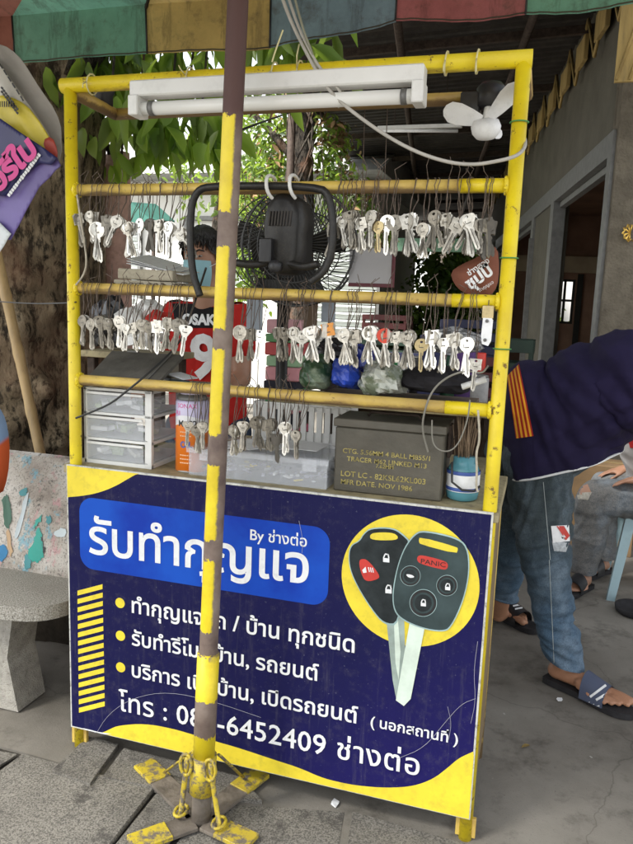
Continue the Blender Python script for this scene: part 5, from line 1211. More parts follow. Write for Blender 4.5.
# painted leaves and strokes on the backrest
def onback(px, py):
    for k in range(40):
        y_ = .255+k*.005; p = at(px, py, y_); v = (p.z-.415)/.385
        if 0 <= v <= 1 and y_+.0 >= .27+.13*v*v+.02*v: return V((p.x, .27+.13*v*v+.02*v-.003, p.z))
    return at(px, py, .262)
for pts_, mm in (([(3, 500), (8, 491), (12, 505), (13, 520), (9, 531), (4, 519)], mat('green_leaf_paint', (.02, .09, .05), .5)), ([(30, 548), (36, 540), (38, 527), (42, 529), (43, 545), (45, 556), (40, 562), (33, 561), (28, 556)], mat('teal_leaf_paint', (.02, .30, .24), .5)),
                 ([(56, 530), (66, 527), (68, 534), (60, 538), (55, 536)], mat('pale_blue_paint', (.50, .56, .58), .6)), ([(24, 556), (30, 552), (33, 566), (26, 570)], mat('blue_green_paint', (.08, .26, .28), .6)), ([(-4, 545), (6, 543), (9, 552), (4, 562), (-4, 560)], mat('blue_paint', (.05, .20, .38), .6)), ([(33, 530), (37, 519), (44, 512), (41, 522)], mat('teal_leaf_paint', (.02, .30, .24), .5)), ([(41, 533), (45, 545), (47, 553), (44, 551)], M_black), ([(7, 530), (11, 528), (14, 555), (11, 556)], mat('tan_paint', (.48, .33, .2), .6)), ([(46, 516), (52, 515), (53, 523), (48, 524)], mat('blue_green_paint', (.08, .26, .28), .6)), ([(14, 540), (19, 538), (32, 490), (27, 492)], mat('pale_blue_paint', (.50, .56, .58), .6)), ([(20, 490), (30, 486), (28, 494), (22, 497)], mat('blue_green_paint', (.08, .26, .28), .6))):
    P_ = [onback(a+rb.uniform(-.9, .9), b+rb.uniform(-1.3, 1.3)) for a, b in smooth(pts_, 2)]; m = MB(); m.add(P_, [tuple(range(len(P_)))]); m.build('painted_mark', mm, bn)
# cloth bag hung at the left edge
m = MB(); pts_ = smooth([(-30, 402), (-5, 404), (3, 412), (8, 428), (10, 452), (8, 476), (2, 496), (-30, 500)], 1)
c0 = sum([at(a, b, .16) for a, b in pts_], V())/len(pts_); P_ = [at(a, b, .16) for a, b in pts_]; n_ = len(P_)
m.add(P_+[c0+V((0, -.06, 0))]+[c0+V((0, .06, 0))], [(i, (i+1) % n_, n_) for i in range(n_)]+[((i+1) % n_, i, n_+1) for i in range(n_)], 0, True)
def bag_mat():
    m, N, L, b, o = base('blue_orange_cloth', .8)
    sx = N.new('ShaderNodeSeparateXYZ'); L.new(o, sx.inputs[0]); v = mathn(N, L, 'ADD', sx.outputs[2], mathn(N, L, 'MULTIPLY', sx.outputs[0], -1.2))
    c = ramp(N, L, v, [(0, (.55, .10, .03)), (.12, (.55, .10, .03)), (.135, (.20, .30, .48)), (.5, (.34, .42, .55))]); L.new(c, b.inputs['Base Color']); return m
o = m.build('cloth_bag', bag_mat()); tag(o, 'blue cloth bag with an orange bottom resting on the bench at the left edge', 'bag')
# bamboo pole
m = MB(); a, b = at(-6, 240, .75), at(44, 470, .60); P_ = [a.lerp(b, t) for t in [k/24 for k in range(25)]]; P_ = P_+[b.lerp(b+(b-a)*.6, k/6) for k in range(1, 7)]
m.tube(P_, [.020+(.003 if k % 6 == 0 else 0) for k in range(len(P_))], 12)
o = m.build('bamboo_pole', mat('dry_bamboo', (.40, .27, .12), .55, var=.25, scale=14, stretch=(1, 1, .15), dirt=.4)); tag(o, 'dry tan bamboo pole leaning against the big trunk behind the bench', 'pole')
# twisted bundle of vinyl banners at the top left
def sheet(pts, y, mm, name, parent, bulge=.02, dy=0, k=1):
    pts_ = smooth(pts, k) if k else pts; P_ = [at(a, b, y) for a, b in pts_]
    me = bpy.data.meshes.new('sheet'); bm = bmesh.new(); f = bm.faces.new([bm.verts.new(p) for p in P_])
    bmesh.ops.triangulate(bm, faces=[f], quad_method='BEAUTY', ngon_method='BEAUTY')
    for _ in range(4):
        bmesh.ops.subdivide_edges(bm, edges=[e for e in bm.edges if e.calc_length() > .018], cuts=1, use_grid_fill=True); bmesh.ops.triangulate(bm, faces=bm.faces[:])
    u_ = V((.66, 0, -.75))                                   # folds run along the hanging direction
    for v in bm.verts:
        a_ = v.co.dot(u_); b_ = v.co.dot(V((.75, 0, .66)))
        v.co.y += bulge*1.1*(.5-abs(noise.noise(V((a_*3, b_*14, y*40)))))*-1 + bulge*.5*noise.noise(V((v.co.x*9, 3, v.co.z*9)))
    for f in bm.faces: f.smooth = True
    bm.to_mesh(me); bm.free(); o = link(name, me, mm, parent); sd = o.modifiers.new('thickness', 'SOLIDIFY'); sd.thickness = .002; return o
vb = thing('rolled_sack', at(30, 110, .12), 'crumpled white and yellow printed sack tied beside the top left of the frame', 'sack')
sheet([(-30, 40), (2, 44), (18, 54), (30, 68), (42, 90), (56, 112), (62, 132), (62, 152), (57, 176), (50, 160), (30, 110), (0, 62), (-30, 60)], .20, cloth('grey_white_sacking', (.40, .37, .34), dark=.15), 'sacking', vb, .02)
sheet([(-30, 50), (0, 60), (16, 86), (36, 112), (52, 140), (56, 156), (50, 158), (36, 140), (16, 112), (-30, 80)], .16, mat('cream_vinyl', (.50, .47, .42), .45, var=.1, scale=8, dirt=.2), 'white_print', vb, .025)
sheet([(2, 96), (20, 100), (34, 112), (54, 146), (56, 158), (40, 148), (24, 140), (-30, 118), (-30, 100)], .14, mat('yellow_vinyl', (.62, .50, .05), .4, var=.2, scale=8), 'yellow_print', vb, .02)
sheet([(42, 140), (52, 136), (58, 150), (58, 160), (48, 156)], .125, mat('red_vinyl', (.42, .06, .04), .4), 'red_print', vb, .01)
m = MB()
for k in range(9):
    for j in range(2): a = at(2+k*1.9, 88+k*2.6+j*4, .115); m.box(a, (.006, .002, .008), ry=-.9)
for k in range(6): a = at(1+k*4.2, 66+k*6.5, .118); m.box(a, (.016, .002, .004), ry=.95)
for k in range(7): m.box(at(0+k*2.2, 104, .112), (.003, .002, .016))
m.build('small_print', M_black, vb)
vp = thing('purple_banner', at(30, 190, .08), 'purple vinyl banner with pink lettering hanging at an angle at the top left', 'banner')
M_purp = mat('purple_vinyl', (.13, .095, .29), .42, var=.18, scale=6, bump=.15, bscale=14)
sheet([(-40, 118), (0, 120), (30, 143), (58, 158), (62, 166), (40, 188), (12, 240), (4, 240), (-40, 215)], .10, M_purp, 'lower_sheet', vp, .008, 0, 0)
sheet([(-40, 112), (0, 118), (20, 132), (44, 148), (58, 158), (52, 165), (40, 163), (20, 178), (6, 196), (-40, 190)], .085, mat('navy_vinyl', (.022, .022, .10), .4, var=.15), 'upper_sheet', vp, .008, 0, 0)
sheet([(-40, 205), (0, 222), (12, 234), (2, 250), (-8, 264), (-40, 260)], .085, mat('white_vinyl', (.62, .66, .68), .45, var=.05), 'white_corner', vp, .008, 0, 0)
px_text('ทอรีใบ', (-14, 205), (38, 152), .070, mat('magenta_ink', (.62, .05, .26), .5), vp, .05, 0, .95)
m = MB()
rq = random.Random(3)
for k in range(17):
    t = k/16; a = at(9+30*t, 195-40*t, .076); m.box(a, (.0075, .002, rq.uniform(.008, .013)), ry=-.9)
m.build('small_lettering', M_white, vp)

# ================================================================== BODIES
def blob(name, parts, m, parent, voxel=.010, smooth_=6, cut=(), noise_=0, nsc=10, stretch=(1, 1, 1), folds=()):
    """one continuous skin over tapered capsules and ellipsoids: voxel union, then smoothing"""
    b = MB()
    for p in parts:
        if p[0] == 'e':
            _, c, r = p[:3]; b.ball(c, r, 20)
        else:
            a, ra, c, rc = V(p[0]), p[1], V(p[2]), p[3]
            L_ = (c-a).length; N_ = max(2, int(L_/(min(ra, rc)*.35))+1)
            ez = p[4] if len(p) > 4 else None
            t = (c-a).normalized(); pts_ = []; rs = []
            pts_.append(a-t*ra*.999); rs.append(ra*.05)
            for k in range(1, 5): an = k/5*math.pi/2; pts_.append(a-t*ra*math.cos(an)); rs.append(ra*math.sin(an))
            for k in range(N_+1): pts_.append(a.lerp(c, k/N_)); rs.append(ra+(rc-ra)*k/N_)
            for k in range(4, 0, -1): an = k/5*math.pi/2; pts_.append(c+t*rc*math.cos(an)); rs.append(rc*math.sin(an))
            pts_.append(c+t*rc*.999); rs.append(rc*.05)
            b.tube(pts_, rs, 20)
    me = b.mesh(); o = bpy.data.objects.new('tmp', me); sc.collection.objects.link(o)
    md = o.modifiers.new('r', 'REMESH'); md.mode = 'VOXEL'; md.voxel_size = voxel
    if smooth_: s_ = o.modifiers.new('s', 'SMOOTH'); s_.iterations = smooth_; s_.factor = .5
    dg = bpy.context.evaluated_depsgraph_get(); me2 = bpy.data.meshes.new_from_object(o.evaluated_get(dg)); bpy.data.objects.remove(o)
    if noise_:
        me2.update(); nn = [v.normal.copy() for v in me2.vertices]
        for v, n_ in zip(me2.vertices, nn):
            q = V((v.co.x*stretch[0], v.co.y*stretch[1], v.co.z*stretch[2]))*nsc
            f = 1-abs(noise.noise(q))*2; f2 = noise.noise(q*2.3)
            v.co += n_*noise_*(f*.7+f2*.4)
    for D_, fa_, fb_, am_, c0_, r0_ in folds:
        me2.update(); D_ = V(D_).normalized(); E_ = D_.cross(V((0, 1, 0))).normalized(); c0_ = V(c0_)
        for v, n_ in zip(me2.vertices, [v.normal.copy() for v in me2.vertices]):
            q = v.co-c0_; w_ = math.exp(-(q.length/r0_)**2) if r0_ else 1
            if w_ < .03: continue
            wv_ = noise.noise(v.co*3)*.08
            rd = 1-2.6*abs(noise.noise(V((q.dot(D_)*fa_, v.co.y*3, (q.dot(E_)+wv_)*fb_))))
            v.co += n_*am_*w_*rd
    loops = []
    if cut:
        bm = bmesh.new(); bm.from_mesh(me2)
        for co, no in cut:
            bmesh.ops.bisect_plane(bm, geom=bm.verts[:]+bm.edges[:]+bm.faces[:], plane_co=co, plane_no=no, clear_outer=True)
        bm.to_mesh(me2); bm.free()
    me2.polygons.foreach_set('use_smooth', [True]*len(me2.polygons)); me2.update()
    vs = [v.co.copy() for v in me2.vertices]; fs = [tuple(p.vertices) for p in me2.polygons]
    ob = link(name, me2, m, parent)
    return ob, BVHTree.FromPolygons(vs, fs), vs, fs
def hem(vs, fs, co, no, r, name, m, parent, tol=.004):
    """a piping tube along the open edge lying in a plane"""
    from collections import Counter, defaultdict
    c = Counter()
    for f in fs:
        for i in range(len(f)): c[tuple(sorted((f[i], f[(i+1) % len(f)])))] += 1
    adj = defaultdict(list)
    for (a, b), k in c.items():
        if k == 1 and abs((vs[a]-V(co)).dot(V(no))) < tol and abs((vs[b]-V(co)).dot(V(no))) < tol: adj[a].append(b); adj[b].append(a)
    if not adj: return
    best = []
    seen_ = set()
    for s in list(adj):
        if s in seen_: continue
        path = [s]; seen_.add(s); cur = s
        while True:
            nx = [q for q in adj[cur] if q not in seen_]
            if not nx: break
            cur = nx[0]; seen_.add(cur); path.append(cur)
        if len(path) > len(best): best = path
    P_ = [vs[i] for i in best][::3]
    for _ in range(3): P_ = [(P_[i-1]+P_[i]*2+P_[(i+1) % len(P_)])/4 for i in range(len(P_))]
    if len(P_) > 5: MB().tube(P_, r, 6, closed=True).build(name, m, parent)
def decal(bvh, pts, m, parent, name, nu=12, nv=12, off=.003, quad=None):
    """cloth patch: a pixel-space quad laid on the garment's own surface"""
    mb = MB(); a, b, c, d = quad
    P_ = {}
    for j in range(nv+1):
        for i in range(nu+1):
            u, v = i/nu, j/nv; px = (a[0]*(1-u)+b[0]*u)*(1-v)+(d[0]*(1-u)+c[0]*u)*v; py = (a[1]*(1-u)+b[1]*u)*(1-v)+(d[1]*(1-u)+c[1]*u)*v
            dr = ray(px, py).normalized(); h = bvh.ray_cast(CAM, dr)
            if h[0] is not None: P_[(i, j)] = h[0]-dr*off
    idx = {k: i for i, k in enumerate(P_)}; fs = []
    for j in range(nv):
        for i in range(nu):
            q = [(i, j), (i+1, j), (i+1, j+1), (i, j+1)]
            if all(k in idx for k in q) and max((P_[q[0]]-P_[k]).length for k in q[1:]) < .12: fs.append(tuple(idx[k] for k in q))
    if fs: mb.add(list(P_.values()), fs, 0, True); mb.build(name, m, parent)
def hand_parts(w, d, nrm, s=1.0, curl=.5, thumb=1):
    """palm, four unequal bent fingers and a side thumb from the wrist w along d; nrm = back of the hand"""
    w = V(w); d = V(d).normalized(); nrm = V(nrm); nrm = (nrm-d*nrm.dot(d)).normalized(); sd = d.cross(nrm)*thumb
    out = [(w-d*.01, .024*s, w+d*.035*s, .026*s)]
    for k, (off, ln, r) in enumerate(((-.030, .066, .0085), (-.010, .076, .0088), (.010, .070, .0084), (.029, .054, .0075))):
        k0 = w+d*.02*s-sd*off*s*.6*-1*-1; base_ = w+d*(.082-(.006 if k in (0, 3) else 0))*s+sd*(-off)*s
        out.append((w+d*.02*s+sd*(-off)*.55*s, .017*s, base_, .0125*s))
        a = base_; dr = d.copy(); segs = (.45, .32, .23)
        for q, f in enumerate(segs):
            dr = (dr-nrm*curl*(.55 if q == 0 else .75)).normalized(); b_ = a+dr*ln*f*s; out.append((a, r*s*(1-.08*q), b_, r*s*(1-.08*(q+1)))); a = b_
    t0 = w+d*.022*s+sd*.022*s; t1 = t0+(d*.5+sd*.8-nrm*.25).normalized()*.036*s; t2 = t1+(d*.85+sd*.4-nrm*.35).normalized()*.030*s; t3 = t2+(d*.95+sd*.05-nrm*.4).normalized()*.022*s
    out += [(t0, .016*s, t1, .012*s), (t1, .011*s, t2, .0098*s), (t2, .0098*s, t3, .008*s)]
    return out
def foot_parts(ank, heel, toe, side=1):
    """ankle joint, heel and toe points on the sole"""
    ank, heel, toe = V(ank), V(heel), V(toe); f = toe-heel; L_ = f.length; f.normalize(); s = V((f.y, -f.x, 0))*side   # s = big-toe side
    up_ = V((0, 0, 1)); h = heel+up_*.03
    out = [(ank+up_*.06, .037, ank, .036), (ank, .036, h+f*.035, .033), (h+f*.03, .032, h+f*.03+f*L_*.3, .028), (ank-up_*.01, .034, heel+f*L_*.5+up_*.030, .025)]
    ball_ = heel+f*L_*.70
    for k, (o_, ln, r) in enumerate(((.031, .26, .0145), (.009, .265, .0088), (-.0105, .24, .0086), (-.028, .205, .0082), (-.044, .165, .0078))):
        b_ = ball_+s*o_*1.0+up_*(r+.006)-f*(.0 if k < 2 else .012*k*.6)
        out.append((heel+f*L_*.45+s*o_*.5+up_*.03, .024, b_+up_*.004-f*.006, .0125 if k else .017)); t_ = b_+f*L_*ln*.95-up_*.002
        m_ = b_.lerp(t_, .5)+up_*.004; out += [(b_, r, m_, r*.95), (m_, r*.95, t_, r*1.02)]
    return out
def sandal(parent, heel, toe, w_=.098, z=.0, strap=None, stripes=True, side=1):
    heel, toe = V(heel), V(toe); f = (toe-heel); L_ = f.length; f.normalize(); s = V((f.y, -f.x, 0))*side
    prof = [(-.02, .30), (.0, .36), (.15, .38), (.4, .36), (.6, .44), (.78, .50), (.92, .44), (1.0, .28), (1.04, .08)]
    L1 = [heel+f*L_*u+s*w_*ww for u, ww in prof]; L2 = [heel+f*L_*u-s*w_*ww*(.92 if u > .5 else 1) for u, ww in prof]
    P_ = smooth([tuple(p) for p in L1+L2[::-1]], 1); P_ = [V(p) for p in P_]
    m = MB(); m.prism([V((p.x, p.y, z+.003)) for p in P_], (0, 0, .022)); so_ = m.build('sole', M_rubber, parent)
    # band across the instep
    m = MB(); n = 14
    def band(u, v, lift=0): 
        a = math.pi*(u); x = math.cos(a); h = math.sin(a)**.7
        cpos = heel+f*L_*(.46+.27*v+.02*x)
        return cpos+s*x*(w_*.53+lift)+V((0, 0, z+.018+h*(.084-.026*v+lift)))
    m.grid(lambda u, v: band(u, v), 16, 5); m.grid(lambda u, v: band(1-u, v, -.004), 16, 5)
    bo = m.build('strap', strap or M_black, parent)
    me_ = m.mesh(); return BVHTree.FromPolygons([V(q) for q in m.v], m.f)


# ---- man bending over at the right
p1 = thing('person', (1.42, 1.02, 0), 'bending person in a navy shirt with red and yellow stripes, blue jeans and striped slides', 'person')
H1, H2 = at(537, 452, 1.0), at(515, 455, 1.2)
K1, K2 = at(545, 562, .95), at(508, 548, 1.25); A1, A2 = at(563, 667, .96), at(499, 612, 1.42)
heel1, toe1 = V((1.405, .985, 0)), V((1.680, .81, 0)); heel2, toe2 = atz(489, 612, 0), atz(536, 634, 0)
SH = V((1.86, .86, 1.20))
body = [(V((1.36, 1.04, .98)), .12, V((1.55, .96, 1.14)), .12), (V((1.55, .96, 1.14)), .12, SH, .12), (SH+V((.05, -.15, .02)), .075, V((1.93, .66, .90)), .048), (V((1.93, .66, .90)), .046, V((1.98, .60, .66)), .030),
        (SH+V((.05, .16, .02)), .075, V((1.98, 1.08, .90)), .048), (V((1.98, 1.08, .90)), .046, V((2.03, 1.02, .66)), .030), (SH, .08, V((2.02, .82, 1.24)), .058),
        ('e', V((2.12, .80, 1.24)), (.115, .078, .10)), ('e', V((2.17, .79, 1.20)), (.07, .06, .065)), (H1, .10, K1, .06), (K1, .055, A1, .036), (H2, .09, K2, .06), (K2, .06, A2, .036)]
body += hand_parts(V((1.985, .595, .64)), (.15, -.1, -1), (-.2, -1, 0), 1, .5, 1)+hand_parts(V((2.035, 1.015, .64)), (.1, .1, -1), (0, 1, 0), 1, .5, -1)
body += foot_parts(A1, heel1+V((0, 0, .026)), toe1+V((0, 0, .026))-V((.004, -.003, 0)), -1)+foot_parts(A2, heel2+V((0, 0, .026)), toe2+V((0, 0, .026))-V((.03, -.016, 0)), 1)
blob('body', body, M_skin2, p1, .0046, 3)
sh_parts = [('e', V((1.36, 1.02, .98)), (.185, .20, .175)), ('e', V((1.335, 1.0, 1.03)), (.145, .18, .155)), ('e', V((1.45, .98, 1.07)), (.18, .205, .19)), ('e', V((1.60, .94, 1.16)), (.19, .21, .165)), ('e', V((1.80, .88, 1.23)), (.17, .24, .145)),
            ('e', at(531, 398, 1.0), (.10, .15, .12)), (V((1.345, .99, .97)), .152, V((1.385, .985, .80)), .160), (V((1.425, .97, 1.0)), .15, V((1.425, .97, .84)), .140), (SH+V((.03, -.16, 0)), .105, V((1.91, .68, .98)), .088), (SH+V((.03, .16, 0)), .105, V((1.96, 1.06, .98)), .088)]
hemc, hemn = at(522, 478, .9), None
hb = at(620, 455, .85); dd = (hb-hemc).normalized(); hemn = V((dd.z, 0, -dd.x)); hemn = hemn if hemn.z < 0 else -hemn
shirt, bv, vs_, fs_ = blob('shirt', sh_parts, M_navyshirt, p1, .008, 8, [(hemc, hemn), (V((2.02, .8, 1.2)), (1, 0, .1))], .012, 4.2, (1.5, 1, .55), [((.62, 0, -.78), 1.5, 14, .017, (1.50, .8, 1.10), 0), ((.35, 0, -.94), 2.2, 20, .010, (1.35, .8, 1.0), .35), ((.9, 0, .5), 2, 16, .012, (1.55, .8, 1.0), .3)])
hem(vs_, fs_, hemc, hemn, .0042, 'hem_piping', M_white, p1)
M_sred = cloth('red_stripe_cloth', (.42, .03, .02)); M_syel = cloth('amber_stripe_cloth', (.80, .36, .03))
q0, q1, q2, q3 = (507, 376), (519, 364), (533.5, 436), (516, 438.5)
decal(bv, None, M_sred, p1, 'stripe_panel', 10, 24, .004, (q0, q1, q2, q3))
for k in range(4):
    u0_, u1_ = .04+k*.25, .16+k*.25; L = lambda A_, B_, t: (A_[0]+(B_[0]-A_[0])*t, A_[1]+(B_[1]-A_[1])*t)
    decal(bv, None, M_syel, p1, 'amber_stripe', 2, 24, .0065, (L(q0, q1, u0_), L(q0, q1, u1_), L(q3, q2, u1_), L(q3, q2, u0_)))
decal(bv, None, M_navyshirt, p1, 'side_seam', 1, 12, .004, ((533.5, 438), (535, 438), (537, 476), (535.5, 476)))
jp = [('e', V((1.37, 1.05, .90)), (.13, .15, .12)), (H1, .122, K1, .078), (K1, .078, K1.lerp(A1, .55), .063), (K1.lerp(A1, .5), .063, A1+V((.004, 0, .03)), .061), (H2, .115, K2, .078), (K2, .078, A2+V((0, 0, .02)), .064)]
_, bvj, vj, fj = blob('jeans', jp, M_jeans, p1, .007, 5, [(V((1.45, .95, .100)), (-.25, .0, -1))], .013, 9, (.8, .8, 1.5), [((1, 0, .25), 3, 24, .011, (1.38, .9, .52), .18), ((1, 0, -.2), 3, 30, .012, (1.45, .9, .17), .16), ((.25, 0, 1), 2, 18, .009, (1.36, .9, .72), .25)])
hem(vj, fj, V((1.45, .95, .100)), V((-.25, 0, -1)).normalized(), .006, 'cuff', M_jeans, p1, .01)
# patch on the knee, seam line
decal(bvj, None, M_white, p1, 'knee_patch', 6, 6, .004, ((551, 526), (569, 525), (570, 541), (553, 543)))
decal(bvj, None, M_red, p1, 'patch_stripe', 4, 4, .006, ((556.5, 526), (564, 526), (572, 539), (569, 545)))
decal(bvj, None, mat('ripped_threads', (.42, .45, .47), .9, var=.3, scale=90), p1, 'ripped_patch', 6, 6, .003, ((552, 541), (569, 543), (566, 552), (554, 551)))
for a, b in (((543, 482), (550, 560)), ((549, 560), (554, 668))): decal(bvj, None, mat('pale_stitching', (.38, .42, .42), .9), p1, 'seam', 1, 40, .0035, (a, (a[0]+.6, a[1]), (b[0]+.6, b[1]), b))
bs = sandal(p1, heel1, toe1, .105, 0, mat('slate_blue_strap', (.075, .09, .14), .6), True, 1)
def bar(a, b, t): dx, dy = b[0]-a[0], b[1]-a[1]; n = math.hypot(dx, dy); ex, ey = -dy/n*t, dx/n*t; return ((a[0]+ex, a[1]+ey), (b[0]+ex, b[1]+ey), (b[0]-ex, b[1]-ey), (a[0]-ex, a[1]-ey))
for a, b in (((590, 697), (606, 685)), ((596, 700), (613, 690)), ((602, 703), (618, 694)), ((588.5, 702), (589.5, 708)), ((593, 704), (594.5, 710.5)), ((598, 705.5), (600, 712))): decal(bs, None, M_white, p1, 'strap_stripe', 10, 2, .0025, bar(a, b, 1.25))
bs = sandal(p1, heel2, toe2, .10, 0, M_black, True, -1)
for a, b in (((513, 606), (527, 603)), ((515, 609), (530, 606))): decal(bs, None, M_white, p1, 'strap_stripe', 8, 2, .0025, bar(a, b, .8))
m = MB(); m.ball(V((2.11, .80, 1.265)), (.125, .088, .105), 20); m.build('hair', M_hair, p1)

# ---- person seated behind him
p2 = thing('person', (1.85, 2.1, 0), 'seated person in torn grey jeans on the pale blue stool behind the bending person', 'person')
hp1, kn1, an1 = V((1.90, 2.02, .52)), V((1.585, 1.99, .49)), V((1.575, 2.06, .10)); hp2, kn2, an2 = V((1.92, 2.20, .52)), V((1.66, 2.30, .48)), V((1.68, 2.34, .10))
bd = [(V((1.93, 2.1, .56)), .13, V((1.86, 2.02, .86)), .13), (V((1.86, 2.02, .86)), .12, V((1.84, 1.98, 1.0)), .12), (V((1.84, 1.98, 1.02)), .06, V((1.80, 1.95, 1.10)), .055), ('e', V((1.78, 1.92, 1.20)), (.082, .098, .115)), ('e', V((1.74, 1.86, 1.16)), (.05, .05, .06)),
      (V((1.80, 1.86, 1.0)), .06, V((1.86, 1.78, .78)), .042), (V((1.86, 1.78, .78)), .040, V((1.80, 1.90, .63)), .028), (V((1.90, 2.14, 1.0)), .06, V((1.88, 2.24, .76)), .042), (V((1.88, 2.24, .76)), .040, V((1.76, 2.26, .60)), .028),
      (hp1, .08, kn1, .055), (kn1, .055, an1, .036), (hp2, .08, kn2, .055), (kn2, .055, an2, .036)]
bd += hand_parts(V((1.795, 1.91, .625)), (-1, .2, -.25), (0, 0, 1), 1, .3, 1)+hand_parts(V((1.755, 2.26, .595)), (-1, .1, -.25), (0, 0, 1), 1, .3, -1)
bd += foot_parts(an1, V((1.60, 2.06, .02)), V((1.50, 1.88, .02)), 1)+foot_parts(an2, V((1.72, 2.36, .02)), V((1.60, 2.2, .02)), -1)
blob('body', bd, M_skin, p2, .009, 5)
_, bvs, vq, fq = blob('shirt', [(V((1.90, 2.1, .60)), .160, V((1.80, 1.98, .86)), .155), ('e', V((1.85, 1.98, .98)), (.17, .22, .10)), (V((1.80, 1.86, .99)), .085, V((1.84, 1.80, .84)), .075), (V((1.90, 2.14, .99)), .085, V((1.88, 2.22, .84)), .075)], cloth('off_white_cotton', (.55, .53, .52)), p2, .011, 8, [(V((1.8, 1.95, 1.045)), (-.2, 0, 1))], .010, 7)
decal(bvs, None, cloth('red_cotton', (.5, .03, .03)), p2, 'red_panel', 8, 8, .004, ((620, 408), (660, 400), (660, 448), (630, 448)))
_, bvg, _, _ = blob('jeans', [('e', V((1.90, 2.11, .54)), (.16, .19, .11)), (hp1, .105, kn1, .078), (kn1, .078, an1, .066), (hp2, .105, kn2, .078), (kn2, .078, an2, .066)], M_jeansg, p2, .008, 5, [(V((1.6, 2.0, .085)), (0, 0, -1))], .012, 7, (1, 1, .7), [((.3, 0, 1), 3, 22, .008, (1.6, 2, .3), .3), ((1, 0, .1), 3, 22, .008, (1.7, 2, .5), .25)])
decal(bvg, None, M_skin, p2, 'knee_hole', 6, 6, .003, ((576, 484), (586, 480), (591, 492), (580, 495)))
decal(bvg, None, mat('frayed_denim', (.40, .38, .33), .9, var=.3, scale=80), p2, 'frayed_edge', 6, 3, .004, ((573, 493), (592, 492), (588, 500), (576, 499)))
for (a, b, s_) in ((V((1.60, 2.06, 0)), V((1.50, 1.88, 0)), 1), (V((1.72, 2.36, 0)), V((1.60, 2.2, 0)), -1)): sandal(p2, a-(b-a)*.05, b+(b-a)*.15, .09, 0, M_black, False, s_)
MB().ball(V((1.79, 1.935, 1.225)), (.090, .105, .115), 18).build('hair', M_hair, p2)

# ---- stools
def stool(x, y, h, name, label, m, s=.15, rz=0):
    t = thing(name, (x, y, 0), label, 'stool', None); q = MB()
    q.bx(x-s*.86, x+s*.86, y-s*.86, y+s*.86, h-.018, h); q.bx(x-s*.90, x+s*.90, y-s*.9, y-s*.87, h-.07, h-.004); q.bx(x-s*.9, x+s*.9, y+s*.87, y+s*.9, h-.07, h-.004); q.bx(x-s*.9, x-s*.87, y-s*.87, y+s*.87, h-.07, h-.004); q.bx(x+s*.87, x+s*.9, y-s*.87, y+s*.87, h-.07, h-.004)
    q.build('seat', m, t)
    for sx_ in (-1, 1):
        for sy_ in (-1, 1):
            l = MB(); a = V((x+sx_*s*.80, y+sy_*s*.80, h-.02)); b = V((x+sx_*s*1.18, y+sy_*s*1.18, 0)); w_ = .024
            l.add([a+V((-w_, -w_, 0)), a+V((w_, -w_, 0)), a+V((w_, w_, 0)), a+V((-w_, w_, 0)), b+V((-w_*.8, -w_*.8, 0)), b+V((w_*.8, -w_*.8, 0)), b+V((w_*.8, w_*.8, 0)), b+V((-w_*.8, w_*.8, 0))], [(0, 1, 5, 4), (1, 2, 6, 5), (2, 3, 7, 6), (3, 0, 4, 7), (4, 5, 6, 7), (3, 2, 1, 0)]); l.build('leg', m, t)
    return t
stool(1.90, 2.14, .46, 'plastic_stool', 'pale blue plastic stool with splayed legs under the seated person', mat('pale_blue_plastic', (.30, .43, .47), .4, var=.08, scale=4, dirt=.2), .17)
m = MB(); c = V((1.80, 1.80, 0)); m.lathe(c, [(.075, 0), (.09, .01), (.095, .035), (.088, .036), (.08, .014), (.0, .012)], 28)
o = m.build('rubber_dish', M_rubber); tag(o, 'shallow black rubber dish on the floor by the stool at the right edge', 'dish')
# ---- the key cutter behind the stall
hx, hy, hz = at(202, 259, 1.15).x, 1.15, at(202, 259, 1.15).z
p3 = thing('person', (hx, 1.2, 0), 'standing person in a red number jersey and pale blue face mask behind the keys', 'person')
SL, SR = V((hx+.150, hy+.06, hz-.245)), V((hx-.150, hy+.06, hz-.245))
EL, ER = V((hx+.20, hy-.02, hz-.50)), V((hx-.22, hy-.02, hz-.48)); WL, WR = V((hx+.20, hy-.22, hz-.56)), V((hx-.12, hy-.26, hz-.54))
bd = [('e', V((hx, hy+.01, hz+.02)), (.078, .098, .108)), ('e', V((hx, hy-.022, hz-.055)), (.056, .062, .062)), ('e', V((hx, hy-.085, hz-.105+.01)), (.026, .022, .020)), (V((hx, hy-.086, hz+.012)), .009, V((hx, hy-.104, hz-.022)), .013),
      ('e', V((hx+.078, hy+.02, hz-.01)), (.012, .02, .032)), ('e', V((hx-.078, hy+.02, hz-.01)), (.012, .02, .032)), (V((hx-.03, hy-.078, hz+.034)), .012, V((hx+.03, hy-.078, hz+.034)), .012),
      (V((hx, hy+.03, hz-.06)), .056, V((hx, hy+.05, hz-.20)), .060), (V((hx-.10, hy+.06, hz-.26)), .058, V((hx+.10, hy+.06, hz-.26)), .058), (V((hx, hy+.07, hz-.30)), .108, V((hx, hy+.08, hz-.62)), .108), (V((hx, hy+.08, hz-.62)), .11, V((hx, hy+.09, hz-.72)), .12),
      (SL, .062, EL, .044), (EL, .043, WL, .028), (SR, .062, ER, .044), (ER, .043, WR, .028)]
for s_ in (-1, 1): bd += [(V((hx+s_*.09, hy+.09, hz-.74)), .095, V((hx+s_*.10, hy+.07, .48)), .058), (V((hx+s_*.10, hy+.07, .48)), .056, V((hx+s_*.10, hy+.10, .10)), .036)]+foot_parts(V((hx+s_*.10, hy+.10, .09)), V((hx+s_*.10, hy+.14, .012)), V((hx+s_*.12, hy-.08, .012)), -s_)
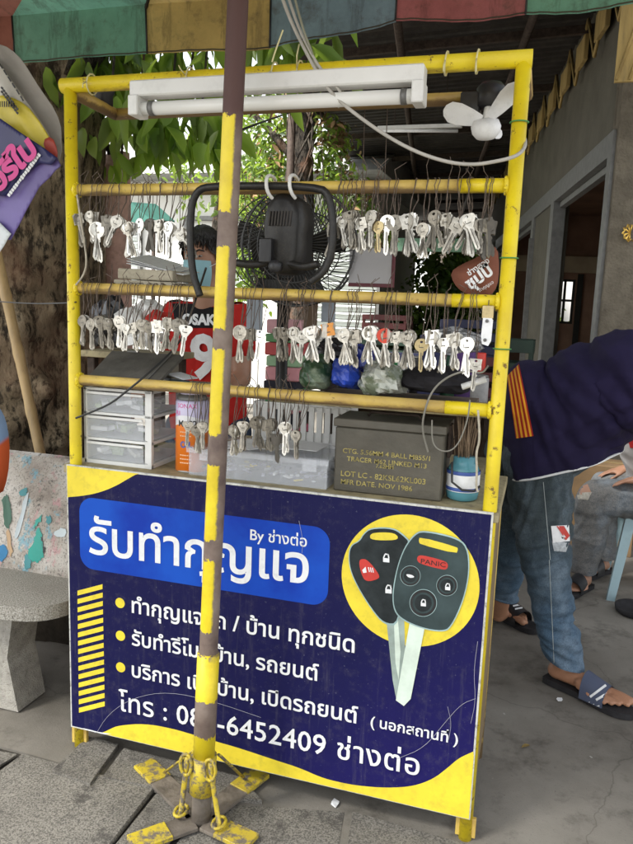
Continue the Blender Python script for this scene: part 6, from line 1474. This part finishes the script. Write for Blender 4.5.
bd += hand_parts(WL, (-.3, -1, -.25), (0, 0, 1), 1, .5, -1)+hand_parts(WR, (.3, -1, -.2), (0, 0, 1), 1, .5, 1)
blob('body', bd, M_skin, p3, .0065, 4)
M_jred = cloth('red_jersey', (.50, .025, .02), dark=.2)
_, bvt, vt, ft_ = blob('jersey', [(V((hx-.11, hy+.06, hz-.265)), .080, V((hx+.11, hy+.06, hz-.265)), .080), (V((hx-.05, hy+.07, hz-.33)), .125, V((hx-.04, hy+.08, hz-.74)), .135), (V((hx+.05, hy+.07, hz-.33)), .125, V((hx+.04, hy+.08, hz-.74)), .135), (SL, .070, SL.lerp(EL, .5), .070), (SR, .070, SR.lerp(ER, .5), .070)], M_jred, p3, .008, 8, [(V((hx, hy+.04, hz-.80)), (0, 0, -1)), (V((hx, hy+.04, hz-.182)), (0, -.25, 1))], .008, 7, (1, 1, .8))
decal(bvt, None, cloth('black_jersey', (.014, .013, .016)), p3, 'black_yoke', 16, 8, .004, ((172, 300), (233, 300), (230, 328), (175, 328)))
def drape_text(s, a, b, bvh, m, parent, bold, hs, off=.006):
    me = text_mesh(s, bold); bm = bmesh.new(); bm.from_mesh(me); bmesh.ops.triangulate(bm, faces=bm.faces[:])
    for _ in range(5):
        ed = [e for e in bm.edges if e.calc_length() > .07]
        if not ed: break
        bmesh.ops.subdivide_edges(bm, edges=ed, cuts=1); bmesh.ops.triangulate(bm, faces=bm.faces[:])
    bm.to_mesh(me); bm.free(); xs = [v.co.x for v in me.vertices]; x0, x1 = min(xs), max(xs); Lw = x1-x0
    for v in me.vertices:
        u = (v.co.x-x0)/Lw; w_ = v.co.y/Lw*hs*(b[0]-a[0]); px = a[0]+(b[0]-a[0])*u; py = a[1]+(b[1]-a[1])*u-w_
        d = ray(px, py).normalized(); h = bvh.ray_cast(CAM, d); v.co = (h[0]-d*off) if h[0] is not None else at(px, py, .78)
    me.update(); return link('lettering', me, m, parent)
drape_text('OSAKA', (182, 324), (224, 325), bvt, M_white, p3, .05, 1.15)
drape_text('9', (190, 376), (217, 378), bvt, M_white, p3, .035, 1.1, .012)
blob('trousers', [('e', V((hx, hy+.09, hz-.76)), (.165, .14, .10))]+[(V((hx+s_*.09, hy+.09, hz-.76)), .115, V((hx+s_*.10, hy+.08, .48)), .085) for s_ in (-1, 1)]+[(V((hx+s_*.10, hy+.08, .48)), .085, V((hx+s_*.10, hy+.10, .10)), .070) for s_ in (-1, 1)], M_jeans2, p3, .011, 6, [(V((hx, hy+.04, .075)), (0, 0, -1))], .01, 6)
for s_ in (-1, 1): sandal(p3, V((hx+s_*.10, hy+.15, -.014)), V((hx+s_*.12, hy-.09, -.014)), .095, 0.012, M_black, False, s_)
# hair cap with a ragged fringe
m = MB(); n, k_ = 40, 16; vs = []
for j in range(k_+1):
    t = j/k_*R(105)
    for i in range(n):
        a = 2*math.pi*i/n; front = max(0, -math.sin(a)); tt = t*(1-.42*front**2+.05*math.sin(i*2.7)*(j/k_)); rr3 = 1+.05*noise.noise(V((i*.7, j*.6, 1)))
        vs.append((hx+.090*rr3*math.sin(tt)*math.cos(a), hy+.015+.112*rr3*math.sin(tt)*math.sin(a), hz+.022+.122*rr3*math.cos(tt)))
m.add(vs, [(j*n+i, j*n+(i+1) % n, (j+1)*n+(i+1) % n, (j+1)*n+i) for j in range(k_) for i in range(n)], 0, True); m.build('hair', M_hair, p3)
m = MB()
for i in range(60):
    a = rb.uniform(-2.9, -.25); c = V((hx+.088*math.cos(a), hy+.012+.108*math.sin(a), hz+.075+.02*rb.random())); m.tube([c, c+V((rb.uniform(-.012, .012), -.004, -.018)), c+V((rb.uniform(-.02, .02), .0, -.035-.02*abs(math.cos(a))))], [.004, .003, .001], 4)
m.build('fringe', M_hair, p3)
for s_ in (-1, 1):
    m = MB(); m.ball(V((hx+s_*.030, hy-.079, hz+.008)), (.0115, .006, .0048), 12); m.build('eye', mat('eye_white', (.30, .26, .23), .3), p3)
    MB().ball(V((hx+s_*.030, hy-.0842, hz+.0065)), (.0050, .0025, .0046), 10).build('iris', M_black, p3)
    MB().tube([V((hx+s_*.015, hy-.088, hz+.026)), V((hx+s_*.030, hy-.089, hz+.032)), V((hx+s_*.050, hy-.080, hz+.027))], .0032, 6).build('eyebrow', M_hair, p3)
    MB().tube([V((hx+s_*.062, hy-.055, hz-.035)), V((hx+s_*.078, hy-.01, hz-.015)), V((hx+s_*.082, hy+.02, hz-.0))], .0016, 5).build('mask_loop', M_white, p3)
m = MB()
def maskf(u, v):
    a = R(-68+136*u); zz = hz-.010-.105*v; r_ = .068+.006*math.sin(v*math.pi); bulge = (.022*math.cos(a)**3)*(1-abs(v-.35))
    return (hx+(r_+.0)*math.sin(a)*(1-.18*v*v), hy-.012-(.086+bulge)*math.cos(a)+.02*v*v, zz+.006*math.cos(a)*(-1 if v < .5 else 1)*0)
m.grid(maskf, 18, 14); m.build('face_mask', cloth('pale_blue_mask', (.30, .52, .58), dark=.08), p3)

# ================================================================== CLUTTER BEHIND THE COUNTER
def crumple(name, px0, px1, py0, py1, y, dp, m, label, cat, seed=0, amp=.35, group=None, n=26, parent=None):
    a, b = at(px0, py1, y), at(px1, py0, y); c = (a+b)/2; rx, rz = (b.x-a.x)/2, (b.z-a.z)/2
    mb = MB(); mb.ball((0, 0, 0), 1, n); vs = []
    for v in mb.v:
        q = V(v); f = 1+amp*(noise.noise(q*1.6+V((seed, 0, 0)))*.9+(.5-abs(noise.noise(q*3.6+V((0, seed, 0)))))*.8)
        z = q.z*rz*f; z = max(z, -rz*.92)
        vs.append((c.x+q.x*rx*f, c.y+q.y*dp*f, c.z+z))
    mb.v = vs; mb.sm = [False]*len(mb.f); o = mb.build(name, m, parent)
    return tag(o, label, cat, group)
def bagmat(n_, c, al, c2=None):
    return mat(n_, c, .25, var=.3, scale=18, bump=.3, bscale=50, alpha=al, col2=c2)
crumple('plastic_bag', 300, 333, 357, 389, .14, .06, mat('leafy_green_wrap', (.03, .07, .03), .3, var=.3, scale=14, col2=(.30, .36, .26), fac=(.48, .62)), 'clear bag of dark green stuff standing on the shelf right of the striped stack', 'bag', 3, .25)
crumple('plastic_bag', 318, 350, 340, 364, .20, .05, mat('black_bag', (.02, .02, .022), .25, var=.4, scale=20), 'crumpled black plastic bag behind the grey key bunches', 'bag', 5, .5)
crumple('plastic_bag', 334, 358, 358, 387, .13, .05, mat('blue_bag', (.02, .06, .42), .3, var=.5, scale=14), 'bright blue crumpled plastic bag on the shelf', 'bag', 7, .45)
crumple('plastic_bag', 350, 372, 345, 372, .22, .05, mat('deep_blue_bag', (.012, .025, .20), .3, var=.5, scale=14), 'deep blue plastic bag behind the bright blue one', 'bag', 17, .45)
crumple('plastic_bag', 362, 404, 364, 394, .12, .06, mat('clear_bag_of_greens', (.16, .19, .13), .22, col2=(.52, .54, .48), fac=(.45, .55), scale=26, bump=.4), 'clear crumpled bag with greenish contents in the middle of the shelf', 'bag', 9, .5)
crumple('folded_cloth', 398, 472, 369, 391, .15, .07, mat('black_cloth', (.018, .017, .020), .8, var=.4, scale=9), 'dark folded cloth lying on the right of the shelf', 'cloth', 11, .3)
crumple('folded_cloth', 424, 480, 330, 352, .9, .1, mat('lace_grey_cloth', (.10, .10, .10), .8, col2=(.42, .42, .42), fac=(.48, .56), scale=40), 'grey speckled cloth heaped on the work table', 'cloth', 15, .35)
m = MB(); m.bx(at(328, 392, .18).x, at(478, 392, .18).x, .07, .24, 1.131, 1.144); o = m.build('thin_board', mat('dusty_brown_board', (.16, .12, .09), .8, var=.3, scale=8, stretch=(.3, 1, 1), dirt=.4)); tag(o, 'thin dusty brown board lying along the shelf above the ammunition box', 'board')
for k, (px, z) in enumerate(((408, 0), (411, 0))): pass
m = MB(); a, b = at(392, 378, .17), at(414, 357, .17); t_ = .012
m.bx(a.x, a.x+t_, .165, .18, a.z, b.z); m.bx(b.x-t_, b.x, .165, .18, a.z-.01, b.z-.01); m.bx(a.x+t_, b.x-t_, .166, .179, a.z, a.z+.014)
o = m.build('plastic_bracket', mat('bright_green_plastic', (.02, .30, .09), .35)); tag(o, 'bright green plastic bracket among the clutter behind the middle keys', 'bracket')
m = MB(); m.tube([at(430, 385, .1), at(445, 362, .1)], .009, 8, flat=.5); o = m.build('file', KM['dull']); tag(o, 'flat grey metal file leaning on the dark cloth', 'file')
m = MB(); m.tube([at(462, 387, .06), at(486, 379, .06)], .008, 8); o = m.build('marker_pen', M_white); tag(o, 'white pen lying beside the right post', 'pen')
# work table and the stack of folded things on it
wt_ = thing('work_table', (.55, .85, 0), 'low wooden work table behind the stall under the clutter', 'table')
MB().bx(.10, 1.12, .60, 1.02, .80, .83).build('table_top', M_board, wt_)
for x in (.13, 1.09):
    for y in (.63, .99): MB().bx(x-.02, x+.02, y-.02, y+.02, 0, .80).build('leg', M_timber, wt_)
cl = [(.42, .10, .12), (.10, .28, .12), (.45, .12, .18), (.02, .02, .03), (.55, .22, .26), (.10, .32, .14), (.03, .03, .04), (.60, .28, .30), (.30, .45, .28), (.50, .10, .10), (.14, .30, .14), (.62, .35, .38)]
nm = ['dull red', 'dark green', 'crimson', 'black', 'pink', 'leaf green', 'near-black', 'salmon', 'pale green', 'red', 'mid green', 'light pink']
xa, xb = at(268, 350, .66).x, at(301, 350, .66).x; z = .831
for k, c in enumerate(cl):
    h = (.038, .046, .030, .05)[k % 4]
    o = MB().box(((xa+xb)/2+rb.uniform(-.006, .006), .70, z+h/2), (xb-xa, .14, h-.002), rz=rb.uniform(-.05, .05)).build('folded_mat', cloth('mat_cloth_%s' % nm[k].replace(' ', '_').replace('-', '_'), c, dark=.2)); z += h
    tag(o, '%s folded mat, %s from the bottom of the stack behind the left centre keys' % (nm[k], ordn[k]), 'mat', 'folded mats stacked on the work table')
for k, (px0, px1, py0, py1, y, lab) in enumerate(((246, 263, 300, 336, .42, 'blue-grey paper sheet hung just right of the parasol pole'), (321, 336, 294, 322, .40, 'small blue-grey paper sheet hung below the fan'), (303, 318, 296, 330, .50, 'narrow brown paper sheet hung below the fan cage'))):
    a, b = at(px0, py1, y), at(px1, py0, y); t = thing('paper_sheet', ((a.x+b.x)/2, y, a.z), lab, 'paper')
    MB().bx(a.x, b.x, y, y+.002, a.z, b.z).build('sheet', mat('blue_grey_paper', (.40, .45, .52), .8, var=.15, scale=20) if k < 2 else mat('brown_paper', (.18, .13, .09), .8), t)
    MB().tube([((a.x+b.x)/2, y, b.z), ((a.x+b.x)/2, .24, 1.92)], .0012, 4).build('string', M_str, t)
# dark crates, boxes and tables further back in the yard
def crate(x, y, z, w_, d, h, m, label, cat='crate', name='crate', rz=0, group=None):
    b = MB(); t = .018
    b.box((x, y, z+.012), (w_-.004, d-.004, .02))
    for k in range(3):
        zz = z+.03+k*(h-.05)/2.2
        b.box((x, y-d/2, zz+.02), (w_, t, h*.22)); b.box((x, y+d/2, zz+.02), (w_, t, h*.22)); b.box((x-w_/2, y, zz+.02), (t, d-t-.004, h*.22)); b.box((x+w_/2, y, zz+.02), (t, d-t-.004, h*.22))
    for sx_ in (-1, 1):
        for sy_ in (-1, 1): b.box((x+sx_*(w_/2-.012), y+sy_*(d/2-.012), z+h/2), (.03, .03, h))
    o = b.build(name, m); return tag(o, label, cat, group)
def table(x0, x1, y0, y1, h, label, m):
    t = thing('trestle_table', ((x0+x1)/2, (y0+y1)/2, 0), label, 'table'); MB().bx(x0, x1, y0, y1, h-.03, h).build('table_top', m, t)
    for x in (x0+.05, x1-.05):
        for y in (y0+.05, y1-.05): MB().bx(x-.02, x+.02, y-.02, y+.02, 0, h-.031).build('leg', M_steel, t)
M_tk = mat('dark_stained_wood', (.07, .045, .03), .7, var=.3, scale=6)
table(-.1, 1.25, 3.2, 3.9, .78, 'dark trestle table with crates in the middle of the yard', M_tk)
table(-.9, .3, 5.6, 6.3, .75, 'dark table further back near the creeper trunk', M_tk)
C1 = mat('navy_crate', (.012, .015, .045), .5, var=.2); C2 = mat('dark_green_crate', (.02, .045, .03), .5, var=.2); C3 = mat('dark_red_crate', (.09, .02, .02), .5, var=.2); C4 = mat('brown_carton', (.26, .17, .09), .85, var=.2, scale=5, dirt=.3)
crate(.30, 3.5, .78, .42, .34, .26, C1, 'navy plastic crate on the left end of the middle trestle table')
crate(.80, 3.5, .78, .42, .34, .28, C3, 'dark red plastic crate in the middle of the trestle table')
crate(.80, 3.5, 1.062, .40, .32, .24, C1, 'navy plastic crate stacked on the dark red crate')
crate(1.12, 3.6, .78, .20, .30, .40, C2, 'tall dark green crate on the right end of the trestle table')
crate(-.3, 5.9, .75, .5, .4, .3, C2, 'dark green crate on the far table by the creeper trunk')
crate(-.3, 5.9, 1.052, .46, .38, .24, C3, 'dark red crate on top of the far dark green crate')
def carton(x, y, z, w_, d, h, label, rz=0):
    t = thing('carton', (x, y, z), label, 'box'); b = MB().box((x, y, z+h/2), (w_, d, h), rz=rz); b.build('box', C4, t)
    M_ = Matrix.Rotation(rz, 3, 'Z')
    f = MB(); f.box(V((x, y, z+h+.002)), (w_*.98, .05, .002), rz=rz); f.build('tape', mat('brown_tape', (.36, .25, .12), .3), t)
xw = W0.x
carton(xw+.08, 2.78, 0, .36, .26, .30, 'brown carton on the floor at the foot of the cement pillar', .05)
carton(xw+.06, 2.80, .302, .30, .24, .22, 'smaller brown carton on top of the one by the pillar', -.08)
carton(.45, 3.55, 0, .5, .4, .36, 'brown carton on the floor under the trestle table', .1)
# scooter parked under the far end of the roof
sc_t = thing('scooter', (.0, 8.0, 0), 'dark scooter parked beyond the tables under the roof', 'scooter')
sx0, sy0 = -.2, 8.0
MB().tube([(sx0-.45, sy0, .62), (sx0-.1, sy0, .50), (sx0+.2, sy0, .42), (sx0+.45, sy0, .50), (sx0+.58, sy0, .85)], [.12, .14, .10, .09, .06], 14).build('body', mat('dark_blue_enamel', (.02, .03, .10), .25), sc_t)
MB().box((sx0-.25, sy0, .78), (.55, .24, .10)).build('seat', M_black, sc_t)
for x in (sx0-.5, sx0+.62):
    wv = MB(); wv.tube([(x+.22*math.cos(a), sy0, .25+.22*math.sin(a)) for a in [k*.349 for k in range(18)]], .045, 10, closed=True); whl = wv.build('wheel', M_rubber, sc_t)
    MB().lathe((x, sy0-.03, .25), [(.03, 0), (.17, .01), (.17, .05), (.03, .06)], 18, M=Matrix.Rotation(R(-90), 3, 'X')).build('rim', M_alu, whl)
MB().tube([(sx0+.5, sy0-.28, 1.05), (sx0+.56, sy0, .98), (sx0+.5, sy0+.28, 1.05)], .018, 8).build('handlebar', M_black, sc_t)
MB().ball((sx0+.64, sy0, .88), (.06, .08, .07), 12).build('headlight', M_white, sc_t)
# dark hedge masses across the far end
hg = thing('hedge', (.9, 9.2, 0), 'dark clipped hedge at the far end of the yard below the green board', 'hedge')
crown(hg, [((-.55, 9.2, 1.1), (.4, .3, .5)), ((-.05, 9.2, 1.75), (.5, .3, .55)), ((.15, 9.2, 1.0), (.4, .3, .7)), ((-.3, 9.2, .5), (.8, .3, .5))], 2600, .12, .07, [M_leaf3, M_leaf3, M_leaf], 21, .1, .15, 'leaves')
m = MB()
for x in (-.5, -.1, .3): m.tube([(x, 9.2, 0), (x+.05, 9.2, .8), (x-.03, 9.2, 1.5)], [.04, .03, .01], 6)
m.build('stem', M_bark2, hg)
# ---- litter and dry leaves on the ground
lt_pos = [(180, 775, 'leaf'), (455, 760, 'leaf'), (560, 700, 'paper'), (572, 790, 'paper'), (530, 745, 'leaf'), (310, 806, 'leaf'), (335, 803, 'plastic'), (60, 800, 'leaf'), (520, 640, 'leaf'), (600, 780, 'leaf')]
wordp = ['beside the parasol foot', 'right of the sign foot', 'below the striped slide', 'at the bottom right corner', 'left of the bright scraps', 'under the sign centre', 'under the sign beside the paver joint', 'on the big kerb stone', 'by the far slide', 'near the right edge']
for k, (px, py, kind) in enumerate(lt_pos):
    if k in (3, 5, 8, 9): continue
    p = atz(px, py, .006); mb = MB()
    if kind == 'leaf': leafmesh(mb, p, .035, .016, V((rb.uniform(-1, 1), rb.uniform(-1, 1), .05)), V((0, 0, 1)), 0, .2, .1); mm = mat('dry_litter_leaf', (.24, .17, .06), .8, var=.4, scale=40)
    else:
        q = [p+V((rb.uniform(.008, .022)*math.cos(a), rb.uniform(.008, .022)*math.sin(a), rb.uniform(0, .004))) for a in [j*1.047 for j in range(6)]]; mb.prism(q, (0, 0, -.0015)); mm = M_white
    o = mb.build('dry_leaf' if kind == 'leaf' else 'paper_scrap', mm); tag(o, ('tiny dry brown leaf ' if kind == 'leaf' else 'tiny white scrap ')+wordp[k], 'litter', 'litter on the ground')
# neighbour's pale wall seen through the room's back window
a = W0+VD*(SE+2.2)
m = MB(); m.prism([a+WN*-.1, a-WN*3.4, a-WN*3.4+V((0, 0, 2.2)), a-WN*.1+V((0, 0, 2.2))], VD*.1); o = m.build('neighbour_wall', M_render); tag(o, 'pale wall outside, seen through the far window of the shop room', 'wall')
# ---- crowded rear bench between the stall and the yard
rt_ = thing('rear_bench', (1.0, 1.7, 0), 'dark rear bench crowded with tins and boxes behind the work table', 'table')
MB().bx(.30, 1.12, 1.50, 1.86, .93, .96).build('table_top', M_tk, rt_)
for x in (.34, 1.08):
    for y in (1.54, 1.82): MB().bx(x-.02, x+.02, y-.02, y+.02, 0, .929).build('leg', M_steel, rt_)
MB().bx(.34, 1.08, 1.83, 1.845, .25, .929).build('back_board', M_tk, rt_)
kinds = ['box', 'tin', 'bottle', 'box', 'bag', 'tin', 'box', 'bottle', 'box', 'tin', 'bag', 'box', 'bottle', 'tin']
colz = [('black', (.02, .02, .022)), ('dark blue', (.02, .04, .16)), ('brown', (.16, .09, .05)), ('grey', (.18, .18, .17)), ('white', (.6, .6, .58)), ('black', (.02, .02, .022)), ('navy', (.015, .02, .08)), ('dark green', (.02, .08, .04)), ('purple', (.09, .04, .18)), ('silver', (.4, .4, .4)), ('dark grey', (.06, .06, .06)), ('dull red', (.22, .04, .04)), ('black', (.02, .02, .022)), ('teal', (.03, .16, .15))]
for k, kd in enumerate(kinds[:10]):
    x = .34+k*.076; y = 1.60+.12*((k*7) % 3)/2; nm_, c = colz[k]; mm = mat('bench_%s' % nm_.replace(' ', '_'), c, .5, var=.25, scale=14, dirt=.3)
    h = (.26, .14, .24, .20, .16, .18, .30, .22, .24, .12, .18, .28, .26, .16)[k]
    t = thing(kd if kd != 'box' else 'carton', (x, y, .96), '%s %s, %s from the left on the crowded rear bench' % (nm_, kd, ordn[k]), kd, 'things standing on the rear bench')
    if kd == 'box':
        MB().box((x, y, .961+h/2), (.10, .09, h), rz=rb.uniform(-.3, .3)).build('box', mm, t); MB().box((x, y-.0, .961+h+.004), (.085, .075, .006), rz=.1).build('lid', mat('pale_card', (.34, .30, .24), .8), t)
    elif kd == 'tin':
        MB().lathe((x, y, .961), [(.038, 0), (.04, .004), (.04, h-.004), (.038, h)], 20).build('body', mm, t); MB().lathe((x, y, .961+h), [(.036, 0), (.037, .01), (.03, .012)], 20).build('lid', M_alu, t)
    elif kd == 'bottle':
        MB().lathe((x, y, .961), [(.03, 0), (.034, .01), (.034, h*.6), (.014, h*.8), (.013, h*.95)], 18).build('body', mm, t); MB().lathe((x, y, .961+h*.95), [(.016, 0), (.016, .02)], 14).build('cap', M_white, t)
    else:
        mb = MB(); mb.ball((0, 0, 0), 1, 18)
        mb.v = [(x+q[0]*.05*(1+.4*noise.noise(V(q)*2)), y+q[1]*.05, .961+h/2+max(-.95, q[2])*h/2*(1+.3*noise.noise(V(q)*2.3))) for q in mb.v]; mb.sm = [False]*len(mb.f); mb.build('sack', mm, t)
crumple('plastic_bag', 124, 164, 306, 346, .62, .07, mat('white_bag', (.70, .70, .68), .35, var=.1, scale=20, bump=.4), 'crumpled white plastic bag behind the middle left keys', 'bag', 31, .5)
crumple('plastic_bag', 96, 124, 300, 348, .66, .06, mat('black_bag', (.02, .02, .022), .25, var=.4, scale=20), 'black plastic bag left of the crumpled white bag', 'bag', 33, .4)
crumple('cloth_roll', 150, 172, 312, 332, .58, .05, cloth('red_cloth', (.45, .04, .03)), 'small red cloth beside the crumpled white bag', 'cloth', 35, .4)
st2 = thing('side_table', (-.15, .66, 0), 'small plank table holding the crumpled bags left of the vendor', 'table')
a = at(96, 346, .62); MB().bx(a.x-.02, at(172, 346, .62).x+.02, .54, .76, a.z-.035, a.z-.012).build('table_top', M_board, st2)
for x in (a.x+.02, at(172, 346, .62).x-.02):
    for y in (.57, .73): MB().bx(x-.015, x+.015, y-.015, y+.015, 0, a.z-.036).build('leg', M_steel, st2)

gp = thing('potted_shrub', W0+VD*(SE+1.4)-WN*1.2, 'green shrub outside the far window of the shop room', 'shrub')
q = W0+VD*(SE+1.4)-WN*((ox0+ox1)/2)
MB().lathe((q.x, q.y, 0), [(.14, 0), (.2, .3), (.19, .32)], 16).build('pot', M_concrete, gp)
MB().tube([(q.x, q.y, .3), (q.x, q.y, 1.2)], .02, 6).build('stem', M_bark2, gp)
crown(gp, [((q.x, q.y, 1.15), (.35, .35, .35))], 260, .12, .06, [M_leaf, M_leaf2], 31, .3, .1, 'leaves')

# ---- second fan standing behind the stall, left of the hung one
f2 = thing('pedestal_fan', (at(274, 245, .5).x, .5, 0), 'black pedestal fan with a wire cage standing just right of the parasol pole', 'fan')
c2 = at(274, 245, .48); r2 = .155
m = MB()
for q_, yo in ((r2, 0), (r2*.985, .05), (r2*.6, -.05), (r2*.6, .09)):
    m.tube([c2+V((q_*math.cos(a*.1745), yo, q_*math.sin(a*.1745))) for a in range(36)], .0055 if q_ > .17 else .0022, 6, closed=True)
for k_ in range(56):
    a = k_*2*math.pi/56; d = V((math.cos(a), 0, math.sin(a))); a2 = a+.2; d2 = V((math.cos(a2), 0, math.sin(a2)))
    m.tube([c2+d*.03+V((0, -.06, 0)), c2+d*r2*.6+V((0, -.05, 0)), c2+d2*r2], .0014, 4, caps=False)
m.build('cage', MC['cage_wire'], f2)
for k_ in range(3):
    a = 2.9+k_*2.094; d = V((math.cos(a), 0, math.sin(a))); s_ = V((-d.z, .4, d.x)).normalized()
    m = MB(); m.prism([c2+d*.02-s_*.02, c2+d*.08-s_*.05, c2+d*.125-s_*.05, c2+d*.14, c2+d*.125+s_*.04, c2+d*.08+s_*.035, c2+d*.02+s_*.02], (0, .003, 0)); m.build('blade', M_blackm, f2)
MB().lathe(c2+V((0, .02, 0)), [(.03, -.03), (.05, 0), (.05, .08), (.02, .10)], 16, M=Matrix.Rotation(R(-90), 3, 'X')).build('motor', M_black, f2)
MB().tube([c2+V((0, .08, -.02)), V((c2.x, .58, .03))], .014, 8).build('pole', M_blackm, f2)
MB().lathe((c2.x, .58, 0), [(.17, 0), (.17, .015), (.03, .035)], 24).build('base', M_black, f2)
